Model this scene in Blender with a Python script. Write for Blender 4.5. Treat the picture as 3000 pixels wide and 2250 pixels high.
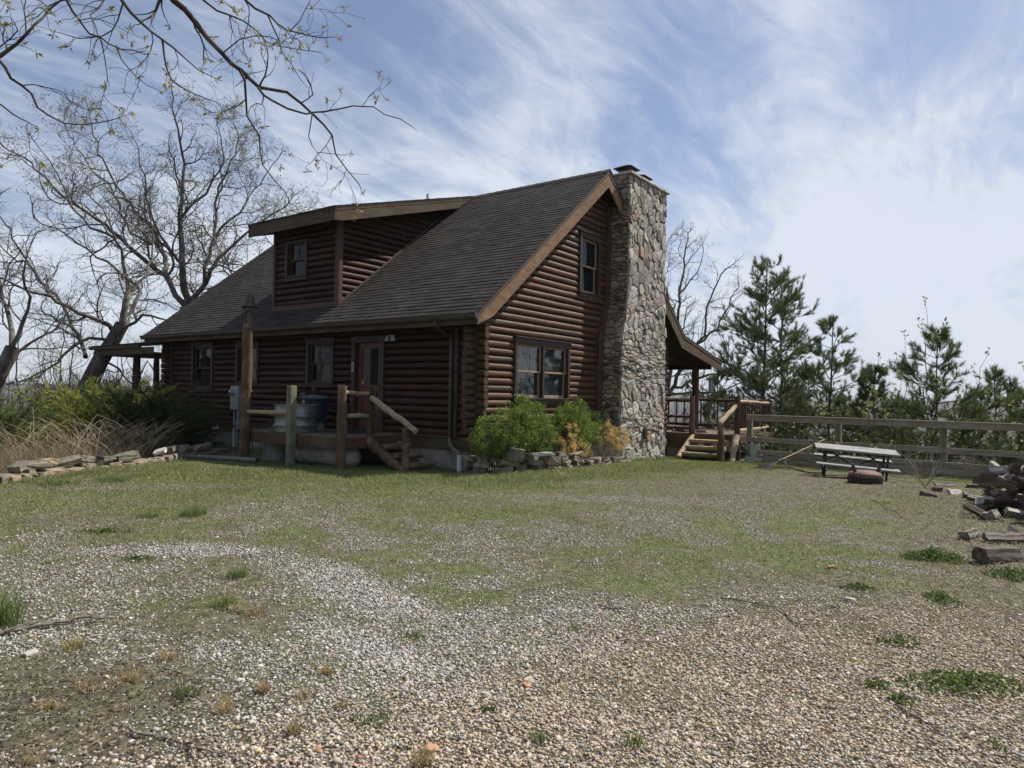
import bpy, math, random
import numpy as np
from mathutils import Vector, Matrix
R_ = math.radians
random.seed(7); rng = np.random.default_rng(7)
scene = bpy.context.scene
for o in list(bpy.data.objects): bpy.data.objects.remove(o)

# ------------------------------------------------------------------ camera
CP = np.array([-10.969, -9.0305, 1.538]); YAW, PIT, ROL, FPX = 0.6358238, 0.0137556, 0.0189574, 2032.69
_d = np.array([math.cos(PIT)*math.cos(YAW), math.cos(PIT)*math.sin(YAW), math.sin(PIT)])
_r0 = np.array([math.sin(YAW), -math.cos(YAW), 0.0]); _u0 = np.cross(_r0, _d)
_r = math.cos(ROL)*_r0 + math.sin(ROL)*_u0; _u = -math.sin(ROL)*_r0 + math.cos(ROL)*_u0
def at(px, py, depth):
    """world point seen at a place of the 3000x2250 photograph, at a depth in metres"""
    return CP + (_d + _r*(px-1500)/FPX - _u*(py-1125)/FPX)*depth
cd = bpy.data.cameras.new("camera"); cam = bpy.data.objects.new("camera", cd)
scene.collection.objects.link(cam); scene.camera = cam
cd.sensor_width = 36; cd.lens = FPX/3000*36; cd.clip_start = 0.05; cd.clip_end = 20000
M = Matrix(((_r[0], _u[0], -_d[0], CP[0]), (_r[1], _u[1], -_d[1], CP[1]), (_r[2], _u[2], -_d[2], CP[2]), (0, 0, 0, 1)))
cam.matrix_world = M

# ------------------------------------------------------------------ light
SUN = Vector((0.73, -0.33, 1.0)).normalized()
EL = math.asin(SUN.z); AZ = math.atan2(SUN.x, SUN.y)      # azimuth clockwise from +y
sl = bpy.data.lights.new("sun", 'SUN'); so = bpy.data.objects.new("sun", sl); scene.collection.objects.link(so)
sl.energy = 5.0; sl.angle = R_(0.6); sl.color = (1.0, 0.93, 0.83)
so.rotation_euler = SUN.to_track_quat('Z', 'Y').to_euler(); so.location = (0, 0, 60)
scene.view_settings.view_transform = 'Standard'; scene.view_settings.look = 'None'
scene.view_settings.gamma = 1; scene.view_settings.use_curve_mapping = False
scene.view_settings.exposure = 0.42
W = bpy.data.worlds.new("World"); scene.world = W; W.use_nodes = True
nt = W.node_tree; N = nt.nodes; L = nt.links; N.clear()
def nd(t, **k):
    n = N.new(t)
    for a, b in k.items(): setattr(n, a, b)
    return n
out = nd('ShaderNodeOutputWorld'); bg = nd('ShaderNodeBackground')
sky = nd('ShaderNodeTexSky'); sky.sky_type = 'NISHITA'; sky.sun_disc = False
sky.sun_elevation = EL; sky.sun_rotation = AZ; sky.altitude = 300; sky.dust_density = 1.0; sky.air_density = 1.0
tc = nd('ShaderNodeTexCoord'); sep = nd('ShaderNodeSeparateXYZ'); L.new(tc.outputs['Generated'], sep.inputs[0])
def mth(op, a, b=None, c=None, clamp=False):
    n = nd('ShaderNodeMath', operation=op); n.use_clamp = clamp
    for i, v in enumerate((a, b, c)):
        if v is None: continue
        if isinstance(v, (int, float)): n.inputs[i].default_value = v
        else: L.new(v, n.inputs[i])
    return n.outputs[0]
zc = mth('MAXIMUM', mth('ADD', sep.outputs[2], 0.24), 0.06)
cx = mth('DIVIDE', sep.outputs[0], zc); cy = mth('DIVIDE', sep.outputs[1], zc)
comb = nd('ShaderNodeCombineXYZ'); L.new(cx, comb.inputs[0]); L.new(cy, comb.inputs[1])
def wnoise(rot, sc, scale, detail, rough, dist, off=(0, 0, 0), lac=2.0):
    m = nd('ShaderNodeMapping'); m.inputs['Rotation'].default_value = (0, 0, R_(rot)); m.inputs['Scale'].default_value = sc
    m.inputs['Location'].default_value = off; L.new(comb.outputs[0], m.inputs[0])
    n = nd('ShaderNodeTexNoise'); n.inputs['Scale'].default_value = scale; n.inputs['Detail'].default_value = detail
    n.inputs['Roughness'].default_value = rough; n.inputs['Distortion'].default_value = dist; n.inputs['Lacunarity'].default_value = lac
    L.new(m.outputs[0], n.inputs[0]); return n.outputs[0]
def ramp(v, a, b, lo=0.0, hi=1.0, sm=True):
    n = nd('ShaderNodeMapRange'); n.interpolation_type = 'SMOOTHSTEP' if sm else 'LINEAR'
    for i, q in enumerate((a, b, lo, hi)): n.inputs[1+i].default_value = q
    L.new(v, n.inputs[0]); return n.outputs[0]
big = wnoise(25, (1, 1.3, 1), 0.95, 6, 0.55, 0.5, (3.1, 1.7, 0))
fib = wnoise(-18, (0.7, 1.5, 1), 2.5, 13, 0.63, 1.0, (0.4, 9.3, 2))
fine = wnoise(52, (0.8, 2.4, 1), 5.6, 12, 0.66, 0.9, (5.4, 2.3, 4))
def cloudbank(px, py, wid, amp):
    """a thicker or thinner stretch of cirrus in one direction of the sky"""
    v = _d+_r*(px-1500)/FPX-_u*(py-1125)/FPX; v = v/np.linalg.norm(v)
    dp = nd('ShaderNodeVectorMath', operation='DOT_PRODUCT'); L.new(tc.outputs['Generated'], dp.inputs[0]); dp.inputs[1].default_value = tuple(v)
    return ramp(dp.outputs['Value'], math.cos(R_(wid)), 1.0, 0.0, amp)
banks = [(2800, 330, 20, .12), (2500, 850, 16, .09), (1150, 560, 12, .14), (1150, 260, 10, -.08), (2000, 300, 9, -.05), (2150, 640, 7, -.06), (1600, 80, 10, .05), (2250, 120, 9, .05), (250, 330, 20, .05), (2650, 30, 6, -.10), (1650, 380, 8, .07), (1900, 750, 8, .04)]
gr = ramp(sep.outputs[2], 0.0, 0.35, 0.10, 0.0)
s1 = mth('ADD', mth('ADD', mth('MULTIPLY', big, 0.50), mth('MULTIPLY', fib, 0.62)), mth('MULTIPLY', fine, 0.26))
s2 = mth('ADD', s1, gr)
for bk in banks: s2 = mth('ADD', s2, cloudbank(*bk))
cl = ramp(s2, 0.56, 0.88, 0.14, .95, sm=False)
shade = wnoise(-10, (0.7, 1.6, 1), 0.8, 6, 0.5, 0.3, (7, 7, 1))
mixc = nd('ShaderNodeMix', data_type='RGBA'); mixc.inputs[6].default_value = (4.7, 5.5, 7.0, 1); mixc.inputs[7].default_value = (7.5, 8.1, 9.0, 1)
L.new(ramp(mth('ADD', mth('MULTIPLY', cl, 0.8), mth('MULTIPLY', shade, 0.6)), 0.35, 1.05), mixc.inputs[0])
blu = nd('ShaderNodeMix', data_type='RGBA', blend_type='MULTIPLY'); blu.inputs[0].default_value = 1.0
L.new(sky.outputs[0], blu.inputs[6]); blu.inputs[7].default_value = (1.10, 1.07, 1.17, 1)
mx = nd('ShaderNodeMix', data_type='RGBA'); L.new(cl, mx.inputs[0]); L.new(blu.outputs[2], mx.inputs[6]); L.new(mixc.outputs[2], mx.inputs[7])
L.new(mx.outputs[2], bg.inputs[0]); bg.inputs[1].default_value = 0.074; L.new(bg.outputs[0], out.inputs[0])
W.cycles.sampling_method = 'MANUAL'; W.cycles.sample_map_resolution = 512

# ------------------------------------------------------------------ helpers: noise, materials, meshes
def ss(a, b, x): t = np.clip((np.asarray(x, float)-a)/(b-a), 0, 1); return t*t*(3-2*t)
def _h(i, j, s): v = np.sin(i*127.1 + j*311.7 + s*74.7)*43758.5453; return v-np.floor(v)
def vn(x, y, s=0):
    x = np.asarray(x, float); y = np.asarray(y, float); i = np.floor(x); j = np.floor(y); f = x-i; g = y-j
    f = f*f*(3-2*f); g = g*g*(3-2*g)
    return (_h(i, j, s)*(1-f)+_h(i+1, j, s)*f)*(1-g)+(_h(i, j+1, s)*(1-f)+_h(i+1, j+1, s)*f)*g
def fbm(x, y, s=0, o=4):
    r = 0; a = .5; t = 0
    for k in range(o): r = r+a*vn(np.asarray(x)*2**k, np.asarray(y)*2**k, s+k*13); t += a; a *= .5
    return r/t

def mat(name, c1, c2, scale=(6, 6, 6), rough=0.8, bump=0.3, detail=6, c3=None, s3=1.2, lo=.35, hi=.65, spec=0.3, metal=0.0, vcol=False, bdist=0.01, dist=0.3):
    """procedural surface: two colours mixed by stretched noise, an optional third in large patches"""
    m = bpy.data.materials.new(name); m.use_nodes = True; t = m.node_tree; n = t.nodes; l = t.links
    b = n['Principled BSDF']; b.inputs['Roughness'].default_value = rough; b.inputs['Metallic'].default_value = metal
    b.inputs['Specular IOR Level'].default_value = spec
    co = n.new('ShaderNodeTexCoord'); mp = n.new('ShaderNodeMapping'); mp.inputs['Scale'].default_value = scale; l.new(co.outputs['Object'], mp.inputs[0])
    nz = n.new('ShaderNodeTexNoise'); nz.inputs['Scale'].default_value = 1; nz.inputs['Detail'].default_value = detail; nz.inputs['Roughness'].default_value = .62
    nz.inputs['Distortion'].default_value = dist; l.new(mp.outputs[0], nz.inputs[0])
    r = n.new('ShaderNodeMapRange'); r.inputs[1].default_value = lo; r.inputs[2].default_value = hi; l.new(nz.outputs[0], r.inputs[0])
    mx = n.new('ShaderNodeMix'); mx.data_type = 'RGBA'; mx.inputs[6].default_value = (*c1, 1); mx.inputs[7].default_value = (*c2, 1); l.new(r.outputs[0], mx.inputs[0])
    col = mx.outputs[2]
    if c3 is not None:
        z = n.new('ShaderNodeTexNoise'); z.inputs['Scale'].default_value = s3; z.inputs['Detail'].default_value = 5; z.inputs['Roughness'].default_value = .65; l.new(co.outputs['Object'], z.inputs[0])
        r2 = n.new('ShaderNodeMapRange'); r2.inputs[1].default_value = .50; r2.inputs[2].default_value = .66; l.new(z.outputs[0], r2.inputs[0])
        m2 = n.new('ShaderNodeMix'); m2.data_type = 'RGBA'; l.new(r2.outputs[0], m2.inputs[0]); l.new(col, m2.inputs[6]); m2.inputs[7].default_value = (*c3, 1); col = m2.outputs[2]
    if vcol:
        a = n.new('ShaderNodeAttribute'); a.attribute_name = 'col'
        m3 = n.new('ShaderNodeMix'); m3.data_type = 'RGBA'; m3.blend_type = 'MULTIPLY'; m3.inputs[0].default_value = 1; l.new(a.outputs[0], m3.inputs[6]); l.new(col, m3.inputs[7]); col = m3.outputs[2]
    l.new(col, b.inputs['Base Color'])
    if bump:
        bm = n.new('ShaderNodeBump'); bm.inputs['Strength'].default_value = bump; bm.inputs['Distance'].default_value = bdist; l.new(nz.outputs[0], bm.inputs['Height']); l.new(bm.outputs[0], b.inputs['Normal'])
    return m

def leafmat(name, tr=0.35, rough=.55):
    m = bpy.data.materials.new(name); m.use_nodes = True; t = m.node_tree; n = t.nodes; l = t.links
    b = n['Principled BSDF']; b.inputs['Roughness'].default_value = rough; b.inputs['Specular IOR Level'].default_value = .25
    a = n.new('ShaderNodeAttribute'); a.attribute_name = 'col'; l.new(a.outputs[0], b.inputs['Base Color'])
    tl = n.new('ShaderNodeBsdfTranslucent'); l.new(a.outputs[0], tl.inputs[0]); mx = n.new('ShaderNodeMixShader'); mx.inputs[0].default_value = tr
    l.new(b.outputs[0], mx.inputs[1]); l.new(tl.outputs[0], mx.inputs[2]); l.new(mx.outputs[0], n['Material Output'].inputs[0]); return m

def glassmat(name, c=(.012, .014, .017), rough=.02, spec=.5):
    m = bpy.data.materials.new(name); m.use_nodes = True; n = m.node_tree.nodes; l = m.node_tree.links; b = n['Principled BSDF']
    b.inputs['Base Color'].default_value = (*c, 1); b.inputs['Roughness'].default_value = rough; b.inputs['Specular IOR Level'].default_value = spec
    z = n.new('ShaderNodeTexNoise'); z.inputs['Scale'].default_value = 2.2; z.inputs['Detail'].default_value = 2
    bm = n.new('ShaderNodeBump'); bm.inputs['Strength'].default_value = .05; bm.inputs['Distance'].default_value = .02; l.new(z.outputs[0], bm.inputs['Height']); l.new(bm.outputs[0], b.inputs['Normal'])
    return m

COL = scene.collection
def tag(o, label=None, cat=None, group=None, kind=None):
    if label: o['label'] = label
    if cat: o['category'] = cat
    if group: o['group'] = group
    if kind: o['kind'] = kind
    return o
def thing(name, loc, label, cat, group=None):
    o = bpy.data.objects.new(name, None); o.location = tuple(float(v) for v in loc); o.empty_display_size = .1
    COL.objects.link(o); return tag(o, label, cat, group)
def root_of(p):
    while p.parent: p = p.parent
    return p
class MB:
    def __init__(s): s.v = []; s.f = []; s.c = []; s.mi = []
    def add(s, vs, fs, col=None, mi=0):
        b = len(s.v); s.v.extend([tuple(map(float, v)) for v in vs]); s.f.extend([tuple(i+b for i in f) for f in fs]); s.mi.extend([mi]*len(fs))
        s.c.extend([col or (1, 1, 1)]*len(vs)); return s
    def box(s, a, b, col=None, mi=0):
        x0, y0, z0 = (min(a[i], b[i]) for i in range(3)); x1, y1, z1 = (max(a[i], b[i]) for i in range(3))
        return s.add([(x0, y0, z0), (x1, y0, z0), (x1, y1, z0), (x0, y1, z0), (x0, y0, z1), (x1, y0, z1), (x1, y1, z1), (x0, y1, z1)],
                     [(0, 3, 2, 1), (4, 5, 6, 7), (0, 1, 5, 4), (1, 2, 6, 5), (2, 3, 7, 6), (3, 0, 4, 7)], col, mi)
    def beam(s, p, q, w, h, up=(0, 0, 1), col=None, mi=0):
        p = Vector(p); q = Vector(q); d = (q-p).normalized(); up = Vector(up); sd = d.cross(up).normalized(); u = sd.cross(d).normalized()
        vs = [p+sd*a*w/2+u*b*h/2 for a, b in ((-1, -1), (1, -1), (1, 1), (-1, 1))]+[q+sd*a*w/2+u*b*h/2 for a, b in ((-1, -1), (1, -1), (1, 1), (-1, 1))]
        return s.add(vs, [(0, 1, 2, 3), (7, 6, 5, 4), (0, 4, 5, 1), (1, 5, 6, 2), (2, 6, 7, 3), (3, 7, 4, 0)], col, mi)
    def tube(s, pts, rad, n=10, cap=True, wob=0.0, col=None, mi=0, rs=None):
        pts = [Vector(p) for p in pts]; m = len(pts)
        if not hasattr(rad, '__len__'): rad = [rad]*m
        b = len(s.v); ref = None; rr = random.Random(rs if rs is not None else len(s.v)); ph = [rr.uniform(-wob, wob) for _ in range(n)]
        for i, p in enumerate(pts):
            t = (pts[min(i+1, m-1)]-pts[max(i-1, 0)]).normalized()
            if ref is None: ref = Vector((0, 0, 1)) if abs(t.z) < .9 else Vector((1, 0, 0))
            a = t.cross(ref).normalized(); c = t.cross(a).normalized(); ref = -c if False else ref
            for k in range(n):
                an = 2*math.pi*k/n; r = rad[i]*(1+ph[k]+rr.uniform(-wob, wob)*.5)
                q = p+(a*math.cos(an)+c*math.sin(an))*r; s.v.append(tuple(q)); s.c.append(col or (1, 1, 1))
        for i in range(m-1):
            for k in range(n):
                k2 = (k+1) % n; s.f.append((b+i*n+k, b+i*n+k2, b+(i+1)*n+k2, b+(i+1)*n+k)); s.mi.append(mi)
        if cap:
            s.f.append(tuple(b+k for k in range(n))[::-1]); s.mi.append(mi); s.f.append(tuple(b+(m-1)*n+k for k in range(n))); s.mi.append(mi)
        return s
    def lathe(s, prof, c, n=24, col=None, mi=0, sx=1, sy=1):
        b = len(s.v)
        for r, z in prof:
            for k in range(n):
                a = 2*math.pi*k/n; s.v.append((c[0]+r*sx*math.cos(a), c[1]+r*sy*math.sin(a), c[2]+z)); s.c.append(col or (1, 1, 1))
        for i in range(len(prof)-1):
            for k in range(n):
                k2 = (k+1) % n; s.f.append((b+i*n+k, b+i*n+k2, b+(i+1)*n+k2, b+(i+1)*n+k)); s.mi.append(mi)
        if prof[0][0] > 1e-4: s.f.append(tuple(b+k for k in range(n))[::-1]); s.mi.append(mi)
        if prof[-1][0] > 1e-4: s.f.append(tuple(b+(len(prof)-1)*n+k for k in range(n))); s.mi.append(mi)
        return s
    def prism(s, poly, axis, a, b, col=None, mi=0):
        """polygon in the other two axes, extruded along axis from a to b"""
        n = len(poly); mk = {0: lambda u, v, w: (w, u, v), 1: lambda u, v, w: (u, w, v), 2: lambda u, v, w: (u, v, w)}[axis]
        vs = [mk(u, v, a) for u, v in poly]+[mk(u, v, b) for u, v in poly]
        return s.add(vs, [tuple(range(n))[::-1], tuple(range(n, 2*n))]+[(i, (i+1) % n, (i+1) % n+n, i+n) for i in range(n)], col, mi)
    def build(s, name, m, parent=None, smooth=False, bevel=0.0, origin=None, vcol=False, ang=40):
        org = Vector((0, 0, 0))
        if parent is not None: org = root_of(parent).location
        elif origin is not None: org = Vector([float(v) for v in origin])
        me = bpy.data.meshes.new(name); me.from_pydata([(v[0]-org.x, v[1]-org.y, v[2]-org.z) for v in s.v], [], s.f)
        for q in (m if isinstance(m, (list, tuple)) else [m]): me.materials.append(q)
        if isinstance(m, (list, tuple)): me.polygons.foreach_set('material_index', s.mi)
        if vcol:
            at_ = me.color_attributes.new('col', 'FLOAT_COLOR', 'POINT'); at_.data.foreach_set('color', np.c_[np.array(s.c, float), np.ones(len(s.c))].ravel())
        if smooth: me.polygons.foreach_set('use_smooth', [True]*len(s.f))
        me.validate(); me.update()
        o = bpy.data.objects.new(name, me); COL.objects.link(o)
        if smooth:
            try: me.set_sharp_from_angle(angle=R_(ang))
            except Exception: pass
        if parent is not None: o.parent = parent
        elif origin is not None: o.location = org
        if bevel:
            bv = o.modifiers.new('bevel', 'BEVEL'); bv.width = bevel; bv.segments = 2; bv.limit_method = 'ANGLE'; bv.angle_limit = R_(40)
        return o
def npmesh(name, V, F, m, cols=None, parent=None, origin=None, smooth=False, size=4):
    """big mesh from arrays; F is (n,size)"""
    org = np.zeros(3)
    if parent is not None: org = np.array(root_of(parent).location)
    elif origin is not None: org = np.array(origin, float)
    V = np.asarray(V, np.float32)-org.astype(np.float32); F = np.asarray(F, np.int32); k = F.shape[1]
    me = bpy.data.meshes.new(name); me.vertices.add(len(V)); me.vertices.foreach_set('co', V.ravel())
    me.loops.add(F.size); me.loops.foreach_set('vertex_index', F.ravel()); me.polygons.add(len(F))
    me.polygons.foreach_set('loop_start', np.arange(0, F.size, k, dtype=np.int32)); me.polygons.foreach_set('loop_total', np.full(len(F), k, np.int32))
    if smooth: me.polygons.foreach_set('use_smooth', np.ones(len(F), bool))
    me.materials.append(m)
    if cols is not None:
        a = me.color_attributes.new('col', 'FLOAT_COLOR', 'POINT'); cc = np.ones((len(V), 4), np.float32); cc[:, :3] = cols; a.data.foreach_set('color', cc.ravel())
    me.update(); me.validate()
    o = bpy.data.objects.new(name, me); COL.objects.link(o)
    if parent is not None: o.parent = parent
    elif origin is not None: o.location = tuple(float(v) for v in org)
    return o
def copy_thing(o, loc, rz=0, sc=1, label=None):
    c = o.copy(); COL.objects.link(c); c.location = tuple(float(v) for v in loc); c.rotation_euler = (0, 0, rz); c.scale = (sc, sc, sc) if not hasattr(sc, '__len__') else sc
    if label: c['label'] = label
    for ch in list(o.children):
        d = ch.copy(); COL.objects.link(d); d.parent = c
        for g in list(ch.children):
            e = g.copy(); COL.objects.link(e); e.parent = d
    return c

# ------------------------------------------------------------------ terrain
def tz(x, y):
    x = np.asarray(x, float); y = np.asarray(y, float)
    z = -.31*ss(1, 9.5, x) - .05*ss(-2, 3, x)*ss(-1, 3, y)*0 - .06*ss(3, 9, y)*ss(1.5, -1.0, x) - .055*ss(-4.2, -2.2, x)*ss(-2, .5, y)*ss(1, 0, x)
    d = np.maximum(0, np.maximum(x-13.4, y-17.5)); d = np.maximum(d, np.where(y < -2.2, x-10.2, 0))
    d = np.maximum(d, np.where(x < -1.8, y-12.5, 0))
    z = z-np.where(d > 0, 48*(1-np.exp(-np.maximum(d, 0)*.32/48)), 0)
    return z
def gnd(x, y):
    """ground with its small bumps"""
    r = np.hypot(np.asarray(x)-CP[0], np.asarray(y)-CP[1])
    return tz(x, y)+(fbm(np.asarray(x)*.55, np.asarray(y)*.55, 3)-.5)*.09+(fbm(np.asarray(x)*2.3, np.asarray(y)*2.3, 5)-.5)*.035
def seg_d(x, y, pts):
    d = np.full(np.shape(x), 1e9)
    for (ax, ay), (bx, by) in zip(pts[:-1], pts[1:]):
        vx, vy = bx-ax, by-ay; t = np.clip(((x-ax)*vx+(y-ay)*vy)/(vx*vx+vy*vy), 0, 1); d = np.minimum(d, np.hypot(x-ax-t*vx, y-ay-t*vy))
    return d
def blob(x, y, cx, cy, rx, ry, a=0):
    c, s = math.cos(R_(a)), math.sin(R_(a)); u = (x-cx)*c+(y-cy)*s; v = -(x-cx)*s+(y-cy)*c
    return np.clip(1.25-np.hypot(u/rx, v/ry), 0, 1)
LAWN = [(-4.6, 4.4), (-3.6, 2.3), (-2.3, .4), (-.9, -1.6), (2, -2.0), (6, -2.2), (8, -3.0)]
def cover(x, y):
    """grass, soil, leaf litter, tan stones (0..1) at a place on the ground"""
    x = np.asarray(x, float); y = np.asarray(y, float)
    d = seg_d(x, y, LAWN); n1 = fbm(x*.8, y*.8, 21); n2 = fbm(x*2.2, y*2.2, 31); n3 = fbm(x*.45+7, y*.45, 41)
    g = ss(2.1, .5, d+(n2-.5)*1.6)                                   # lawn in front of the deck
    n5 = fbm(x*5.5, y*5.5, 91, 3)
    patch = ss(8.5, 1.2, d)*(.40+.95*ss(.34, .66, n1*.45+n2*.30+n5*.25))*.58
    patch = np.maximum(patch, (.20+.5*ss(.40, .66, n1*.35+n2*.35+n5*.30))*ss(12, 5, d))
    patch = patch*(1-.88*blob(x, y, 3.0, -5.6, 5.2, 1.7, -8))
    g = np.maximum(g, patch)
    g = g*(1-.8*blob(x, y, -.3, -3.2, 1.6, .5, -50))*(1-.7*blob(x, y, 3.8, -4.2, 2.2, .7, -30))
    rc = np.hypot(x-CP[0], y-CP[1])
    soil = np.maximum((.50+.45*ss(.36, .60, fbm(x*.7+3, y*.7, 51)*.55+n2*.45))*(.35+.65*ss(3.6, 6.0, rc+(n1-.5)*2)), blob(x, y, -8.35, -4.75, 1.15, .75, -55)*1.15)
    soil = np.maximum(soil, .85*blob(x, y, -7.6, -7.5, .35, .8, 10)); soil = np.maximum(soil, .6*blob(x, y, -6.2, -2.3, 1.2, 1.1, 0))
    soil = np.maximum(soil, .9*ss(1.5, .6, np.abs(y+9.3-(x-2)*.02)+.0*x)*ss(-5.2, -3.4, x))
    leaf = np.maximum(blob(x, y, -9.6, -5.3, .75, 1.0, 20), blob(x, y, -2.3, -8.9, 2.4, .9, 5))
    leaf = np.maximum(leaf, blob(x, y, -5.0, -7.9, .8, .35, 20)); leaf = np.maximum(leaf, blob(x, y, 3.5, -7.9, 2.3, .8, -12)*.9)
    leaf = np.maximum(leaf, blob(x, y, -5.2, 4.3, 2.6, .5, 22)*1.1)
    leaf = np.maximum(leaf, blob(x, y, .8, -8.5, 3.2, .9, 0)*.9)
    leaf = leaf*ss(.28, .52, n2)
    track = np.maximum(blob(x, y, -7.5, -2.7, 1.0, .32, -47), blob(x, y, -7.3, -4.7, 1.5, .36, 80)); track = np.maximum(track, blob(x, y, -8.15, -6.4, 1.3, .26, 82))
    track = np.maximum(track, blob(x, y, -8.5, -7.2, .9, .5, -40)); track = np.maximum(track, .8*blob(x, y, -5.6, 1.6, 1.6, .3, -40)); track = np.maximum(track, .7*blob(x, y, -1.6, -4.1, 1.8, .35, -55))
    track = np.clip(track*(.55+.9*ss(.3, .6, n2)), 0, 1)
    tan = ss(-6.3, -7.6, y+(x+7.0)*.45+(n3-.5)*1.0)
    soil = soil*(1-track)*(1-.55*tan*ss(6.5, 4.5, rc)); g = g*(1-.75*track)
    g = g*(1-.6*np.clip(leaf, 0, 1))
    return np.clip(g, 0, 1), np.clip(soil, 0, 1), np.clip(leaf, 0, 1), np.clip(tan, 0, 1)
# ------------------------------------------------------------------ ground sheet
def axis(lo, hi, st, far, g=1.09):
    a = list(np.arange(lo, hi+1e-6, st)); s = st; v = hi
    while v < far: s *= g; v += s; a.append(v)
    s = st; v = lo; b = []
    while v > -far: s *= g; v -= s; b.append(v)
    return np.array(b[::-1]+a)
gx = axis(-10.5, 12.5, .075, 5200); gy = axis(-10.5, 8.5, .075, 5200)
X, Y = np.meshgrid(gx, gy, indexing='ij'); Z = gnd(X, Y)
nx, ny = X.shape
idx = np.arange(nx*ny).reshape(nx, ny)
F4 = np.stack([idx[:-1, :-1], idx[1:, :-1], idx[1:, 1:], idx[:-1, 1:]], -1).reshape(-1, 4)
g_, s_, l_, t_ = cover(X.ravel(), Y.ravel())
gm = bpy.data.materials.new('ground'); gm.use_nodes = True
def ground_material(m):
    t = m.node_tree; n = t.nodes; l = t.links; b = n['Principled BSDF']; b.inputs['Roughness'].default_value = .95; b.inputs['Specular IOR Level'].default_value = .15
    co = n.new('ShaderNodeTexCoord'); P = co.outputs['Object']
    def noise(sc, det=5, r=.6, d=0):
        z = n.new('ShaderNodeTexNoise'); z.inputs['Scale'].default_value = sc; z.inputs['Detail'].default_value = det; z.inputs['Roughness'].default_value = r; z.inputs['Distortion'].default_value = d; l.new(P, z.inputs[0]); return z.outputs[0]
    def mr(v, a, b_, c=0, d=1):
        z = n.new('ShaderNodeMapRange'); l.new(v, z.inputs[0])
        for i, q in enumerate((a, b_, c, d)): z.inputs[1+i].default_value = q
        return z.outputs[0]
    def mix(f, a, b_, bt='MIX'):
        z = n.new('ShaderNodeMix'); z.data_type = 'RGBA'; z.blend_type = bt
        for i, q in ((0, f), (6, a), (7, b_)):
            if isinstance(q, (int, float)): z.inputs[i].default_value = q
            elif isinstance(q, tuple): z.inputs[i].default_value = (*q, 1)
            else: l.new(q, z.inputs[i])
        return z.outputs[2]
    def ma(op, a, b_):
        z = n.new('ShaderNodeMath'); z.operation = op
        for i, q in enumerate((a, b_)):
            if isinstance(q, (int, float)): z.inputs[i].default_value = q
            else: l.new(q, z.inputs[i])
        return z.outputs[0]
    at_ = n.new('ShaderNodeAttribute'); at_.attribute_name = 'col'; sp = n.new('ShaderNodeSeparateColor'); l.new(at_.outputs[0], sp.inputs[0]); G, S, T = sp.outputs
    vo = n.new('ShaderNodeTexVoronoi'); vo.inputs['Scale'].default_value = 50; l.new(P, vo.inputs[0])
    vs = n.new('ShaderNodeSeparateColor'); l.new(vo.outputs['Color'], vs.inputs[0])
    peb = mix(vs.outputs[0], (.22, .21, .185), (.54, .52, .475)); pt = mix(vs.outputs[0], (.23, .17, .11), (.54, .42, .29)); peb = mix(T, peb, pt)
    gap = mr(vo.outputs['Distance'], .25, .62); peb = mix(gap, peb, (.045, .038, .030))
    dirt = mix(mr(noise(9), .35, .65), (.050, .045, .029), (.138, .124, .082))
    moss = mix(mr(noise(22, 4), .35, .65), (.050, .075, .022), (.150, .180, .065))
    sel = ma('GREATER_THAN', ma('ADD', vs.outputs[1], ma('MULTIPLY', ma('SUBTRACT', noise(3, 6), .5), 1.0)), ma('ADD', ma('MULTIPLY', S, .75), .22))
    base = mix(sel, dirt, peb)
    gsel = mr(ma('ADD', ma('MULTIPLY', noise(16, 6, .7), 1.0), ma('MULTIPLY', G, .62)), .64, .92)
    base = mix(gsel, base, moss)
    far = n.new('ShaderNodeVectorMath'); far.operation = 'LENGTH'; l.new(P, far.inputs[0])
    wood = mix(mr(noise(.05, 8, .7), .35, .65), (.045, .038, .030), (.085, .072, .052))
    base = mix(mr(far.outputs['Value'], 17, 24), base, wood)
    l.new(base, b.inputs['Base Color'])
    h = ma('SUBTRACT', ma('MULTIPLY', noise(30, 4), .5), ma('MULTIPLY', vo.outputs['Distance'], sel))
    bm = n.new('ShaderNodeBump'); bm.inputs['Strength'].default_value = .9; bm.inputs['Distance'].default_value = .02; l.new(h, bm.inputs['Height']); l.new(bm.outputs[0], b.inputs['Normal'])
ground_material(gm)
go = npmesh('ground', np.stack([X.ravel(), Y.ravel(), Z.ravel()], 1), F4, gm, np.stack([g_, np.clip(s_+l_, 0, 1), t_], 1), smooth=True)
tag(go, 'gravel and thin grass clearing around the log cabin', kind='structure')

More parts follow.
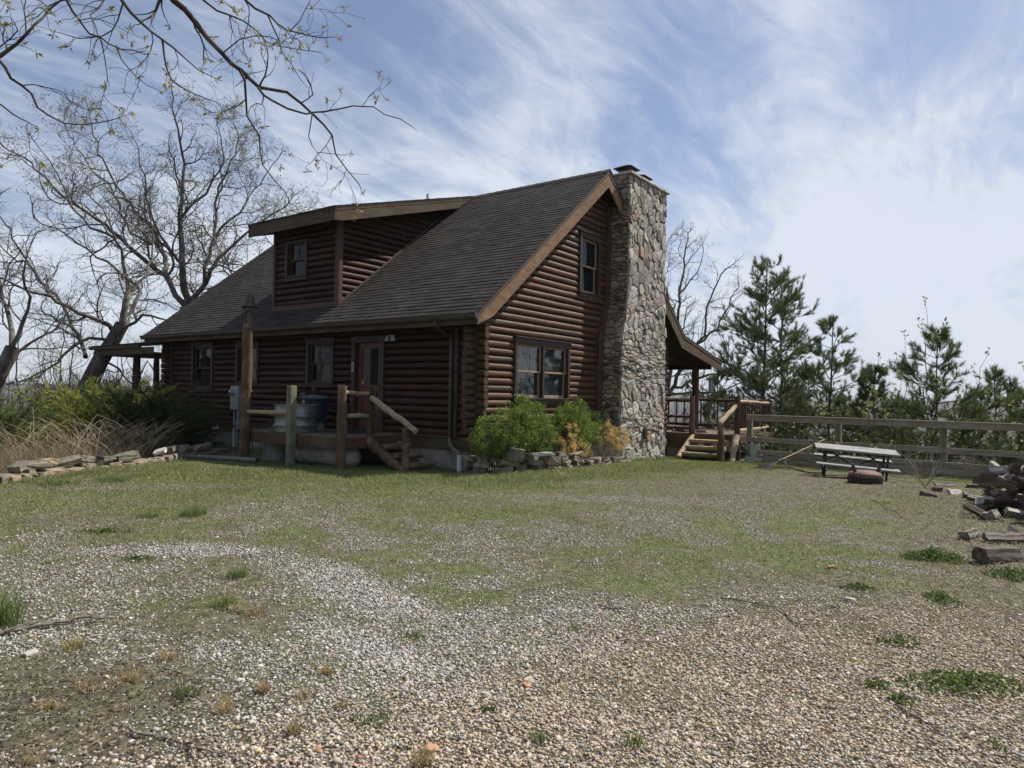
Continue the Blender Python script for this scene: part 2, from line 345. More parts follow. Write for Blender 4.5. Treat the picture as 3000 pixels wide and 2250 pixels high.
# ------------------------------------------------------------------ distant wooded hills
def hills():
    na, nr = 900, 46
    a = np.linspace(YAW-R_(56), YAW+R_(56), na); r = 170*np.power(4200/170, np.linspace(0, 1, nr))
    A, Rr = np.meshgrid(a, r, indexing='ij'); x = CP[0]+Rr*np.cos(A); y = CP[1]+Rr*np.sin(A)
    rid = fbm(x/520, y/520, 61, 5); z = -66+62*ss(300, 1500, Rr)+ (rid-.5)*64*ss(200, 900, Rr)
    z = np.minimum(z, 2+ (fbm(A*9, A*0, 71)-.5)*26+Rr*.001); z = z+(vn(A*900, Rr*.05, 91)-.5)*Rr*.0022+(fbm(x/28, y/28, 81, 3)-.5)*9
    idx = np.arange(na*nr).reshape(na, nr); F = np.stack([idx[:-1, :-1], idx[:-1, 1:], idx[1:, 1:], idx[1:, :-1]], -1).reshape(-1, 4)
    m = mat('bare_woods', (.034, .030, .026), (.080, .070, .056), (.03, .03, .06), .95, .6, 12, c3=(.05, .062, .032), s3=.012, bdist=3)
    o = npmesh('hills', np.stack([x.ravel(), y.ravel(), z.ravel()], 1), F, m, smooth=False); tag(o, 'low wooded ridges on the horizon', kind='structure')
hills()

# ------------------------------------------------------------------ materials
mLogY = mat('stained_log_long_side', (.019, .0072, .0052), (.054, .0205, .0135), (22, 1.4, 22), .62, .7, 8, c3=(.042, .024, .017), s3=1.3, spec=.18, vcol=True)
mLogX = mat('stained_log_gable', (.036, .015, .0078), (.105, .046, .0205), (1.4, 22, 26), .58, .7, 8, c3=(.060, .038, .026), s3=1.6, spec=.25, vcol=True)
mEnd = mat('log_end_grain', (.040, .023, .013), (.105, .062, .034), (14, 14, 14), .8, .5, 6)
mTrim = mat('dark_brown_trim', (.030, .020, .017), (.060, .040, .032), (12, 12, 3), .6, .2, 5)
mTrimR = mat('faded_brown_trim', (.048, .027, .020), (.095, .055, .038), (14, 14, 2.5), .65, .25, 6)
mFasc = mat('cedar_rake_board', (.125, .068, .035), (.22, .128, .068), (3, 3, 14), .75, .25, 8, c3=(.22, .15, .09), s3=2.2)
mFascD = mat('weathered_fascia', (.042, .027, .017), (.098, .062, .037), (2, 2, 18), .8, .25, 7, c3=(.085, .075, .040), s3=1.5)
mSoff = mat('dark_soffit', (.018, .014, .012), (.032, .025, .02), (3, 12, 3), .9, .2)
mConc = mat('concrete_foundation', (.19, .175, .15), (.33, .30, .26), (5, 5, 5), .9, .35, 8, c3=(.14, .13, .105), s3=2.5)
mMetalD = mat('brown_metal', (.035, .028, .024), (.055, .045, .038), (5, 5, 5), .38, .05, spec=.5)
mGalv = mat('galvanised_steel', (.36, .38, .40), (.50, .52, .54), (4, 4, 9), .42, .05, 6, metal=.75, c3=(.30, .31, .32), s3=4)
mGlass = glassmat('window_glass', (.010, .011, .013), .03, .22); mGlassB = glassmat('bright_window_glass', (.02, .022, .026), .015, .9)
mPost = mat('peeled_log_post', (.058, .031, .016), (.118, .070, .038), (9, 9, 1.6), .72, .5, 8, c3=(.20, .15, .10), s3=2.6)
mPostD = mat('stained_porch_post', (.045, .022, .013), (.095, .048, .028), (10, 10, 1.4), .7, .4, 7)
mGrey = mat('weathered_grey_wood', (.17, .145, .115), (.31, .27, .22), (6, 1.2, 14), .85, .4, 8, c3=(.22, .17, .115), s3=1.5)
mGreyP = mat('grey_cracked_post', (.105, .095, .066), (.20, .18, .13), (14, 14, 1.2), .85, .6, 8, c3=(.20, .21, .13), s3=2)
mRail = mat('bleached_log_rail', (.25, .19, .12), (.44, .35, .24), (5, 5, 5), .8, .5, 8, c3=(.22, .145, .08), s3=5)
mDeck = mat('deck_boards', (.08, .06, .04), (.165, .125, .088), (12, 2, 2), .85, .35, 7, c3=(.13, .12, .08), s3=2)
mDeckF = mat('deck_fascia_stain', (.058, .029, .017), (.10, .053, .032), (4, 1.4, 12), .75, .3, 7, c3=(.11, .075, .045), s3=1.6)
mRough = mat('rough_tread_log', (.10, .078, .052), (.27, .22, .155), (3, 3, 10), .9, .7, 8)

def shingle_material():
    m = bpy.data.materials.new('asphalt_shingles'); m.use_nodes = True; t = m.node_tree; n = t.nodes; l = t.links; b = n['Principled BSDF']
    b.inputs['Roughness'].default_value = .92; b.inputs['Specular IOR Level'].default_value = .2
    co = n.new('ShaderNodeTexCoord'); sp = n.new('ShaderNodeSeparateXYZ'); l.new(co.outputs['Object'], sp.inputs[0])
    cb = n.new('ShaderNodeCombineXYZ'); l.new(sp.outputs[1], cb.inputs[0]); ad = n.new('ShaderNodeMath'); ad.operation = 'ADD'; l.new(sp.outputs[0], ad.inputs[0]); ad.inputs[1].default_value = .504; l.new(ad.outputs[0], cb.inputs[1])
    br = n.new('ShaderNodeTexBrick'); br.inputs['Scale'].default_value = 1; br.inputs['Brick Width'].default_value = .27; br.inputs['Row Height'].default_value = .1085
    br.inputs['Mortar Size'].default_value = .005; br.offset = .43; br.inputs['Color1'].default_value = (.025, .022, .0205, 1); br.inputs['Color2'].default_value = (.052, .046, .041, 1); br.inputs['Mortar'].default_value = (.012, .011, .011, 1)
    l.new(cb.outputs[0], br.inputs[0])
    z = n.new('ShaderNodeTexNoise'); z.inputs['Scale'].default_value = 60; z.inputs['Detail'].default_value = 4; l.new(co.outputs['Object'], z.inputs[0])
    z2 = n.new('ShaderNodeTexNoise'); z2.inputs['Scale'].default_value = .8; z2.inputs['Detail'].default_value = 6; l.new(co.outputs['Object'], z2.inputs[0])
    mx = n.new('ShaderNodeMix'); mx.data_type = 'RGBA'; mx.blend_type = 'MULTIPLY'; mx.inputs[0].default_value = 1; l.new(br.outputs[0], mx.inputs[6])
    r = n.new('ShaderNodeMapRange'); r.inputs[1].default_value = .3; r.inputs[2].default_value = .7; r.inputs[3].default_value = .55; r.inputs[4].default_value = 1.5
    a2 = n.new('ShaderNodeMath'); a2.operation = 'ADD'; l.new(z.outputs[0], a2.inputs[0]); l.new(z2.outputs[0], a2.inputs[1]); h = n.new('ShaderNodeMath'); h.operation = 'MULTIPLY'; h.inputs[1].default_value = .5; l.new(a2.outputs[0], h.inputs[0]); l.new(h.outputs[0], r.inputs[0])
    l.new(r.outputs[0], mx.inputs[7]); l.new(mx.outputs[2], b.inputs['Base Color'])
    bm = n.new('ShaderNodeBump'); bm.inputs['Strength'].default_value = .5; bm.inputs['Distance'].default_value = .006; l.new(z.outputs[0], bm.inputs['Height']); l.new(bm.outputs[0], b.inputs['Normal'])
    return m
mShing = shingle_material()

# ------------------------------------------------------------------ the cabin
CAB = thing('log_cabin', (0, 0, 0), 'dark stained log cabin with shingled roof, dormer and stone chimney', 'cabin')
ZB, CH = .613, .157
SL = (7.313-3.126)/(4.699+.504)
rz_l = lambda x: 3.126+(x+.504)*SL                       # left roof plane
SR = (7.313-3.46)/(9.74-4.699)
rz_r = lambda x: 7.313-(x-4.699)*SR
YE = 12.87
def log_run(mb, ax, a, b, zc, face, rad=.083, bul=.075, sgn=-1, seed=0, hs=CH):
    """one half-round log lying in the wall plane, from a to b along its axis"""
    if b-a < .04: return
    n = max(1, int((b-a)/.6)); rr = random.Random(seed*7919+int(zc*997)); K = 8
    base = len(mb.v); j0 = rr.uniform(-.004, .004); tq = rr.uniform(.72, 1.3); tint = (tq, tq*rr.uniform(.93, 1.08), tq*rr.uniform(.9, 1.08))
    for i in range(n+1):
        u = a+(b-a)*i/n; w = bul*(1+rr.uniform(-.06, .06)); dz = j0+rr.uniform(-.003, .003)
        for k in range(K+1):
            an = -math.pi/2+math.pi*k/K; d = w*math.cos(an)**.8 if 0 < k < K else 0; zz = zc+dz+math.sin(an)*hs/2*.985
            mb.v.append((face+sgn*d, u, zz) if ax == 'y' else (u, face+sgn*d, zz)); mb.c.append(tint)
    for i in range(n):
        for k in range(K):
            q = base+i*(K+1)+k; f = (q, q+1, q+K+2, q+K+1); mb.f.append(f if ax == 'y' else f[::-1]); mb.mi.append(0)
    for e in (0, n):
        mb.f.append(tuple(base+e*(K+1)+k for k in range(K+1))); mb.mi.append(0)
def wall_runs(mb, ax, zs, lo, hi, opens, face, sgn=-1, seed=0, joints=True):
    for ci, zc in enumerate(zs):
        a0 = lo(zc) if callable(lo) else lo; b0 = hi(zc) if callable(hi) else hi
        iv = [(a0, b0)]
        for (p, q, z0, z1) in opens:
            if z0-.05 < zc < z1+.05:
                nv = []
                for a, b in iv:
                    if q <= a or p >= b: nv.append((a, b))
                    else:
                        if p > a: nv.append((a, p))
                        if q < b: nv.append((q, b))
                iv = nv
        rr = random.Random(ci*31+seed)
        for a, b in iv:
            if joints and b-a > 3.2:
                m_ = a+(b-a)*rr.uniform(.3, .7); log_run(mb, ax, a, m_-.003, zc, face, sgn=sgn, seed=seed+ci); log_run(mb, ax, m_+.003, b, zc, face, sgn=sgn, seed=seed+ci+77, bul=.073)
            else: log_run(mb, ax, a, b, zc, face, sgn=sgn, seed=seed+ci)
OPL = [(9.66, 10.80, 1.50, 2.78), (7.44, 8.50, 1.68, 2.74), (4.36, 5.41, 1.68, 2.74), (2.60, 3.69, .6, 2.76)]
zs = [ZB+CH*(i+.5) for i in range(15)]
mb = MB(); wall_runs(mb, 'y', zs, .0, 12.16, OPL, 0.0, seed=1)
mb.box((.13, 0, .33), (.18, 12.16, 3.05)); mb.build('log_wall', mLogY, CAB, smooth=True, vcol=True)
OPG = [(1.24, 3.51, 1.42, 2.72), (3.90, 4.92, 4.12, 5.58)]
zg = [ZB+CH*(i+.5) for i in range(43)]
def trimx(z): return 4.86+.42*float(ss(3.0, 4.3, z))
mb = MB()
wall_runs(mb, 'x', [z for z in zg if z < 7.1], lambda z: max(-.0, (z-3.126)/SL-.504+.30), lambda z: min(trimx(z)+.04, 9.4 if z < 3.3 else 4.699+(7.313-z)/SR-.25), OPG, 0.0, seed=2)
wall_runs(mb, 'x', [z for z in zg if z < 4.9], 7.7, lambda z: min(9.4, 4.699+(7.313-z)/SR-.25), [], 0.0, seed=5)
mb.prism([(0, .33), (9.4, .33), (9.4, 3.4), (4.7, 6.95), (0, 3.2)], 1, .13, .18)
mb.build('gable_wall', mLogX, CAB, smooth=True, vcol=True)
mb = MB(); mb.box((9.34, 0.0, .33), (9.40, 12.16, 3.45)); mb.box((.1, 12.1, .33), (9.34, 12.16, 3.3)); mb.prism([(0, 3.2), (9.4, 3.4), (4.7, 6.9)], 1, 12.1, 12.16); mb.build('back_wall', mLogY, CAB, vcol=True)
# interlocking log ends at the near corner and the far corner
mb = MB(); rr = random.Random(4)
for i in range(15):
    z = ZB+CH*(i+.5); e = .30+rr.uniform(-.025, .03)
    if z+CH < 3.02: mb.tube([(.05, .035, z+CH/2), (-e*.5, .035+rr.uniform(-.004, .004), z+CH/2), (-e, .035, z+CH/2)], [.079, .080, .077], 14, wob=.03)
    e = .25+rr.uniform(-.02, .03); mb.tube([(.035, .05, z), (.035, -e*.5, z), (.035, -e, z)], [.079, .080, .077], 14, wob=.03)
    if i < 14: mb.tube([(.05, 12.12, z+CH/2), (-.28-rr.uniform(0, .03), 12.12, z+CH/2)], .077, 12, wob=.03); mb.tube([(.035, 12.1, z), (.035, 12.42, z)], .077, 12, wob=.03)
for far in (0, 1):
    m2 = MB(); idx = {}
    for f in mb.f:
        if (mb.v[f[0]][1] > 6) == bool(far):
            for q in f:
                if q not in idx: idx[q] = len(m2.v); m2.v.append(mb.v[q]); m2.c.append((1, 1, 1))
            m2.f.append(tuple(idx[q] for q in f)); m2.mi.append(0)
    m2.build('corner_log_end', mEnd, CAB, smooth=True, ang=50)
# base board, foundation
for bx_ in (((-.045, .0, .33), (.03, 12.16, ZB)), ((.031, -.045, .33), (5.0, .03, ZB)), ((7.9, -.045, .33), (9.4, .03, ZB)), ((-.09, .42, ZB-.03), (-.046, 12.1, ZB+.012)), ((-.34, -.30, ZB-.035), (-.047, .1, ZB-.005))):
    mb = MB(); mb.box(*bx_); mb.build('rim_board', mFascD, CAB, bevel=.004)
mb = MB(); mb.box((-.02, .12, -.6), (.2, 12.1, .33)); mb.box((.2, .02, -.6), (9.3, .2, .33)); mb.box((9.1, .2, -.6), (9.3, 12.1, .33))
for y in np.arange(.55, 12, .41): mb.box((-.024, float(y), -.2), (-.0199, float(y)+.006, .245))
mb.box((-.024, .12, .245), (-.0199, 12.1, .252)); mb.build('foundation', mConc, CAB, bevel=.004)

# roofs --------------------------------------------------
def courses(mb, p0, p1, y0, y1, expo=.139, h=.012, seed=0, ylo=None):
    dx, dz = p1[0]-p0[0], p1[1]-p0[1]; Ln = math.hypot(dx, dz); ux, uz = dx/Ln, dz/Ln; nx_, nz_ = (-uz, ux) if ux > 0 else (uz, -ux)
    n = int(round(Ln/expo)); rr = random.Random(seed); ny_ = max(2, int((y1-y0)/.27))
    ys = np.linspace(y0, y1, ny_+1)
    for i in range(n):
        a = i*Ln/n; b = (i+1)*Ln/n+.02; off = rr.uniform(-.1, .1)
        base = len(mb.v)
        for j, y in enumerate(ys):
            hh = h+rr.uniform(-.0025, .004); aj = a+rr.uniform(-.004, .004)
            yy = y+(off if 0 < j < len(ys)-1 else 0)
            for s_, hgt in ((aj, 0), (aj, hh), (b, .0015)):
                mb.v.append((p0[0]+ux*s_+nx_*hgt, yy, p0[1]+uz*s_+nz_*hgt)); mb.c.append((1, 1, 1))
        for j in range(len(ys)-1):
            q = base+j*3
            f1 = (q, q+3, q+4, q+1); f2 = (q+1, q+4, q+5, q+2)
            if ux > 0: f1, f2 = f1[::-1], f2[::-1]
            mb.f.append(f1); mb.f.append(f2); mb.mi += [0, 0]
Y0 = -.436
def offs(p, q, t):
    dx, dz = q[0]-p[0], q[1]-p[1]; Ln = math.hypot(dx, dz); n_ = (dz/Ln, -dx/Ln); return [(p[0], p[1]), (q[0], q[1]), (q[0]+n_[0]*t, q[1]+n_[1]*t), (p[0]+n_[0]*t, p[1]+n_[1]*t)]
EV = (-.52, rz_l(-.52)); RG = (4.699, 7.313); KK = (9.74, 3.46); EE = (13.16, 2.80)
mb = MB()
courses(mb, EV, RG, Y0-.02, YE, seed=3)
courses(mb, KK, RG, Y0-.02, YE, seed=4); courses(mb, EE, KK, Y0-.02, YE, seed=5)
for p, q in ((EV, RG), (RG, KK), (KK, EE)): mb.prism(offs(p, (q[0], q[1]), .055), 1, Y0-.012, YE-.01)
for k in range(48):                                        # ridge cap shingles
    y = Y0-.03+k*.278; w = .15
    for s_ in (1, -1):
        sl_ = SL if s_ < 0 else SR
        mb.add([(4.699, y, 7.345), (4.699, y+.30, 7.332), (4.699+s_*w, y+.30, 7.332-w*sl_), (4.699+s_*w, y, 7.345-w*sl_), (4.699, y, 7.325), (4.699+s_*w, y, 7.325-w*sl_)], [(0, 1, 2, 3), (0, 3, 5, 4)])
mb.build('roof', mShing, CAB)
# soffit, rafters' dark underside
mb = MB()
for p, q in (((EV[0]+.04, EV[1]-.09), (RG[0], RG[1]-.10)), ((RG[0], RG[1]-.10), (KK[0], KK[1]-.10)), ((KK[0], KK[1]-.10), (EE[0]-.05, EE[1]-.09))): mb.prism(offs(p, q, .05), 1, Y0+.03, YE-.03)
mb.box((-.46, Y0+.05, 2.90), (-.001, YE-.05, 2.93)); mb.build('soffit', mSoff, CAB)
# rake boards at the near gable
def rake(y0, y1, m, top, bot, name, par=CAB, right=True):
    mb = MB()
    def off(x, z, s_, t): L_ = math.hypot(1, s_); return (x-(s_/L_)*(-t)*0, z-t*L_)
    z = lambda x: rz_l(x); L1 = math.hypot(1, SL); L2 = math.hypot(1, SR); s3 = (KK[1]-EE[1])/(EE[0]-KK[0]); L3 = math.hypot(1, s3)
    xa = EV[0]+.03
    mb.prism([(xa, max(z(xa)-bot*L1, 2.875)), (xa+.0, z(xa)-top*L1), (4.699, 7.313-top*L1), (4.699, 7.313-bot*L1), (-.02 if bot > .2 else xa+.02, max(z(-.02 if bot > .2 else xa+.02)-bot*L1, 2.875))], 1, y0, y1)
    if right:
        kt = (KK[0]+.0, KK[1]-top*L2*1.0); kb = (KK[0]-.12*bot/.3, KK[1]-bot*L2*.93)
        xm = 5.7; zm = 7.313-(xm-4.699)*SR
        mb.prism([(4.702, 7.313-bot*L2), (4.702, 7.313-top*L2), (xm, zm-top*L2), (xm, zm-bot*L2)], 1, y0, y1); mb.build(name, m, par, bevel=.004); mb = MB(); m = mFascD if m is mFasc else m
        mb.prism([(xm+.003, zm-bot*L2), (xm+.003, zm-top*L2), kt, kb], 1, y0, y1)
        mb.prism([(kb[0]+.003, kb[1]), (kt[0]+.003, kt[1]), (EE[0]-.02, EE[1]-top*L3), (EE[0]-.06, EE[1]-bot*L3)], 1, y0, y1)
    return mb.build(name, m, par, bevel=.004)
rake(Y0, Y0+.04, mFasc, .075, .345, 'rake_board'); rake(Y0-.014, Y0+.002, mTrimR, .02, .085, 'rake_trim')
rake(YE-.05, YE-.01, mFascD, .03, .30, 'rake_board', right=False)
# eave fascia, gutter, hangers
mb = MB(); mb.box((-.50, Y0+.04, 2.885), (-.46, YE-.05, 3.09)); mb.build('fascia_board', mFascD, CAB, bevel=.004)
mb = MB()
g = [(-.502, 3.10), (-.502, 2.985), (-.575, 2.985), (-.60, 3.02), (-.615, 3.085), (-.625, 3.10), (-.615, 3.105), (-.606, 3.09), (-.592, 3.025), (-.570, 2.993), (-.51, 2.993), (-.51, 3.10)]
mb.prism(g, 1, Y0-.03, YE+.03); mb.prism(g[:7]+[], 1, Y0-.032, Y0-.028); mb.build('gutter', mMetalD, CAB)
mb = MB()
mb.tube([(-.56, .62, 2.99), (-.56, .62, 2.90), (-.40, .60, 2.80), (-.17, .56, 2.70), (-.13, .55, 2.60), (-.13, .55, .56)], [.042, .042, .04, .038, .038, .038], 8); mb.box((-.175, .505, 1.15), (-.085, .595, 1.19)); mb.build('downspout', mMetalD, CAB)
mb = MB(); pts = [(-.13, .55, .58), (-.14, .54, .50), (-.16, .48, .42), (-.2, .36, .36), (-.22, .24, .33), (-.23, .19, .25)]
q = [Vector(p) for p in pts]; fine_ = []
for a, b in zip(q[:-1], q[1:]):
    for k in range(5): fine_.append(a.lerp(b, k/5))
mb.tube(fine_, [.040+.005*(i % 2) for i in range(len(fine_))], 12); mb.build('flexible_elbow', mat('dirty_elbow', (.10, .085, .07), (.20, .175, .15), (9, 9, 9), .6, .2), CAB)
mb = MB(); mb.tube([(-.235, .18, .27), (-.235, .18, -.12)], [.055, .055], 16); mb.build('drain_riser', mat('white_drain_pipe', (.42, .44, .46), (.58, .60, .62), (6, 6, 4), .5, .1), CAB, smooth=True)

# windows ------------------------------------------------
def window(ax, a, b, z0, z1, face, sgn=-1, double=False, hung=True, muntin=False, bright=False, lightsash=False, trim=None, head=True, tw=.09, label=None):
    """a double hung window set in a log wall; a,b,z0,z1 = outside of the casing"""
    def P(u, d, z): return (face+sgn*d, u, z) if ax == 'y' else (u, face+sgn*d, z)
    def bx(mb, u0, u1, d0, d1, za, zb): mb.box(P(u0, d0, za), P(u1, d1, zb))
    tm = trim or mTrim
    mb = MB(); bx(mb, a, a+tw, .0, .105, z0+.10, z1); bx(mb, b-tw, b, .0, .105, z0+.10, z1); bx(mb, a-.02, b+.02, .0, .112, z1-.001, z1+.075) if head else bx(mb, a+tw, b-tw, 0, .1, z1-.07, z1)
    bx(mb, a+tw, b-tw, 0, .103, z1-.06, z1-.002)
    if head: bx(mb, a-.05, b+.05, .0, .15, z1+.076, z1+.10)
    bx(mb, a-.02, b+.02, .0, .135, z0+.085, z0+.115); bx(mb, a, b, .0, .10, z0, z0+.084)
    w = mb.build('window', tm, CAB, bevel=.004)
    if label: w['label'] = label
    lites = [(a+tw, b-tw)] if not double else [(a+tw, (a+b)/2-.035), ((a+b)/2+.035, b-tw)]
    if double: mb = MB(); bx(mb, (a+b)/2-.035, (a+b)/2+.035, .0, .09, z0+.115, z1-.06); mb.build('mullion', tm, w, bevel=.003)
    sm = mSashL if lightsash else mTrimR
    for i, (u0, u1) in enumerate(lites):
        zl, zh = z0+.115, z1-.06; zm = (zl+zh)/2
        mb = MB(); s_ = .042
        for (d, za, zb) in ((.005, zm-.02, zh), (-.03, zl, zm+.02)):
            bx(mb, u0, u0+s_, d-.035, d+.02, za, zb); bx(mb, u1-s_, u1, d-.035, d+.02, za, zb); bx(mb, u0+s_, u1-s_, d-.034, d+.019, zb-s_, zb); bx(mb, u0+s_, u1-s_, d-.034, d+.019, za, za+s_*(1.6 if za == zl else 1))
            if muntin and za != zl: bx(mb, (u0+u1)/2-.008, (u0+u1)/2+.008, d-.01, d+.01, za+s_, zb-s_); bx(mb, u0+s_, u1-s_, d-.009, d+.009, (za+zb)/2-.008, (za+zb)/2+.008)
        mb.build('sash', sm, w, bevel=.003)
        mb = MB()
        for (d, za, zb) in ((.0, zm+.02, zh), (-.035, zl, zm)): bx(mb, u0+.03, u1-.03, d-.006, d-.001, za+.01, zb-.01)
        mb.build('pane', mGlassB if bright else mGlass, w)
        mb = MB(); bx(mb, u0, u1, -.10, -.075, zl, zh); mb.build('dark_interior', mSoff, w)
    return w
mSashL = mat('pale_wood_sash', (.24, .165, .10), (.36, .26, .17), (8, 8, 8), .6, .1)
window('y', 9.66, 10.80, 1.41, 2.76, 0, label='window behind the juniper with pale curtain'); window('y', 7.44, 8.50, 1.60, 2.72, 0); window('y', 4.36, 5.41, 1.60, 2.72, 0)
window('x', 1.24, 3.51, 1.33, 2.70, 0, double=True, bright=True, lightsash=True, label='wide double window in the lower gable wall')
window('x', 3.90, 4.92, 4.02, 5.56, 0, lightsash=True, label='upper gable window beside the chimney')
# trim beside the chimney
mb = MB(); zz = np.arange(.6, 6.7, .12)
for z0_, z1_ in zip(zz[:-1], zz[1:]):
    a0, a1 = trimx(z0_), trimx(z1_)
    mb.add([(a0, -.13, z0_), (a0+.24, -.13, z0_), (a0+.24, 0, z0_), (a0, 0, z0_), (a1, -.13, z1_), (a1+.24, -.13, z1_), (a1+.24, 0, z1_), (a1, 0, z1_)], [(0, 1, 5, 4), (0, 4, 7, 3), (4, 5, 6, 7), (0, 3, 2, 1)])
mb.build('chimney_trim_board', mTrimR, CAB)
mb = MB(); mb.box((-.10, .40, ZB), (.0, .50, 3.0)); mb.build('corner_trim_board', mTrim, CAB)
mb = MB(); mb.box((-.09, 11.95, .5), (.0, 12.05, 3.0)); mb.build('corner_trim_board', mTrim, CAB)

# entry door ---------------------------------------------
mDoor = mat('door_red_brown', (.070, .028, .018), (.125, .055, .033), (14, 14, 2), .5, .2, 6)
mb = MB(); mb.box((-.115, 2.60, ZB), (0, 2.72, 2.74)); mb.box((-.115, 3.57, ZB), (0, 3.69, 2.74)); mb.box((-.12, 2.58, 2.66), (0, 3.71, 2.80)); mb.box((-.10, 2.72, ZB-.01), (.05, 3.57, ZB+.03)); fr = mb.build('door_frame', mTrim, CAB, bevel=.004)
mb = MB(); y0, y1 = 2.74, 3.55; D0, D1 = -.01, .035
for a, b, c_, d_ in ((y0, y0+.13, .65, 2.66), (y1-.13, y1, .65, 2.66), (y0+.13, y1-.13, .65, .88), (y0+.13, y1-.13, 1.52, 1.66), (y0+.13, y1-.13, 2.52, 2.66)): mb.box((D0, a, c_), (D1, b, d_))
mb.box((.01, y0+.13, .88), (.03, y1-.13, 1.52)); mb.beam((.0, y0+.14, .89), (.0, y1-.14, 1.51), .02, .06, (1, 0, 0)); mb.beam((.001, y1-.14, .89), (.001, y0+.14, 1.51), .02, .06, (1, 0, 0)); mb.box((-.03, y0+.10, 1.62), (-.01, y1-.10, 1.67))
dr = mb.build('door', mDoor, CAB, bevel=.004)
mb = MB(); mb.box((.008, y0+.13, 1.66), (.02, y1-.13, 2.52)); mb.build('pane', mGlass, dr)
mb = MB(); mb.tube([(-.02, 3.49, 1.42), (-.06, 3.49, 1.42)], .02, 10); mb.lathe([(.0, -.03), (.028, -.01), (.028, .015), (0, .03)], (-.075, 3.49, 1.42), 12); mb.build('handle', mGalv, dr, smooth=True)
mb = MB(); mb.box((-.012, 3.34, 1.69), (-.004, 3.41, 1.79)); mb.box((-.012-.001, 3.355, 1.71), (-.0125, 3.395, 1.755), mi=1)
mb.build('window_sticker', [mat('yellow_sticker', (.55, .27, .06), (.62, .33, .10), (9, 9, 9), .5, 0), mSoff], dr)
mb = MB(); mb.box((-.125, 3.60, 1.98), (-.115, 3.66, 2.20)); mb.box((-.13, 3.618, 2.0), (-.124, 3.642, 2.17), mi=1); mb.build('thermometer', [mat('pale_metal', (.5, .5, .48), (.6, .6, .58), rough=.5, bump=0), mSoff], CAB)
mb = MB(); mb.box((-.10, 2.30, 2.66), (-.05, 2.42, 2.80)); mb.lathe([(.05, -.09), (.055, -.08), (.035, .0), (.03, .03)], (-.16, 2.45, 2.75), 12); mb.lathe([(.05, -.09), (.055, -.08), (.035, .0), (.03, .03)], (-.16, 2.25, 2.75), 12); mb.tube([(-.07, 2.36, 2.77), (-.16, 2.45, 2.78)], .015, 6); mb.tube([(-.07, 2.36, 2.77), (-.16, 2.25, 2.78)], .015, 6); mb.build('security_light', mat('grey_lamp_metal', (.3, .3, .29), (.4, .4, .39), rough=.4, bump=0), CAB)
mb = MB(); mb.box((-.05, 9.34, .38), (-.04, 9.46, .50)); mb.tube([(-.05, 9.40, .44), (-.12, 9.41, .42)], .02, 8); mb.lathe([(.0, -.05), (.05, -.045), (.055, .03), (.03, .05)], (-.15, 9.42, .42), 12)
mb.build('flood_lamp', mat('white_plastic', (.7, .7, .68), (.8, .8, .78), rough=.4, bump=0), CAB, smooth=True)

# dormer -------------------------------------------------
DX, DY0, DY1 = .19, 4.55, 7.12; DS = .285
dz_ = lambda x: 5.88+(x+.40)*DS                           # top of the dormer roof
dzs = [3.70+CH*(i+.5) for i in range(15)]
mb = MB(); wall_runs(mb, 'y', [z for z in dzs if z < 5.75], DY0, DY1, [(5.74, 6.60, 4.44, 5.40)], DX, seed=11, joints=False); mb.box((DX+.13, DY0, 3.6), (DX+.18, DY1, 5.8))
xr = lambda z: (z-3.126)/SL-.504
wall_runs(mb, 'x', [z for z in dzs+[dzs[-1]+CH*(k+1) for k in range(9)] if z < 6.9], lambda z: max(DX, (z-5.88)/DS-.40+.75 if z > 5.75 else DX), lambda z: xr(z)+.10, [], DY0, seed=12, joints=False)
mb.prism([(DX, 3.6), (DX, 5.8), (4.2, 6.85), (3.9, 6.6)], 1, DY0+.02, DY0+.06); mb.prism([(DX, 3.6), (DX, 5.8), (4.2, 6.85), (3.9, 6.6)], 1, DY1-.05, DY1)
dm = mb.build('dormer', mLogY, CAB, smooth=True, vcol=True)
mb = MB(); mb.box((DX-.10, DY0-.10, 3.60), (DX+.02, DY0+.06, 5.75)); mb.box((DX-.10, DY1-.06, 3.66), (DX+.02, DY1+.03, 5.75)); mb.box((DX-.11, DY0-.06, rz_l(DX-.1)-.02), (DX+.0, DY1, rz_l(DX)+.035))
mb.beam((DX, DY0-.09, rz_l(DX)+.02), (4.0, DY0-.09, rz_l(4.0)+.02), .03, .06); mb.build('corner_board', mTrimR, dm, bevel=.004)
A0, A1 = 4.05, 7.56
mb = MB(); courses(mb, (-.42, dz_(-.42)), (4.62, dz_(4.62)), A0-.02, A1+.02, seed=9); mb.prism([(-.41, dz_(-.41)), (4.68, dz_(4.68)), (4.68, dz_(4.68)-.05), (-.41, dz_(-.41)-.05)], 1, A0-.012, A1+.012); mb.build('dormer_roof', mShing, dm)
mb = MB(); mb.prism([(-.36, dz_(-.36)-.27), (-.36, dz_(-.36)-.2), (4.45, dz_(4.45)-.2), (4.35, dz_(4.35)-.25)], 1, A0+.05, A1-.05); mb.build('soffit', mSoff, dm)
mb = MB(); mb.box((-.40, A0, dz_(-.40)-.335), (-.36, A1, dz_(-.40)-.035)); mb.build('fascia_board', mFascD, dm, bevel=.004)
mb = MB(); x2 = 4.6; mb.prism([(-.355, dz_(-.36)-.33), (-.355, dz_(-.36)-.12), (4.46, dz_(4.46)-.12), (4.02, dz_(4.02)-.32), (.2, dz_(.2)-.37), (-.2, dz_(-.2)-.37)], 1, A0, A0+.04); mb.prism([(-.37, dz_(-.36)-.115), (-.37, dz_(-.36)-.04), (4.6, dz_(4.6)-.04), (4.6, dz_(4.6)-.115)], 1, A0-.006, A0+.03)
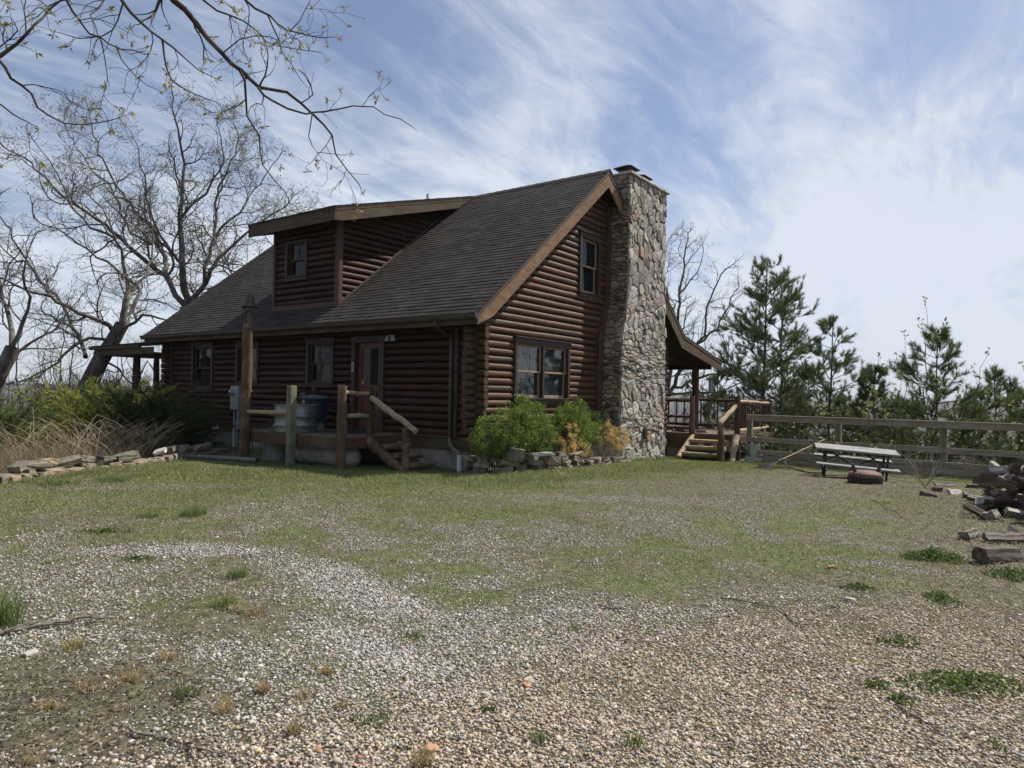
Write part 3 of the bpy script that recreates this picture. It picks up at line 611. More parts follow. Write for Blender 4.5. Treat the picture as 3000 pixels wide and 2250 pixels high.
mb.prism([(-.355, dz_(-.36)-.33), (-.355, dz_(-.36)-.05), (4.46, dz_(4.46)-.05), (4.02, dz_(4.02)-.32)], 1, A1-.04, A1); mb.build('rake_board', mFascD, dm, bevel=.004)
w = window('y', 5.72, 6.62, 4.36, 5.40, DX, muntin=True, head=False); w.name = 'dormer_window'
mb = MB(); mb.tube([(6.4, 7.55, 5.6), (6.4, 7.55, 8.35)], .05, 12); mb.build('vent_pipe', mat('pale_pipe', (.5, .5, .5), (.6, .6, .6), rough=.5, bump=0), CAB, smooth=True)
# ------------------------------------------------------------------ chimney of laid field stones
def clip(poly, p, q):
    """keep the part of poly nearer to p than q"""
    mx, my = (p[0]+q[0])/2, (p[1]+q[1])/2; dx, dy = q[0]-p[0], q[1]-p[1]; out = []
    n = len(poly)
    for i in range(n):
        a, b = poly[i], poly[(i+1) % n]; da = (a[0]-mx)*dx+(a[1]-my)*dy; db = (b[0]-mx)*dx+(b[1]-my)*dy
        if da <= 0: out.append(a)
        if (da < 0 < db) or (db < 0 < da): t = da/(da-db); out.append((a[0]+t*(b[0]-a[0]), a[1]+t*(b[1]-a[1])))
    return out
def stone_face(mb, U, V, pos, size=.34, seed=1, cols=None, dmin=.02, dmax=.062):
    rr = random.Random(seed); vs = np.linspace(0, V, 240)
    dens = 1.05+1.5*np.clip((fbm(vs*1.6, vs*0+seed, 7, 3)-.46)*4.5, 0, 1); cum = np.concatenate([[0], np.cumsum((dens[1:]+dens[:-1])/2*np.diff(vs))]); VV = cum[-1]
    inv = lambda w: float(np.interp(w, cum, vs))
    seeds = []; tries = 0
    while tries < 9000:
        tries += 1; u, w = rr.uniform(-.05, U+.05), rr.uniform(0, VV); m_ = size*(.48+1.05*rr.random()**1.4)*(1 if tries < 4500 else .5)
        if all((u-a)**2+(w-b)**2 > (max(m_, c*.75))**2 for a, b, c in seeds): seeds.append((u, w, m_))
    for i, (u, w, m_) in enumerate(seeds):
        poly = [(0, 0), (U, 0), (U, VV), (0, VV)]
        nb = sorted(((a-u)**2+(b-w)**2, a, b) for j, (a, b, c) in enumerate(seeds) if j != i and abs(a-u) < 1.1 and abs(b-w) < 1.1)
        for _, a, b in nb[:22]:
            poly = clip(poly, (u, w), (a, b))
            if len(poly) < 3: break
        if len(poly) < 3: continue
        P = [(a, inv(b)) for a, b in poly]
        # drop tiny edges
        Q = [p for k, p in enumerate(P) if math.hypot(p[0]-P[k-1][0], p[1]-P[k-1][1]) > .018]
        if len(Q) < 3: continue
        R2 = []
        for k in range(len(Q)):                               # midpoints, pushed a little, to break straight edges
            a, b = Q[k], Q[(k+1) % len(Q)]; R2.append(a)
            if math.hypot(a[0]-b[0], a[1]-b[1]) > .09: R2.append(((a[0]+b[0])/2+rr.uniform(-.008, .008), (a[1]+b[1])/2+rr.uniform(-.008, .008)))
        cu = sum(p[0] for p in R2)/len(R2); cv = sum(p[1] for p in R2)/len(R2)
        span = max(p[0] for p in R2)-min(p[0] for p in R2), max(p[1] for p in R2)-min(p[1] for p in R2); sm = min(span)
        def inset(p, t): L_ = math.hypot(p[0]-cu, p[1]-cv)+1e-6; k = max(.2, 1-t/L_); return (cu+(p[0]-cu)*k, cv+(p[1]-cv)*k)
        d = rr.uniform(dmin, dmax); tu, tv = rr.uniform(-.09, .09), rr.uniform(-.10, .10)
        g0 = .007+rr.random()*.006
        ring0 = [inset(p, g0) for p in R2]; ring1 = [inset(p, g0+.003+rr.random()*.004) for p in R2]; ring2 = [inset(p, g0+.012+min(.022, sm*.12)*rr.random()) for p in R2]
        n = len(R2); base = len(mb.v); c = cols(rr, cu, cv)
        def put(p, dd): mb.v.append(tuple(pos(p[0], p[1], dd))); mb.c.append(tuple(q*rr.uniform(.9, 1.1) for q in c))
        for p in ring0: put(p, -.01)
        for p in ring1: put(p, max(.006, d*.80+tu*(p[0]-cu)+tv*(p[1]-cv)))
        for p in ring2: put(p, d+tu*(p[0]-cu)+tv*(p[1]-cv)+rr.uniform(-.006, .006))
        put((cu+rr.uniform(-.2, .2)*span[0]*.5, cv+rr.uniform(-.2, .2)*span[1]*.5), d+rr.uniform(-.004, .010))
        for k in range(n):
            k2 = (k+1) % n
            mb.f += [(base+k, base+k2, base+n+k2, base+n+k), (base+n+k, base+n+k2, base+2*n+k2, base+2*n+k), (base+2*n+k, base+2*n+k2, base+3*n)]; mb.mi += [0, 0, 0]
def stone_cols(rr, u, v):
    t = rr.random()
    if t < .66: b = rr.uniform(.25, .50); return (b, b*.93, b*.83)
    if t < .86: b = rr.uniform(.20, .36); return (b, b*.86, b*.72)
    if t < .93: b = rr.uniform(.24, .36); return (b*1.1, b*.86, b*.70)
    if t < .94: return (.32, .22, .14)
    b = rr.uniform(.10, .17); return (b, b*.92, b*.92)
xl = lambda z: float(np.interp(z, [-1, .40, .46, 2.95, 4.25, 8], [5.06, 5.06, 5.12, 5.14, 5.46, 5.47]))
xrr = lambda z: float(np.interp(z, [-1, .40, .46, 3.2, 4.3, 8], [7.90, 7.90, 7.86, 7.86, 7.78, 7.76]))
YF, ZT, Z0c = -.64, 7.40, -.35
mb = MB()
stone_face(mb, 2.7, ZT-Z0c, lambda u, v, d: (xl(v+Z0c)+(xrr(v+Z0c)-xl(v+Z0c))*u/2.7, YF-d+.02, v+Z0c), seed=3, cols=stone_cols)
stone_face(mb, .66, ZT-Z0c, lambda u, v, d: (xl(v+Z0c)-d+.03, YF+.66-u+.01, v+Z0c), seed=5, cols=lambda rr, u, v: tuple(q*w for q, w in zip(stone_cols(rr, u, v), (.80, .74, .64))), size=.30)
stone_face(mb, .66, ZT-Z0c, lambda u, v, d: (xrr(v+Z0c)+d-.03, YF+u, v+Z0c), seed=8, cols=stone_cols, size=.30)
stone_face(mb, 2.3, 1.5, lambda u, v, d: (7.76-u, .05+d, v+5.9), seed=9, cols=stone_cols)
mStone = mat('field_stone', (.62, .62, .62), (1.25, 1.23, 1.20), (16, 16, 16), .9, .9, 10, vcol=True, bdist=.014, lo=.3, hi=.7)
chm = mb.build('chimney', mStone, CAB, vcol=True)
mb = MB(); zs_ = [Z0c, .40, .46, 2.95, 4.25, ZT]
for a, b in zip(zs_[:-1], zs_[1:]):
    q = lambda z: [(xl(z)+.03, YF+.03, z), (xrr(z)-.03, YF+.03, z), (xrr(z)-.03, .04, z), (xl(z)+.03, .04, z)]
    mb.add(q(a)+q(b), [(0, 1, 5, 4), (1, 2, 6, 5), (2, 3, 7, 6), (3, 0, 4, 7)])
mb.build('mortar_core', mat('dark_mortar', (.06, .055, .047), (.11, .10, .085), (12, 12, 12), .95, .4), chm)
mb = MB(); rr = random.Random(12); x = 5.40
while x < 7.82:                                              # uneven cap stones
    w = rr.uniform(.28, .5); x1 = min(x+w, 7.84); mb.box((x, YF-.06-rr.uniform(0, .03), ZT-.01), (x1-.012, YF+.32, ZT+.055+rr.uniform(-.01, .015)), (.42, .40, .36)); mb.box((x, YF+.325, ZT-.01), (x1-.012, .10, ZT+.05+rr.uniform(-.01, .01)), (.36, .35, .31)); x = x1
mb.build('cap_stone', mStone, chm, vcol=True, bevel=.012)
mBlk = mat('black_cap_steel', (.012, .012, .012), (.03, .028, .026), (9, 9, 9), .8, .1, spec=.1)
for cxx, cyy in ((5.82, -.36), (6.75, -.30)):
    mb = MB(); h = .27; z = ZT+.25
    mb.add([(cxx-h, cyy-h, z), (cxx+h, cyy-h, z), (cxx+h, cyy+h, z), (cxx-h, cyy+h, z), (cxx-.06, cyy, z+.11), (cxx+.06, cyy, z+.11), (cxx-h, cyy-h, z-.02), (cxx+h, cyy-h, z-.02), (cxx+h, cyy+h, z-.02), (cxx-h, cyy+h, z-.02)],
           [(0, 1, 5, 4), (1, 2, 5), (2, 3, 4, 5), (3, 0, 4), (6, 9, 8, 7), (0, 6, 7, 1), (1, 7, 8, 2), (2, 8, 9, 3), (3, 9, 6, 0)])
    cp = mb.build('chimney_cap', mBlk, chm)
for cxx, cyy in ((5.82, -.36), (6.75, -.30)):
    mb = MB()
    for k in range(11):
        a = -.15+.03*k
        for s_ in (-.15, .15): mb.tube([(cxx+a, cyy+s_, ZT+.04), (cxx+a, cyy+s_, ZT+.23)], .003, 4); mb.tube([(cxx+s_, cyy+a, ZT+.04), (cxx+s_, cyy+a, ZT+.23)], .003, 4)
    mb.box((cxx-.12, cyy-.12, ZT+.02), (cxx+.12, cyy+.12, ZT+.06))
    mb.build('spark_screen', mGalv, chm)
mb = MB(); mb.box((6.42, YF-.085, .36), (6.60, YF-.02, .66)); mb.box((6.44, YF-.092, .39), (6.58, YF-.084, .63)); mb.build('cleanout_door', mMetalD, chm, bevel=.004)

# ------------------------------------------------------------------ posts and rails of peeled logs
def knotty(p, q, r0, r1, seed, n=14, seg=9, wob=.05, bend=.012):
    rr = random.Random(seed); p, q = Vector(p), Vector(q); pts = []; rad = []
    kn = [rr.randrange(1, seg) for _ in range(3)]
    for i in range(seg+1):
        t = i/seg; pts.append(p.lerp(q, t)+Vector((rr.uniform(-bend, bend), rr.uniform(-bend, bend), rr.uniform(-bend, bend)))*(1 if 0 < i < seg else 0))
        rad.append((r0+(r1-r0)*t)*(1+rr.uniform(-.05, .05)+(.14 if i in kn else 0)))
    return pts, rad
def log(name, p, q, r0, r1, m, par, seed, n=14, seg=9, label=None, **k):
    pts, rad = knotty(p, q, r0, r1, seed, n, seg, **k); mb = MB(); mb.tube(pts, rad, n, wob=.05, rs=seed); o = mb.build(name, m, par, smooth=True, ang=50)
    if label: o['label'] = label
    return o
DK = thing('entry_deck', (-.9, 3.5, 0), 'low wooden entry deck with log posts before the cabin door', 'deck')
mb = MB()
for k in range(13): x = -1.80+k*.142; mb.box((x, 1.93, .565), (x+.136, 5.28, .60))
mb.build('deck_boards', mDeck, DK, bevel=.003)
mb = MB(); mb.box((-1.84, 1.90, .345), (-1.80, 5.30, .575)); mb.box((-1.80, 1.90, .345), (-.02, 1.94, .575)); mb.box((-1.8, 5.26, .345), (-.02, 5.30, .575)); mb.build('fascia_board', mDeckF, DK, bevel=.003)
mb = MB()
for y in (2.5, 3.2, 3.9, 4.6): mb.box((-1.79, y, .37), (-.05, y+.04, .56))
mb.build('joist', mSoff, DK)
b = MB(); b.box((-2.01, 3.34, -.3), (-1.86, 3.49, 1.62)); b.build('post', mGreyP, DK, bevel=.008)['label'] = 'square grey cracked post'
log('post', (-1.93, 1.80, -.3), (-1.94, 1.78, 1.635), .098, .085, mPost, DK, 5, label='round post with peeled patches')
log('post', (-1.02, 1.99, .58), (-1.03, 2.0, 1.60), .075, .068, mPostD, DK, 6)
log('post', (-1.05, .90, -.3), (-1.04, .92, .80), .080, .066, mPost, DK, 7)
log('post', (-.10, 5.05, .5), (-.10, 5.05, 1.62), .06, .055, mPostD, DK, 8)
log('rail', (-1.93, 5.0, 1.02), (-1.93, 3.42, 1.04), .045, .055, mRail, DK, 9, n=10); log('rail', (-1.9, 5.08, 1.46), (-.1, 5.05, 1.50), .045, .035, mPostD, DK, 10, n=10)
log('rail', (-1.93, 1.80, 1.50), (-1.03, 2.0, 1.47), .045, .04, mRail, DK, 11, n=10); log('rail', (-1.93, 1.80, 1.03), (-1.03, 2.0, 1.02), .045, .04, mRail, DK, 12, n=10)
log('handrail', (-1.03, 1.95, 1.39), (-1.05, .62, .76), .062, .058, mRail, DK, 13)
log('stringer', (-1.10, 1.92, .50), (-1.10, .86, -.10), .115, .085, mPost, DK, 14, label='thick split log stringer'); log('stringer', (-.27, 1.90, .42), (-.22, .9, -.1), .05, .05, mRail, DK, 15)
for k, (y, z) in enumerate(((1.63, .43), (1.31, .26), (.98, .085))):
    b = MB(); rr = random.Random(k); n = 8
    top = [(y-.15, z), (y+.15, z), (y+.15, z-.05), (y+.06, z-.10-rr.uniform(0, .03)), (y-.08, z-.11), (y-.14, z-.055)]
    vs = []; 
    for i in range(n+1):
        x = -1.02+.75*i/n
        vs += [(x, yy+rr.uniform(-.008, .008), zz+(rr.uniform(-.012, .012) if j > 1 else rr.uniform(-.003, .003))) for j, (yy, zz) in enumerate(top)]
    fs = [(i*6+j, i*6+(j+1) % 6, (i+1)*6+(j+1) % 6, (i+1)*6+j) for i in range(n) for j in range(6)]+[tuple(range(6)), tuple(range(n*6, n*6+6))[::-1]]
    b.add(vs, fs); b.build('tread', mRough, DK)
# bell on its tall post
BP = thing('bell_post', (-1.92, 5.1, -.07), 'tall peeled log post carrying an old cast iron bell', 'bell post')
pts = [(-1.93, 5.12, -.3), (-1.93, 5.11, .4), (-1.915, 5.11, 1.0), (-1.92, 5.12, 1.6), (-1.91, 5.10, 2.1), (-1.92, 5.11, 2.55), (-1.92, 5.10, 2.9), (-1.92, 5.09, 3.0)]
mb = MB(); mb.tube(pts, [.125, .118, .115, .118, .112, .116, .108, .105], 14, wob=.05, rs=3); mb.tube([(-1.90, 5.05, 2.9), (-1.90, 5.05, 3.24)], [.068, .058], 10, wob=.06); mb.build('post', mPost, BP, smooth=True, ang=50)
mIron = mat('old_cast_iron', (.045, .04, .037), (.10, .085, .075), (14, 14, 14), .6, .3, 6, metal=.5)
mb = MB(); mb.tube([(-1.9, 4.98, 3.22), (-1.9, 4.90, 3.34), (-1.9, 4.94, 3.50)], .016, 8); mb.tube([(-1.9, 5.14, 3.22), (-1.9, 5.28, 3.34), (-1.9, 5.24, 3.50)], .016, 8); mb.box((-1.94, 4.98, 3.20), (-1.86, 5.16, 3.25)); mb.tube([(-1.9, 5.24, 3.50), (-1.9, 5.35, 3.40), (-1.9, 5.37, 3.05)], .01, 6); mb.build('bell_yoke', mIron, BP)
mb = MB(); mb.lathe([(.19, -.14), (.185, -.125), (.145, -.09), (.115, -.03), (.10, .05), (.075, .10), (.035, .125), (.03, .15), (.04, .165), (.0, .18)], (-1.9, 5.09, 3.52), 24); mb.build('bell', mIron, BP, smooth=True, ang=60)

# ------------------------------------------------------------------ things on and under the entry deck
ST = thing('stock_tank', (-1.38, 4.02, .6), 'round galvanised stock tank standing on the entry deck', 'tank')
mb = MB(); pr = [(.435, 0), (.45, .012), (.45, .13), (.462, .15), (.45, .17), (.45, .33), (.462, .35), (.45, .37), (.45, .57), (.465, .585), (.465, .60), (.445, .60), (.43, .56), (.43, .05), (0, .05)]
mb.lathe(pr, (-1.38, 4.02, .602), 48); mb.build('body', mat('dull_galvanised_tank', (.20, .21, .21), (.32, .33, .335), (4, 4, 9), .45, .06, 6, metal=.7, c3=(.17, .175, .17), s3=4), ST, smooth=True, ang=35)
mb = MB(); mb.tube([(-1.79, 4.14, .72), (-1.86, 4.165, .72)], .025, 10); mb.build('drain_plug', mGalv, ST)
LT = thing('lantern', (-1.0, 4.25, 1.2), 'dark glass lantern behind the rim of the stock tank', 'lantern')
mb = MB(); mb.lathe([(.11, 0), (.11, .03), (.09, .05)], (-1.0, 4.25, 1.16), 16); mb.lathe([(.09, .24), (.11, .26), (.06, .31), (.0, .33)], (-1.0, 4.25, 1.16), 16)
for k in range(4): a = k*math.pi/2+.4; mb.tube([(-1.0+.09*math.cos(a), 4.25+.09*math.sin(a), 1.20), (-1.0+.09*math.cos(a), 4.25+.09*math.sin(a), 1.41)], .006, 5)
mb.tube([(-1.0+.5, 4.25, .62), (-1.0, 4.25, 1.16)][::-1] if False else [(-1.0, 4.25, .6), (-1.0, 4.25, 1.17)], .02, 8); mb.build('frame', mMetalD, LT); mb = MB(); mb.lathe([(.03, 0), (.035, .09), (0, .11)], (-1.0, 4.25, 1.20), 12); mb.build('candle', mat('candle_wax', (.3, .27, .22), (.4, .36, .3), bump=0), LT)
BN = thing('trash_bin', (-.52, 4.5, .6), 'dark blue round trash bin with lid against the cabin wall', 'trash bin')
mBlue = mat('dark_blue_plastic', (.020, .026, .038), (.032, .040, .056), (4, 4, 4), .5, .05)
mb = MB(); mb.lathe([(.25, 0), (.27, .05), (.305, .68), (.33, .70), (.33, .73), (.30, .735)], (-.52, 4.5, .602), 28); mb.box((-.90, 4.44, 1.13), (-.82, 4.56, 1.17)); mb.build('body', mBlue, BN, smooth=True)
mb = MB(); mb.lathe([(.345, 0), (.35, .03), (.31, .05), (.1, .085), (0, .085)], (-.52, 4.5, 1.335), 28); mb.build('lid', mat('blue_lid', (.09, .12, .135), (.13, .16, .175), (5, 5, 5), .45, .05), BN, smooth=True)
mb = MB(); pts = [(-.9, 4.75, 1.1), (-.93, 4.6, 1.20), (-.92, 4.45, 1.22), (-.9, 4.3, 1.16), (-.88, 4.2, 1.2)]; mb.tube(pts, .012, 6); mb.box((-.95, 4.52, 1.12), (-.93, 4.60, 1.20), mi=1); mb.build('strap', [mSoff, mat('white_tag', (.6, .6, .58), (.7, .7, .68), bump=0)], BN)
o = MB()
def rockmesh(rr, sx, sy, sz, flat=.0, sub=2):
    """one weathered angular stone"""
    n = 10; vs = []
    import bmesh as _b
    bm = _b.new(); _b.ops.create_cube(bm, size=1)
    _b.ops.subdivide_edges(bm, edges=bm.edges[:], cuts=2, use_grid_fill=True)
    s0 = rr.uniform(0, 99)
    for v in bm.verts:
        p = v.co; l = p.length
        p2 = p*(1-.30*(1-flat)*(l-.5)/.37)
        k = float(fbm(p.x*2.3+s0, p.y*2.3+p.z*3.1, int(s0) % 17, 3))-.5
        v.co = Vector((p2.x*sx*(1+k*.55), p2.y*sy*(1+k*.55), p2.z*sz*(1+k*.45)))
    vs = [tuple(v.co) for v in bm.verts]; bm.verts.index_update(); fs = [tuple(v.index for v in f.verts) for f in bm.faces]; bm.free(); return vs, fs
mRock = mat('border_rock', (.075, .064, .052), (.21, .185, .15), (7, 7, 7), .92, .8, 9, c3=(.20, .19, .13), s3=3.0, bdist=.015)
mRockT = mat('tan_rock', (.16, .12, .085), (.31, .245, .17), (7, 7, 7), .92, .8, 9, bdist=.015)
mRockW = mat('pale_rock', (.30, .28, .25), (.48, .455, .41), (9, 9, 9), .9, .5, 8)
def rock(loc, s, rz, m, seed, label, group, tilt=0.1, flat=.5, name='rock', cat='rock'):
    rr = random.Random(seed); vs, fs = rockmesh(rr, *s, flat=flat); mb = MB()
    R3 = Matrix.Rotation(rz, 3, 'Z') @ Matrix.Rotation(rr.uniform(-tilt, tilt), 3, 'X') @ Matrix.Rotation(rr.uniform(-tilt, tilt), 3, 'Y')
    mb.add([R3 @ Vector(v)+Vector([float(q) for q in loc]) for v in vs], fs); o = mb.build(name, m, origin=loc); return tag(o, label, cat, group)
rock((-.78, 4.02, .69), (.25, .22, .20), .4, mRock, 70, 'mossy grey stone block beside the blue bin', None, flat=.8)
mb = MB(); mb.box((-.95, 2.55, .602), (-.30, 3.55, .618)); tag(mb.build('doormat', mat('black_rubber_mat', (.012, .012, .013), (.03, .03, .03), (40, 40, 40), .9, .5), origin=(-.6, 3.1, .6), bevel=.004), 'black doormat in front of the cabin door', 'doormat')
WT = thing('water_tank', (-1.28, 3.05, .13), 'pale horizontal steel tank lying under the entry deck', 'tank')
mTank = mat('pale_tank_paint', (.22, .21, .195), (.38, .365, .34), (3, 3, 3), .55, .15, 7, c3=(.18, .15, .115), s3=2.2)
mb = MB(); pr = [(0, -.98), (.10, -.965), (.19, -.90), (.235, -.80), (.235, -.02), (.239, -.01), (.239, .01), (.235, .02), (.235, .80), (.19, .90), (.10, .965), (0, .98)]
b0 = MB(); b0.lathe(pr, (0, 0, 0), 28); mb.add([(-1.28+v[0], 3.05+v[2], .15+v[1]) for v in b0.v], [f[::-1] for f in b0.f]); mb.build('body', mTank, WT, smooth=True, ang=40)
mb = MB(); mb.tube([(-1.50, 2.9, .14), (-1.54, 2.9, .14)], .02, 8); mb.box((-1.3, 2.4, -.12), (-1.1, 2.5, 0)); mb.box((-1.3, 3.6, -.12), (-1.1, 3.7, 0)); mb.build('fitting', mMetalD, WT)
mb = MB(); c4 = (-1.35, 4.78, -.10)
prof = [(.40, 0), (.40, .03), (.365, .04), (.31, .42), (.29, .44), (0, .44)]; mb.lathe(prof, c4, 28, sx=.75)
tag(mb.build('plastic_tub', mat('grey_tub_plastic', (.15, .145, .13), (.22, .215, .2), (4, 4, 4), .5, .1), origin=c4, smooth=True), 'grey plastic tub upside down under the deck', 'tub')
p_ = [(-2.75, 6.4, -.04), (-2.55, 5.8, -.02), (-2.35, 5.0, -.01), (-2.2, 4.2, .0)]
mb = MB(); mb.tube([Vector(a).lerp(Vector(b), k/6) for a, b in zip(p_[:-1], p_[1:]) for k in range(6)]+[Vector(p_[-1])], .052, 12, cap=False); mb.tube([(-2.2, 4.2, 0), (-2.21, 4.24, 0)], .045, 12, mi=1)
tag(mb.build('drain_pipe', [mat('old_grey_pipe', (.10, .095, .08), (.19, .18, .155), (6, 6, 6), .7, .3), mSoff], origin=(-2.4, 5.2, 0), smooth=True), 'grey drain pipe lying on the grass by the bell post', 'pipe')
GC = thing('garden_chair', (-.85, 6.0, 0), 'small metal garden chair between deck and meter', 'chair')
mb = MB(); mb.box((-1.05, 5.8, .41), (-.65, 6.2, .44)); mb.build('seat', mMetalD, GC); 
for sx, sy in ((-1.03, 5.82), (-1.03, 6.18), (-.67, 5.82), (-.67, 6.18)): b = MB(); b.tube([(sx, sy, -.08), (sx, sy, .42)], .012, 8); b.build('leg', mMetalD, GC)
mb = MB(); mb.tube([(-.67, 5.82, .42), (-.63, 5.82, .70), (-.63, 6.18, .70), (-.67, 6.18, .42)], .012, 8); mb.build('backrest', mMetalD, GC)
# electricity meter
EM = thing('electric_meter', (-.12, 8.4, 1.0), 'grey electric meter cabinet on the cabin wall', 'meter')
mBoxG = mat('meter_grey_paint', (.24, .255, .26), (.33, .345, .35), (4, 4, 4), .5, .08, c3=(.30, .31, .31), s3=5)
mb = MB(); mb.box((-.17, 8.22, .95), (-.02, 8.60, 1.60)); mb.box((-.176, 8.23, .96), (-.169, 8.59, 1.255)); mb.box((-.176, 8.23, 1.27), (-.169, 8.59, 1.59)); mb.build('cabinet', mBoxG, EM, bevel=.006)
mb = MB(); b0 = MB(); b0.lathe([(.085, 0), (.085, .03), (.07, .05), (.07, .10), (.05, .12), (0, .125)], (0, 0, 0), 24); mb.add([(-.176-v[2], 8.45+v[0], 1.42+v[1]) for v in b0.v], b0.f); mb.build('dial', mGalv, EM, smooth=True)
mb = MB(); mb.box((-.305, 8.42, 1.41), (-.298, 8.48, 1.44)); mb.build('dial_face', mSoff, EM)
mb = MB(); mb.tube([(-.10, 8.50, .95), (-.10, 8.50, .45)], .024, 10); mb.tube([(-.10, 8.36, .95), (-.10, 8.36, -.2)], .022, 10); mb.tube([(-.10, 8.27, .95), (-.10, 8.27, .60)], .026, 10); mb.box((-.14, 8.22, .42), (-.04, 8.38, .64)); mb.tube([(-.10, 8.50, .46), (-.10, 8.50, -.2)], .028, 10, mi=1); mb.build('conduit', [mBoxG, mat('white_conduit', (.5, .5, .48), (.6, .6, .58), rough=.5, bump=0)], EM)
# old window sash leaning on the foundation
OW = thing('old_window_frame', (-.28, 10.2, -.05), 'old teal window frame leaning on the foundation', 'window frame')
mTeal = mat('faded_teal_paint', (.14, .20, .19), (.24, .30, .28), (6, 6, 6), .7, .2)
mb = MB(); T_ = lambda y, z: (-.12-.32*(1-(z+.1)/.65), y, z)
for a, b in (((9.95, -.1), (9.95, .50)), ((10.75, -.1), (10.75, .50)), ((9.95, .46), (10.75, .46)), ((9.95, -.06), (10.75, -.06)), ((10.35, -.1), (10.35, .45))): mb.beam(T_(*a), T_(*b), .08 if a[0] != 10.35 else .03, .035, (1, 0, 0))
mb.build('frame', mTeal, OW); mb = MB(); mb.add([T_(9.97, -.08), T_(10.73, -.08), T_(10.73, .46), T_(9.97, .46)], [(0, 1, 2, 3)]); mb.build('pane', mGlass, OW)

# ------------------------------------------------------------------ open porch deck at the far side with its stair
PD = thing('porch_deck', (11, 1, .43), 'rustic log porch deck with railing and stair beyond the chimney', 'porch')
mb = MB()
for k in range(23): x = 9.42+k*.142; mb.box((x, -2.30, .40), (x+.137, 9.0, .435))
mb.build('deck_boards', mDeck, PD)
mb = MB(); mb.box((9.38, -2.32, .22), (9.42, -.0, .405)); mb.box((9.42, -2.34, .22), (12.68, -2.30, .405)); mb.box((12.68, -2.3, .22), (12.72, 9, .405)); mb.box((9.405, -.9, -.05), (9.44, -.05, .22)); mb.build('fascia_board', mDeckF, PD, bevel=.003)
mb = MB(); mb.box((9.46, -.9, -.6), (9.6, -.05, -.05)); mb.build('foundation', mConc, PD)
for k, (x, y, z1, r) in enumerate(((9.42, -.86, 1.58, .085), (9.44, -2.24, 1.57, .085), (12.62, -2.24, 1.50, .10))): log('newel_post', (x, y, -.5), (x, y, z1), r, r*.85, mPostD if k else mPost, PD, 30+k, wob=.07)
for k, (x, y) in enumerate(((12.45, .25), (12.45, 3.3), (12.45, 6.4), (12.45, 9.0))): log('roof_post', (x, y, -.6), (x, y, 2.62), .12, .11, mPostD, PD, 40+k, wob=.07)
log('support_post', (12.0, -2.0, -1.5), (12.0, -2.0, .25), .16, .15, mPostD, PD, 47)
log('rail', (12.62, -2.24, 1.44), (12.55, 2.8, 1.44), .045, .045, mPostD, PD, 50, n=8); log('rail', (12.55, 2.8, 1.44), (12.55, 9, 1.44), .045, .045, mPostD, PD, 51, n=8)
log('rail', (12.62, -2.24, .58), (12.55, 2.8, .58), .045, .045, mPostD, PD, 52, n=8); log('rail', (12.55, 2.8, .58), (12.55, 9, .58), .045, .045, mPostD, PD, 53, n=8)
log('rail', (9.5, -2.26, 1.42), (12.6, -2.24, 1.38), .055, .045, mRail, PD, 54, n=10); log('rail', (9.5, -2.28, .56), (12.6, -2.24, .60), .055, .045, mRail, PD, 55, n=10)
for z, r in ((1.42, .045), (.93, .045), (.58, .04)): log('rail', (9.42, -.86, z), (9.44, -.02, z), r, r, mPostD, PD, 56+int(z*9), n=8)
k = 0
for y in np.arange(-2.0, 6.5, .30): log('baluster', (12.60, float(y), .60), (12.60, float(y), 1.43), .028, .026, mGreyP if k % 3 == 0 else mPostD, PD, 100+k, n=6, seg=4, bend=.008); k += 1
for x in np.arange(9.72, 12.5, .20): log('baluster', (float(x), -2.26, .58), (float(x), -2.25, 1.40), .026, .024, mPostD, PD, 100+k, n=6, seg=4, bend=.008); k += 1
for k2, (x, z) in enumerate(((9.16, .27), (8.86, .10), (8.55, -.075))):
    b = MB(); rr = random.Random(k2+40); n = 9; top = [(x-.16, z), (x+.16, z), (x+.16, z-.05), (x+.06, z-.10), (x-.09, z-.12), (x-.15, z-.05)]; vs = []
    for i in range(n+1):
        y = -2.10+1.16*i/n; vs += [(xx+rr.uniform(-.008, .008), y, zz+(rr.uniform(-.014, .014) if j > 1 else rr.uniform(-.003, .003))) for j, (xx, zz) in enumerate(top)]
    fs = [(i*6+j, i*6+(j+1) % 6, (i+1)*6+(j+1) % 6, (i+1)*6+j)[::-1] for i in range(n) for j in range(6)]+[tuple(range(6))[::-1], tuple(range(n*6, n*6+6))]
    b.add(vs, fs); b.build('tread', mRail, PD)
log('stringer', (9.42, -.90, .36), (8.25, -.92, -.22), .075, .07, mRail, PD, 60); log('stringer', (9.36, -2.24, .40), (8.62, -2.36, -.36), .11, .07, mRail, PD, 61, wob=.1)
log('newel_post', (8.36, -2.14, -.5), (8.36, -2.14, .74), .098, .088, mPost, PD, 62); log('handrail', (9.44, -2.22, 1.34), (8.26, -2.14, .80), .07, .07, mRail, PD, 63)
# lamp under the porch roof
mb = MB(); mb.lathe([(.0, -.09), (.07, -.07), (.09, 0), (.06, .07), (.03, .09)], (9.6, .25, 2.98), 16); mb.build('porch_lamp', mat('white_glass_globe', (.5, .5, .5), (.6, .6, .6), rough=.2, bump=0), CAB, smooth=True)
mb = MB(); mb.beam((9.42, .3, 3.02), (12.6, .3, 2.58), .09, .14); mb.box((12.4, -.3, 2.50), (12.52, 12.6, 2.66)); mb.build('porch_beam', mSoff, CAB)
for k, (x, y, z, a) in enumerate(((10.1, -.15, .50, .2), (10.35, -.35, .49, 1.1), (10.9, -.1, .50, 2.0), (9.85, -.5, .49, .6))): pass

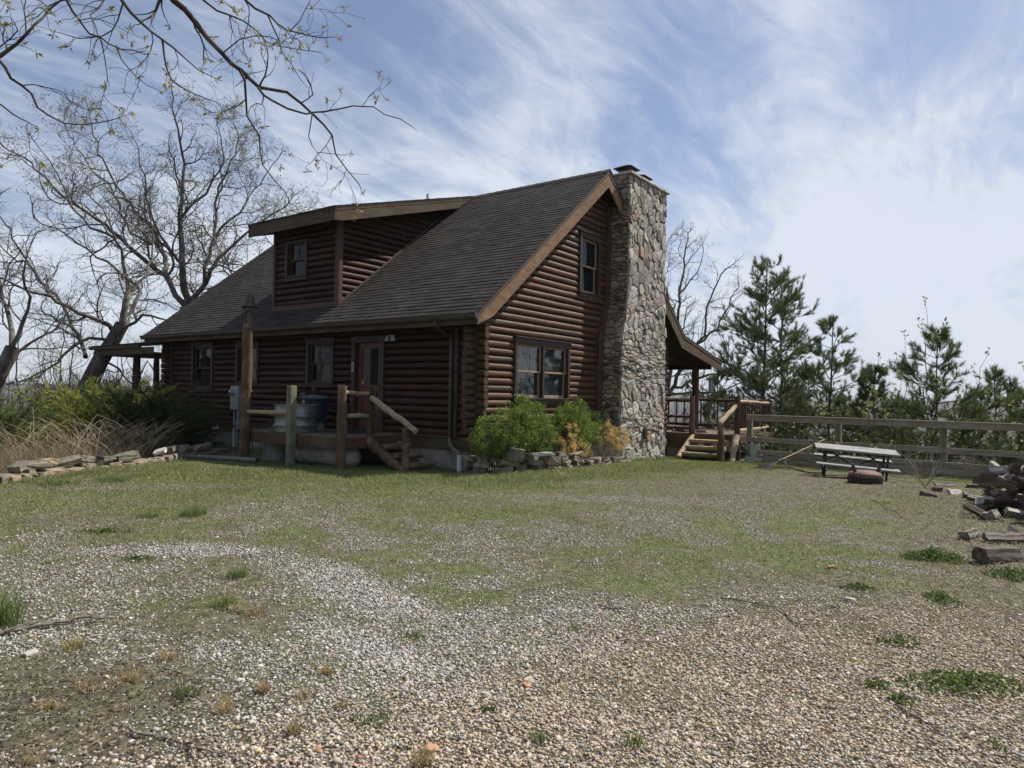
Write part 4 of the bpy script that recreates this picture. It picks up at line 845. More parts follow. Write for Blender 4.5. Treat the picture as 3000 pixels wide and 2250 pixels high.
# covered porch at the far end of the long side
LP = thing('covered_porch', (.5, 14, .3), 'small shingled porch with log posts beyond the far cabin corner', 'porch')
mb = MB(); courses(mb, (-.55, 2.86), (5.0, 3.7), 12.2, 16.45, seed=21); mb.prism([(-.55, 2.86), (5, 3.7), (5, 3.6), (-.55, 2.78)], 1, 12.2, 16.44); mb.build('roof', mShing, LP)
mb = MB(); mb.box((-.50, 12.3, 2.55), (-.46, 16.3, 2.76)); mb.box((-.5, 16.26, 2.55), (4.8, 16.3, 2.76)); mb.box((-.46, 12.3, 2.56), (4.8, 16.26, 2.6)); mb.build('fascia_board', mFascD, LP)
mb = MB(); mb.prism([(-.50, 2.84), (-.50, 2.74), (-.57, 2.74), (-.61, 2.84)], 1, 13.0, 16.5); mb.build('gutter', mMetalD, LP)
for k, (x, y, r) in enumerate(((.0, 14.35, .12), (.15, 13.35, .085), (4.5, 16.0, .1))): log('post', (x, y, -.8), (x, y, 2.6), r, r*.9, mPostD, LP, 80+k)
mb = MB(); mb.box((.0, 12.2, .35), (4.8, 16.2, .55)); mb.build('deck_boards', mDeckF, LP)
log('rail', (.3, 14.3, 1.45), (4.5, 14.6, 1.45), .05, .045, mPostD, LP, 83, n=8); log('rail', (4.5, 12.2, 1.45), (4.5, 16.0, 1.45), .05, .045, mPostD, LP, 84, n=8); log('handrail', (.05, 13.4, 1.45), (-1.0, 13.4, .85), .055, .05, mPostD, LP, 85, n=8)
for k in range(9): log('baluster', (.55+k*.35, 14.32+k*.02, .55), (.55+k*.35, 14.32+k*.02, 1.45), .025, .025, mPostD, LP, 90+k, n=6, seg=4)

# galvanised pail on a stone
PB = thing('trash_pail', (9.35, -2.75, -.2), 'ribbed galvanised pail by the start of the grey fence', 'pail')
mb = MB(); n = 44; pr = [(.145, 0), (.15, .02), (.185, .36), (.195, .37), (.195, .385), (.18, .385), (.15, .03)]
bb = len(mb.v)
for r, z in pr:
    for k in range(n): a = 2*math.pi*k/n; q = r*(1+(.02 if k % 4 < 2 else -.01)*(0 < z < .37)); mb.v.append((9.35+q*math.cos(a), -2.75+q*math.sin(a), -.17+z)); mb.c.append((1, 1, 1))
for i in range(len(pr)-1):
    for k in range(n): k2 = (k+1) % n; mb.f.append((bb+i*n+k, bb+i*n+k2, bb+(i+1)*n+k2, bb+(i+1)*n+k)); mb.mi.append(0)
mb.f.append(tuple(bb+6*n+k for k in range(n))); mb.mi.append(0); mb.build('body', mGalv, PB)
mb = MB(); mb.tube([(9.35+.19*math.cos(a)*.3, -2.75+.19*math.cos(a), .22+.22*math.sin(a)) for a in np.linspace(0, math.pi, 14)], .006, 6); mb.build('handle', mGalv, PB)
rock((9.3, -2.78, -.24), (.42, .46, .16), .3, mRockW, 71, 'flat white stone under the galvanised pail', None, flat=.7)

# ------------------------------------------------------------------ fence
FN = thing('board_fence', (9.2, -6, -.35), 'long grey board fence with three rails above a plank base', 'fence')
fx = lambda y: 9.32+(y+2.5)*.05
FY = [-2.62, -5.02, -7.45, -9.9, -12.3, -14.7]
for y in FY: b = MB(); b.box((fx(y)+.03, y-.07, -.75), (fx(y)+.17, y+.07, 1.0)); b.build('post', mGreyP, FN, bevel=.006)
for z0, z1 in ((.885, 1.02), (.275, .41)):
    for i, (a, b_) in enumerate(zip(FY[:-1], FY[1:])): a2 = a+(.08 if i == 0 else 0); b = MB(); b.beam((fx(a2), a2-.003, (z0+z1)/2), (fx(b_), b_+.003, (z0+z1)/2+.004*(i % 2)), .038, z1-z0); b.build('rail', mGrey, FN, bevel=.003)
for i, (a, b_) in enumerate(zip(FY[:-1], FY[1:])): b = MB(); b.beam((fx(a)+.05, a+.05*(i == 0), 1.042), (fx(b_)+.05, b_+.004, 1.042), .16, .036); b.build('cap_board', mGrey, FN, bevel=.003)
for i, (a, b_) in enumerate(zip(FY[:-1], FY[1:])):
    for z, w, m_, dx in ((-.01, .13, mGrey, .0), (-.17, .15, mGrey, -.05), (-.33, .16, mConc, .02), (-.50, .17, mConc, .02)):
        b = MB(); b.beam((fx(a)+dx, a-.003-.15*(i == 0 and z > -.05), z), (fx(b_)+dx, b_+.003, z+(.01 if i % 2 else -.008)), .038, w); b.build('plank', m_, FN, bevel=.003)

# ------------------------------------------------------------------ folding picnic table, fire pit, rake
TB = thing('picnic_table', (4.6, -6.2, -.15), 'grey folding picnic table with attached benches by the fence', 'picnic table')
mTT = mat('grey_table_plastic', (.17, .17, .163), (.25, .25, .24), (5, 5, 5), .6, .08); mSteel = mat('dark_steel_tube', (.02, .02, .022), (.04, .04, .042), rough=.5, bump=0)
ta, tb_ = Vector((5.42, -5.33, .48)), Vector((5.85, -6.93, .38)); td = (tb_-ta).normalized(); tn = Vector((-td.y, td.x, 0)).normalized(); tn = tn if tn.x > 0 else -tn; LN = (tb_-ta).length
tu_ = (tn*math.cos(R_(4.5))+Vector((0, 0, 1))*math.sin(R_(4.5))); tup = td.cross(tu_); tup = tup if tup.z > 0 else -tup
def TP(l, w, h): return ta+td*l+tu_*w+tup*h
mb = MB()
def slab(mb, l0, l1, w0, w1, h0, h1): mb.add([TP(l0, w0, h0), TP(l1, w0, h0), TP(l1, w1, h0), TP(l0, w1, h0), TP(l0, w0, h1), TP(l1, w0, h1), TP(l1, w1, h1), TP(l0, w1, h1)], [(0, 3, 2, 1), (4, 5, 6, 7), (0, 1, 5, 4), (1, 2, 6, 5), (2, 3, 7, 6), (3, 0, 4, 7)])
slab(mb, 0, LN, 0, .376, -.045, 0); slab(mb, 0, LN, .384, .76, -.045, 0); slab(mb, .1, LN-.1, .3, .46, -.06, -.0455); mb.build('table_top', mTT, TB, bevel=.012)
for w0 in (-.36, .86): mb = MB(); slab(mb, .02, LN-.02, w0, w0+.26, -.33, -.29); mb.build('bench', mTT, TB, bevel=.01)
for l0 in (.22, LN-.22):
    for w in (.08, .68): mb = MB(); mb.beam(TP(l0, w, -.05), TP(l0, w, -.78), .045, .045, td); mb.build('leg', mSteel, TB)
    mb = MB(); mb.tube([TP(l0, -.3, -.34), TP(l0, .2, -.36), TP(l0, .6, -.36), TP(l0, 1.06, -.34)], .018, 8); mb.tube([TP(l0, .38, -.06), TP(l0+(.5 if l0 < 1 else -.5), .38, -.34)], .014, 8); mb.tube([TP(l0+(.5 if l0 < 1 else -.5), .38, -.06), TP(l0, .38, -.34)], .014, 8); mb.build('brace', mSteel, TB)
FP = thing('fire_pit', (4.05, -6.55, -.15), 'rusty round drum fire pit with cut out sides in front of the picnic table', 'fire pit')
mRust = mat('rusty_steel', (.10, .058, .040), (.19, .12, .085), (9, 9, 9), .75, .3, 7, c3=(.12, .10, .09), s3=3, spec=.3)
mb = MB(); pc = (4.05, -6.55, -.17); mb.lathe([(.295, .21), (.30, .24), (.30, .265), (.27, .30), (.18, .335), (.05, .345), (0, .345)], pc, 32); mb.lathe([(.29, .0), (.305, .01), (.30, .03)], pc, 32); mb.build('drum', mRust, FP, smooth=True, ang=50)
mb = MB()
for k in range(26):
    a = 2*math.pi*k/26
    for s_ in (1, -1):
        pts = [(pc[0]+.30*math.cos(a+s_*t*.28), pc[1]+.30*math.sin(a+s_*t*.28), pc[2]+.02+.20*t) for t in np.linspace(0, 1, 5)]; mb.tube(pts, .014, 5)
mb.lathe([(.25, .01), (.25, .2)], pc, 20); mb.build('cut_out_side', mIron, FP)
for a in (2.4, 5.2): b = MB(); b.tube([(pc[0]+.22*math.cos(a), pc[1]+.22*math.sin(a), pc[2]+.31), (pc[0]+.29*math.cos(a), pc[1]+.29*math.sin(a), pc[2]+.47)], [.035, .028], 8); b.build('leg', mIron, FP)
RK = thing('leaf_rake', (6.95, -3.8, -.25), 'black fan rake with long wooden handle leaning on the fence', 'rake')
h0, h1 = Vector((7.5, -3.98, -.06)), Vector((9.12, -4.72, .46)); hd = (h1-h0).normalized()
mb = MB(); mb.tube([h0, h0.lerp(h1, .5), h1], .016, 8); mb.build('handle', mat('rake_handle_wood', (.30, .19, .09), (.42, .28, .14), (5, 5, 5), .6, .1), RK, smooth=True)
mb = MB(); sd = hd.cross(Vector((0, 0, 1))).normalized()
tip0 = Vector((6.85, -3.72, -.24))
for k in range(15):
    a = (k-7)/7; e = tip0+sd*a*.26+Vector((0, 0, -.01+.01*abs(a))); mb.beam(h0, h0.lerp(e, .75)+Vector((0, 0, .01)), .014, .006); mb.beam(h0.lerp(e, .75)+Vector((0, 0, .01)), e, .013, .006)
mb.tube([h0-hd*.05, h0+hd*.12], .028, 8); c_ = h0.lerp(tip0, .55); mb.beam(c_-sd*.16, c_+sd*.16, .05, .008); mb.beam(h0.lerp(tip0, .8)-sd*.22, h0.lerp(tip0, .8)+sd*.22, .03, .008); mb.build('tines', mat('black_rake_plastic', (.02, .021, .023), (.035, .036, .04), rough=.5, bump=0), RK)
mb = MB(); hc = Vector((5.9, -5.0, -.1)); pts = [hc+Vector((math.cos(a)*.38*.7, -math.sin(a)*.45, .10+.12*math.cos(a+.6))) for a in np.linspace(0, 2*math.pi, 25)]; mb.tube(pts, .014, 6, cap=False); tag(mb.build('metal_hoop', mSteel, origin=hc), 'thin black hoop on the ground left of the picnic table', 'hoop')
mb = MB(); pts = [(7.6, -3.4, -.2), (7.4, -3.8, -.22), (7.35, -4.3, -.21), (7.0, -4.7, -.22)]; mb.tube(pts, .012, 6); tag(mb.build('black_hose', mSteel, origin=pts[0]), 'piece of thin black hose on the grass behind the rake', 'hose')
# bird feeder hanging beyond the porch
BF = thing('bird_feeder', (14.2, .35, 1.9), 'tube bird feeder hanging beyond the porch railing', 'bird feeder')
mb = MB(); c5 = (14.2, .35, 1.75); mb.lathe([(.07, .42), (.20, .42), (.21, .45), (.10, .52), (0, .54)], c5, 16); mb.build('lid', mMetalD, BF); mb = MB(); mb.lathe([(.08, 0), (.09, .03), (.085, .42)], c5, 14); mb.lathe([(.13, -.02), (.13, .0), (.08, .01)], c5, 14); mb.tube([(14.2, .35, 2.28), (14.2, .35, 3.2)], .008, 5); mb.build('tube', mGalv, BF)
# ------------------------------------------------------------------ rock borders
rr = random.Random(99)
def along(pts, t):
    L_ = [math.hypot(b[0]-a[0], b[1]-a[1]) for a, b in zip(pts[:-1], pts[1:])]; s = t*sum(L_)
    for (a, b), l in zip(zip(pts[:-1], pts[1:]), L_):
        if s <= l: return a[0]+(b[0]-a[0])*s/l, a[1]+(b[1]-a[1])*s/l, math.atan2(b[1]-a[1], b[0]-a[0])
        s -= l
    return pts[-1][0], pts[-1][1], 0
ordn = lambda n: f"{n}{'th' if 10 <= n % 100 <= 20 else {1: 'st', 2: 'nd', 3: 'rd'}.get(n % 10, 'th')}"
def shape_word(s): return 'long flat' if s[0] > 2.6*s[2] and s[0] > .4 else 'flat' if s[2] < .11 else 'blocky' if s[2] > .17 else 'small'
BL = [(-7.3, 3.35), (-6.6, 4.1), (-5.9, 4.55), (-5.0, 4.8), (-4.4, 4.95), (-3.7, 5.45), (-3.1, 5.95), (-2.5, 6.5), (-1.9, 7.0), (-1.0, 7.5)]
n1 = 30
for k in range(n1):
    t = (k+.5)/n1; x, y, a = along(BL, t); s = (rr.uniform(.20, .46), rr.uniform(.18, .30), rr.uniform(.09, .17)); z = float(gnd(x, y))+s[2]*.32
    rock((x+rr.uniform(-.05, .05), y+rr.uniform(-.05, .05), z), s, a+rr.uniform(-.25, .25), mRock if rr.random() < .75 else mRockT, 200+k, f'{shape_word(s)} weathered stone, {ordn(k+1)} from left in the lower course before dry grass', 'stones of the border before the dry grass', flat=.75)
for k in range(17):
    t = .08+.88*(k+.5)/17; x, y, a = along(BL, t); s = (rr.uniform(.22, .55), rr.uniform(.16, .28), rr.uniform(.07, .14)); z = float(gnd(x, y))+.17+s[2]*.3
    if rr.random() < .12: continue
    rock((x+rr.uniform(-.04, .04)+.05, y+.08+rr.uniform(-.05, .05), z), s, a+rr.uniform(-.4, .4), (mRock, mRock, mRockT, mRock, mRockW)[k % 5 if s[0] < .4 else 0], 300+k, f'{shape_word(s)} stone, {ordn(k+1)} from left atop the border before dry grass', 'top stones of the border before the dry grass', tilt=.3, flat=.7)
BR = [(-.10, .02), (-.42, -.42), (-.30, -.95), (.25, -1.32), (1.1, -1.38), (2.2, -1.36), (3.3, -1.32), (4.3, -1.22), (5.0, -1.0)]
for lay in range(4):
    for k in range(15 if lay < 2 else 8):
        t = (k+.5)/(15 if lay < 2 else 13); 
        if lay >= 2 and t > .55: continue
        x, y, a = along(BR, t); s = (rr.uniform(.2, .42), rr.uniform(.18, .28), rr.uniform(.07, .12)); z = float(gnd(x, y))+.03+lay*.088
        wd = ('lowest', 'second', 'third', 'top')[lay]
        rock((x+rr.uniform(-.04, .04), y+.03*lay+rr.uniform(-.03, .03), z), s, a+rr.uniform(-.3, .3), mRock if rr.random() < .8 else mRockT, 400+lay*30+k, f'{shape_word(s)} grey stone, {ordn(k+1)} from cabin corner in the {wd} course under the gable', 'stones of the border under the gable', tilt=.15, flat=.8)
for k, (x, y, z, s, m_, lb) in enumerate(((.35, -1.42, .36, (.46, .12, .08), mRockW, 'long pale stone slab tilted on top of the border under the gable'), (-.12, -1.12, .36, (.3, .26, .24), mRock, 'large rounded grey stone topping the border beside the drain riser'), (.62, -1.50, .22, (.26, .22, .2), mRockT, 'blocky tan stone under the tilted pale slab'))):
    rock((x, y, z), s, -.5, m_, 600+k, lb, None, tilt=.35, flat=.75)
# loose reddish and pale stones on the gravel
for k, (px, py, s, m_, w) in enumerate(((1262, 2193, .085, 'r', 'salmon flat stone at the bottom edge of the gravel'), (1545, 2008, .06, 'r', 'small orange stone in the middle of the gravel'), (1420, 2030, .05, 'w', 'small cream stone on the tyre track'), (90, 1915, .09, 'w', 'pale flat stone by the leaf litter and dry tuft'), (1318, 1962, .05, 'w', 'rounded cream pebble beside the tyre track'), (2437, 1665, .09, 'r', 'brown upright rock chip on the open gravel'), (1757, 1788, .045, 'r', 'small peach stone between grass patches'), (2490, 1770, .10, 'w', 'whitish flat rock near the dark leaf pile'))):
    v = (_d+_r*(px-1500)/FPX-_u*(py-1125)/FPX); t = CP[2]/-v[2]; p = CP+v*t; p[2] = float(gnd(p[0], p[1]))+s*.12
    rock(p, (s*.85, s*.6, s*.32), k*1.1, {'r': mat('salmon_stone%d' % k, (.34, .18, .11), (.50, .30, .19), (20, 20, 20), .9, .4), 'w': mRockW}[m_], 700+k, w, None, flat=.25)

# ------------------------------------------------------------------ trees
class Tubes:
    """many branches of few sides, built at once"""
    def __init__(s): s.g = {}
    def add(s, pts, rad, k): s.g.setdefault((len(pts), k), []).append((pts, rad))
    def arrays(s):
        V, F, off = [], [], 0
        for (n, k), L_ in s.g.items():
            P = np.array([a for a, _ in L_], float); R = np.array([b for _, b in L_], float); B = len(P)
            T = np.gradient(P, axis=1) if n > 2 else np.repeat((P[:, 1:]-P[:, :1]), n, 1); T /= np.linalg.norm(T, axis=2, keepdims=True)+1e-9
            av = P[:, -1]-P[:, 0]; ref = np.where(np.abs(av[:, 2:3]) < .75*np.linalg.norm(av, axis=1, keepdims=True), [[0, 0, 1.]], [[1., 0, 0]])[:, None, :]
            A = np.cross(T, ref); A /= np.linalg.norm(A, axis=2, keepdims=True)+1e-9; C = np.cross(T, A)
            an = 2*np.pi*np.arange(k)/k
            v = P[:, :, None]+(A[:, :, None]*np.cos(an)[None, None, :, None]+C[:, :, None]*np.sin(an)[None, None, :, None])*R[:, :, None, None]
            V.append(v.reshape(-1, 3)); idx = np.arange(B*n*k).reshape(B, n, k)+off; nx_ = np.roll(idx, -1, 2)
            F.append(np.stack([idx[:, :-1], nx_[:, :-1], nx_[:, 1:], idx[:, 1:]], -1).reshape(-1, 4)); off += B*n*k
        return np.concatenate(V), np.concatenate(F)
def unit(v): return v/(np.linalg.norm(v)+1e-9)
def turn(d, ang, rg):
    r = rg.normal(size=3); s = unit(r-d*np.dot(r, d)); return unit(d*math.cos(ang)+s*math.sin(ang))
def side_k(r): return 8 if r > .06 else 6 if r > .025 else 4 if r > .010 else 3
class Gen:
    def __init__(s, seed, gnarl=.22, up=.04, ang=(.5, 1.0), ratio=(.45, .68), dens=1.0, minr=.0025, maxl=4, tipf=None, out=None, seglen=.22): 
        s.rg = np.random.default_rng(seed); s.T = Tubes(); s.tips = []; s.gnarl = gnarl; s.up = up; s.ang = ang; s.ratio = ratio; s.dens = dens; s.minr = minr; s.maxl = maxl; s.seglen = seglen; s.out = out
    def path(s, p, d, L_, lvl):
        n = int(min(12, max(3, round(L_/s.seglen)))); pts = [p]; step = L_/n; g = s.gnarl*(1+.15*lvl)
        for i in range(n):
            d = unit(d+s.rg.normal(size=3)*g+np.array([0, 0, s.up])); p = p+d*step; pts.append(p)
        return pts
    def grow(s, p, d, L_, r, lvl):
        pts = s.path(p, d, L_, lvl); n = len(pts); r1 = max(s.minr*.7, r*.42); rad = [r+(r1-r)*i/(n-1) for i in range(n)]
        s.T.add(pts, rad, side_k(r)); s.kids(pts, rad, L_, lvl)
    def kids(s, pts, rad, L_, lvl, t0=.18):
        if lvl >= s.maxl or L_ < .16: s.tips.append((pts[-1], unit(pts[-1]-pts[-2]))); return
        n = len(pts); c = max(2, int(round(s.dens*(2.2+L_*(3.4 if lvl >= 2 else 2.3)))))
        for i in range(c):
            t = t0+(1-t0)*(i+s.rg.random())/c; q = min(t, .999)*(n-1); k = int(q); f = q-k; pp = pts[k]*(1-f)+pts[k+1]*f; dd = unit(pts[k+1]-pts[k]); r = rad[k]*(1-f)+rad[k+1]*f
            cl = L_*s.rg.uniform(*s.ratio)*(1.15-.55*t); cl = max(.10, min(cl, 2.6))
            nd_ = turn(dd, s.rg.uniform(*s.ang), s.rg)
            if nd_[2] < -.3 and s.up > 0: nd_[2] *= .3; nd_ = unit(nd_)
            s.grow(pp, nd_, cl, max(s.minr, min(r*.62, .012+cl*.016)), lvl+1)
        s.grow(pts[-1], unit(pts[-1]-pts[-2]), max(.12, L_*.35), max(s.minr, rad[-1]), max(lvl+1, s.maxl-1))
    def limb(s, P, r0, r1, lvl=1, wig=.05, t0=.12):
        """a main limb through given points, smoothed and made crooked"""
        P = [np.array(p, float) for p in P]; out = []
        for i in range(len(P)-1):
            a = P[max(i-1, 0)]; b = P[i]; c = P[i+1]; d = P[min(i+2, len(P)-1)]; L_ = np.linalg.norm(c-b); m = max(2, int(L_/.35))
            for j in range(m):
                t = j/m; q = .5*((2*b)+(-a+c)*t+(2*a-5*b+4*c-d)*t*t+(-a+3*b-3*c+d)*t**3); out.append(q+s.rg.normal(size=3)*wig*min(1, L_*.7)*(1 if 0 < i+j else 0))
        out.append(P[-1]); n = len(out); rad = [r0+(r1-r0)*(i/(n-1))**.8 for i in range(n)]; rad = [q_*getattr(s, 'lw', .72) for q_ in rad]; s.T.add(out, rad, 10 if r0 > .08 else 6)
        tot = sum(np.linalg.norm(out[i+1]-out[i]) for i in range(n-1)); c = int(tot*1.7*s.dens)
        for i in range(c):
            t = t0+(1-t0)*(i+s.rg.random())/c; q = min(t, .999)*(n-1); k = int(q); pp = out[k]; dd = unit(out[k+1]-out[k]); r = rad[k]
            cl = s.rg.uniform(.5, 1.25)*(1.5-.6*t)*s.cl; nd_ = turn(dd, s.rg.uniform(.5, 1.1), s.rg)
            if s.out is not None: nd_ = unit(nd_+np.array(s.out)*.25)
            s.grow(pp, nd_, cl, max(s.minr*1.3, min(r*.6, .01+cl*.017)), lvl+1)
        s.grow(out[-1], unit(out[-1]-out[-2]), getattr(s, 'end', .6)*s.cl, max(s.minr*1.5, r1), lvl+1)
        return out
    cl = 1.0
mBark = mat('oak_bark', (.055, .047, .040), (.15, .13, .11), (7, 7, 2.5), .95, .8, 8, c3=(.19, .185, .165), s3=2.2, bdist=.03)
mBarkN = mat('near_oak_bark', (.035, .028, .023), (.085, .07, .058), (10, 10, 6), .95, .6, 8, c3=(.13, .125, .11), s3=4, bdist=.01)
mBud = leafmat('bud_green', .3); mPineL = leafmat('pine_needles', .25); mLeaf = leafmat('leaves', .35); mDry = leafmat('dry_grass', .3)
def buds(tips, size, per, seed, colf, spread=.8, asp=.3):
    """small pointed leaflets at twig tips"""
    rg = np.random.default_rng(seed); P = np.array([t[0] for t in tips]); D = np.array([t[1] for t in tips]); P = np.repeat(P, per, 0); D = np.repeat(D, per, 0); n = len(P)
    d = D*.5+rg.normal(size=(n, 3))*spread; d /= np.linalg.norm(d, axis=1, keepdims=True); s = np.cross(d, rg.normal(size=(n, 3))); s /= np.linalg.norm(s, axis=1, keepdims=True)+1e-9
    L_ = size*rg.uniform(.5, 1.3, (n, 1)); V = np.stack([P, P+d*L_*.5+s*L_*asp*.5, P+d*L_, P+d*L_*.5-s*L_*asp*.5], 1).reshape(-1, 3); F = np.arange(n*4).reshape(n, 4)
    C = np.repeat(colf(rg, n), 4, 0); return V, F, C
def tree_obj(name, g, label, cat, base, bark, group=None, bud=None, trunk=None, budname='buds'):
    root = thing(name, base, label, cat, group)
    if trunk is not None: V, F = trunk.arrays(); npmesh('trunk', V, F, bark, parent=root, smooth=True)
    V, F = g.T.arrays(); npmesh('crown', V, F, bark, parent=root, smooth=True)
    if bud is not None: npmesh(budname, bud[0], bud[1], mBud, bud[2], parent=root)
    return root
def mixc_(a, b): return lambda rg, n: (np.array(a)[None]*(1-(q := rg.random((n, 1))))+np.array(b)[None]*q)
def PX(lst, depth, jit=0, rg=None):
    o = []; 
    for i, (px, py) in enumerate(lst): o.append(at(px, py, depth+(rg.uniform(-jit, jit) if (rg is not None and i) else 0)))
    return o
def limbs(g, specs, depth, jit, drift=None):
    rg = g.rg
    for pts, r0, r1, dd in specs:
        n = len(pts); L_ = [at(px, py, depth+dd[0]+(dd[1]-dd[0])*i/(n-1)+(rg.uniform(-jit, jit) if 0 < i else 0)) for i, (px, py) in enumerate(pts)]; g.limb(L_, r0, r1)
# the big bare oak behind the cabin's far end
g = Gen(11, gnarl=.24, up=.07, dens=1.0, maxl=4, minr=.0052); g.cl = 1.5
tr = Tubes(); D_ = 27.5
T = [at(*p, D_+q) for p, q in (((552, 1300), 0), ((550, 1130), 0), ((546, 900), 0))]
tr.add([np.array(p) for p in [T[0], T[1], (T[1]+T[2])/2, T[2]]], [.36, .30, .25, .23], 12)
limbs(g, [([(546, 900), (535, 780), (530, 640), (538, 480), (520, 380), (505, 300)], .22, .03, (0, .5)), ([(548, 910), (600, 830), (640, 760), (700, 700), (760, 655), (830, 610)], .17, .03, (0, -1.5)),
          ([(600, 830), (622, 700), (632, 600), (668, 500), (700, 430), (685, 350)], .12, .025, (0, 2)), ([(546, 900), (500, 830), (470, 720), (420, 640), (350, 560), (300, 470), (262, 330)], .17, .025, (0, 1.5)),
          ([(500, 830), (400, 740), (280, 640), (180, 570), (90, 480), (10, 430)], .14, .03, (0, -2.5)), ([(530, 640), (600, 560), (650, 470), (640, 340)], .09, .02, (.5, -1)), ([(535, 780), (450, 660), (420, 520), (400, 420)], .10, .02, (0, -1.5)),
          ([(610, 850), (700, 820), (760, 800), (820, 700), (870, 640)], .10, .02, (-1, -2)), ([(470, 720), (380, 680), (330, 560), (200, 400), (190, 330)], .09, .02, (1, 2.5)), ([(622, 700), (700, 620), (760, 540), (800, 480)], .08, .02, (.5, 1))], D_, .5)
tree_obj('oak_tree', g, 'big bare spreading oak rising behind the far end of the cabin roof', 'tree', (T[1][0], T[1][1], float(tz(T[1][0], T[1][1]))), mBark, trunk=tr, bud=buds(g.tips, .09, 2, 1, mixc_((.10, .085, .055), (.22, .22, .08))))
# the leaning oak left of it
g = Gen(12, gnarl=.27, up=.05, dens=.95, maxl=4, minr=.0045); g.cl = 1.25; D_ = 23.5; g.lw = .62
tr = Tubes(); tr.add([at(*p, D_) for p in ((235, 1220), (258, 1130), (292, 1060), (328, 1003), (358, 950))], [.34, .29, .26, .23, .21], 12)
limbs(g, [([(358, 955), (372, 880), (369, 800), (340, 700), (300, 610)], .19, .03, (0, 1)), ([(335, 985), (318, 955), (231, 915), (145, 865), (50, 835), (-80, 800)], .15, .04, (0, -2)), ([(250, 1045), (250, 1030), (202, 930), (160, 865), (100, 800), (40, 700), (-20, 600)], .12, .03, (0, 2)),
          ([(358, 950), (409, 854), (369, 815), (280, 750), (200, 690), (100, 640)], .12, .03, (0, 1)), ([(345, 970), (420, 930), (486, 937), (540, 960)], .10, .03, (0, -1)), ([(372, 880), (430, 800), (450, 700), (430, 600)], .10, .02, (0, 2)),
          ([(330, 1000), (260, 990), (190, 1040), (110, 1100), (40, 1120)], .10, .03, (0, -1.5)), ([(300, 1060), (350, 1080), (390, 1130), (430, 1060), (470, 1140)], .07, .02, (0, 1)), ([(145, 865), (90, 780), (20, 740), (-60, 650)], .09, .02, (-1, 0)), ([(340, 700), (240, 640), (170, 520), (120, 440)], .09, .02, (1, 0))], D_, .5)
tree_obj('oak_tree', g, 'leaning crooked oak with thick dark trunk behind the junipers', 'tree', at(245, 1190, D_), mBark, trunk=tr, bud=buds(g.tips, .08, 1, 2, mixc_((.10, .085, .055), (.2, .19, .08))))
g = Gen(13, gnarl=.26, up=.06, dens=.85, maxl=4, minr=.004); g.cl = 1.1; D_ = 21
tr = Tubes(); tr.add([at(*p, D_) for p in ((-60, 1230), (0, 1090), (25, 1046), (36, 1017))], [.28, .22, .2, .18], 10)
limbs(g, [([(36, 1017), (29, 945), (7, 872), (-30, 760), (-40, 640)], .13, .03, (0, 1)), ([(30, 1040), (90, 1000), (160, 960), (230, 880)], .08, .02, (0, 1)), ([(36, 1017), (80, 900), (70, 780), (110, 680)], .09, .02, (0, -1))], D_, .4)
tree_obj('oak_tree', g, 'smaller bare oak at the left edge beyond the green cedar', 'tree', at(-40, 1190, D_), mBark, trunk=tr, bud=buds(g.tips, .07, 1, 3, mixc_((.10, .085, .055), (.2, .19, .08))))
# overhanging branches of the near oak
g = Gen(14, gnarl=.22, up=-.015, ang=(.45, 1.0), dens=.95, maxl=3, minr=.0034, seglen=.12); g.cl = .60; g.end = .22; g.lw = .8; D_ = 8.6
tr = Tubes(); b0 = np.array([-14.6, -1.2, 0.0]); tr.add([b0+np.array(q) for q in ((0, 0, -.4), (0, 0, 1), (.1, -.1, 2.5), (.25, -.2, 4.2))], [.36, .30, .26, .22], 12)
TP_ = b0+np.array((.25, -.2, 4.2))
NL = [([(350, -260), (430, -110), (506, 0), (570, 57), (650, 158), (706, 203), (757, 257), (836, 271), (915, 333), (972, 395), (985, 452), (1050, 537)], .060, .008, (0, .8)),
      ([(757, 257), (800, 300), (880, 330), (915, 333), (1000, 318), (1062, 311), (1130, 330), (1200, 366)], .020, .006, (.3, .2)), ([(700, 203), (717, 243), (722, 339), (757, 395), (774, 486), (836, 565), (850, 600)], .022, .005, (.2, 1)),
      ([(230, -250), (300, -100), (350, 0), (418, 68), (475, 113), (542, 170), (616, 222)], .035, .006, (-.6, -1)), ([(475, 113), (482, 164), (497, 226), (559, 271), (633, 299)], .016, .005, (-.8, -.5)),
      ([(600, -200), (660, -80), (717, 0), (785, 45), (847, 90), (910, 105), (975, 108)], .030, .005, (.6, .3)), ([(785, 45), (815, 115), (850, 190), (895, 250)], .014, .004, (.6, 1)), ([(540, -120), (593, 0), (672, 45), (751, 90), (820, 141), (938, 153)], .022, .005, (.8, .9)),
      ([(100, -250), (160, -100), (198, 0), (226, 62), (294, 113), (350, 136), (429, 158)], .026, .005, (-1, -1.2)), ([(294, 113), (306, 170), (316, 235)], .010, .004, (-1, -1)), ([(340, 134), (384, 215), (430, 250)], .010, .004, (-1, -1)),
      ([(-260, 260), (-100, 200), (0, 164), (51, 124), (102, 73), (147, 28), (190, -10)], .034, .010, (-1.6, -1.4)), ([(-200, 230), (-80, 190), (0, 178), (34, 226), (90, 277), (141, 339), (249, 373), (350, 345)], .030, .005, (-1.6, -1.0)),
      ([(-260, 330), (-120, 300), (0, 310), (60, 350), (100, 368)], .018, .005, (-1.8, -1.6)), ([(672, 45), (680, 90), (678, 150)], .009, .004, (.8, .8)), ([(850, 90), (880, 60), (905, 0), (910, -60)], .010, .004, (.4, .5)),
      ([(650, 158), (700, 120), (790, 110), (845, 140)], .012, .004, (.3, .2)), ([(915, 333), (905, 400), (930, 440), (1010, 455)], .010, .004, (.4, .4))]
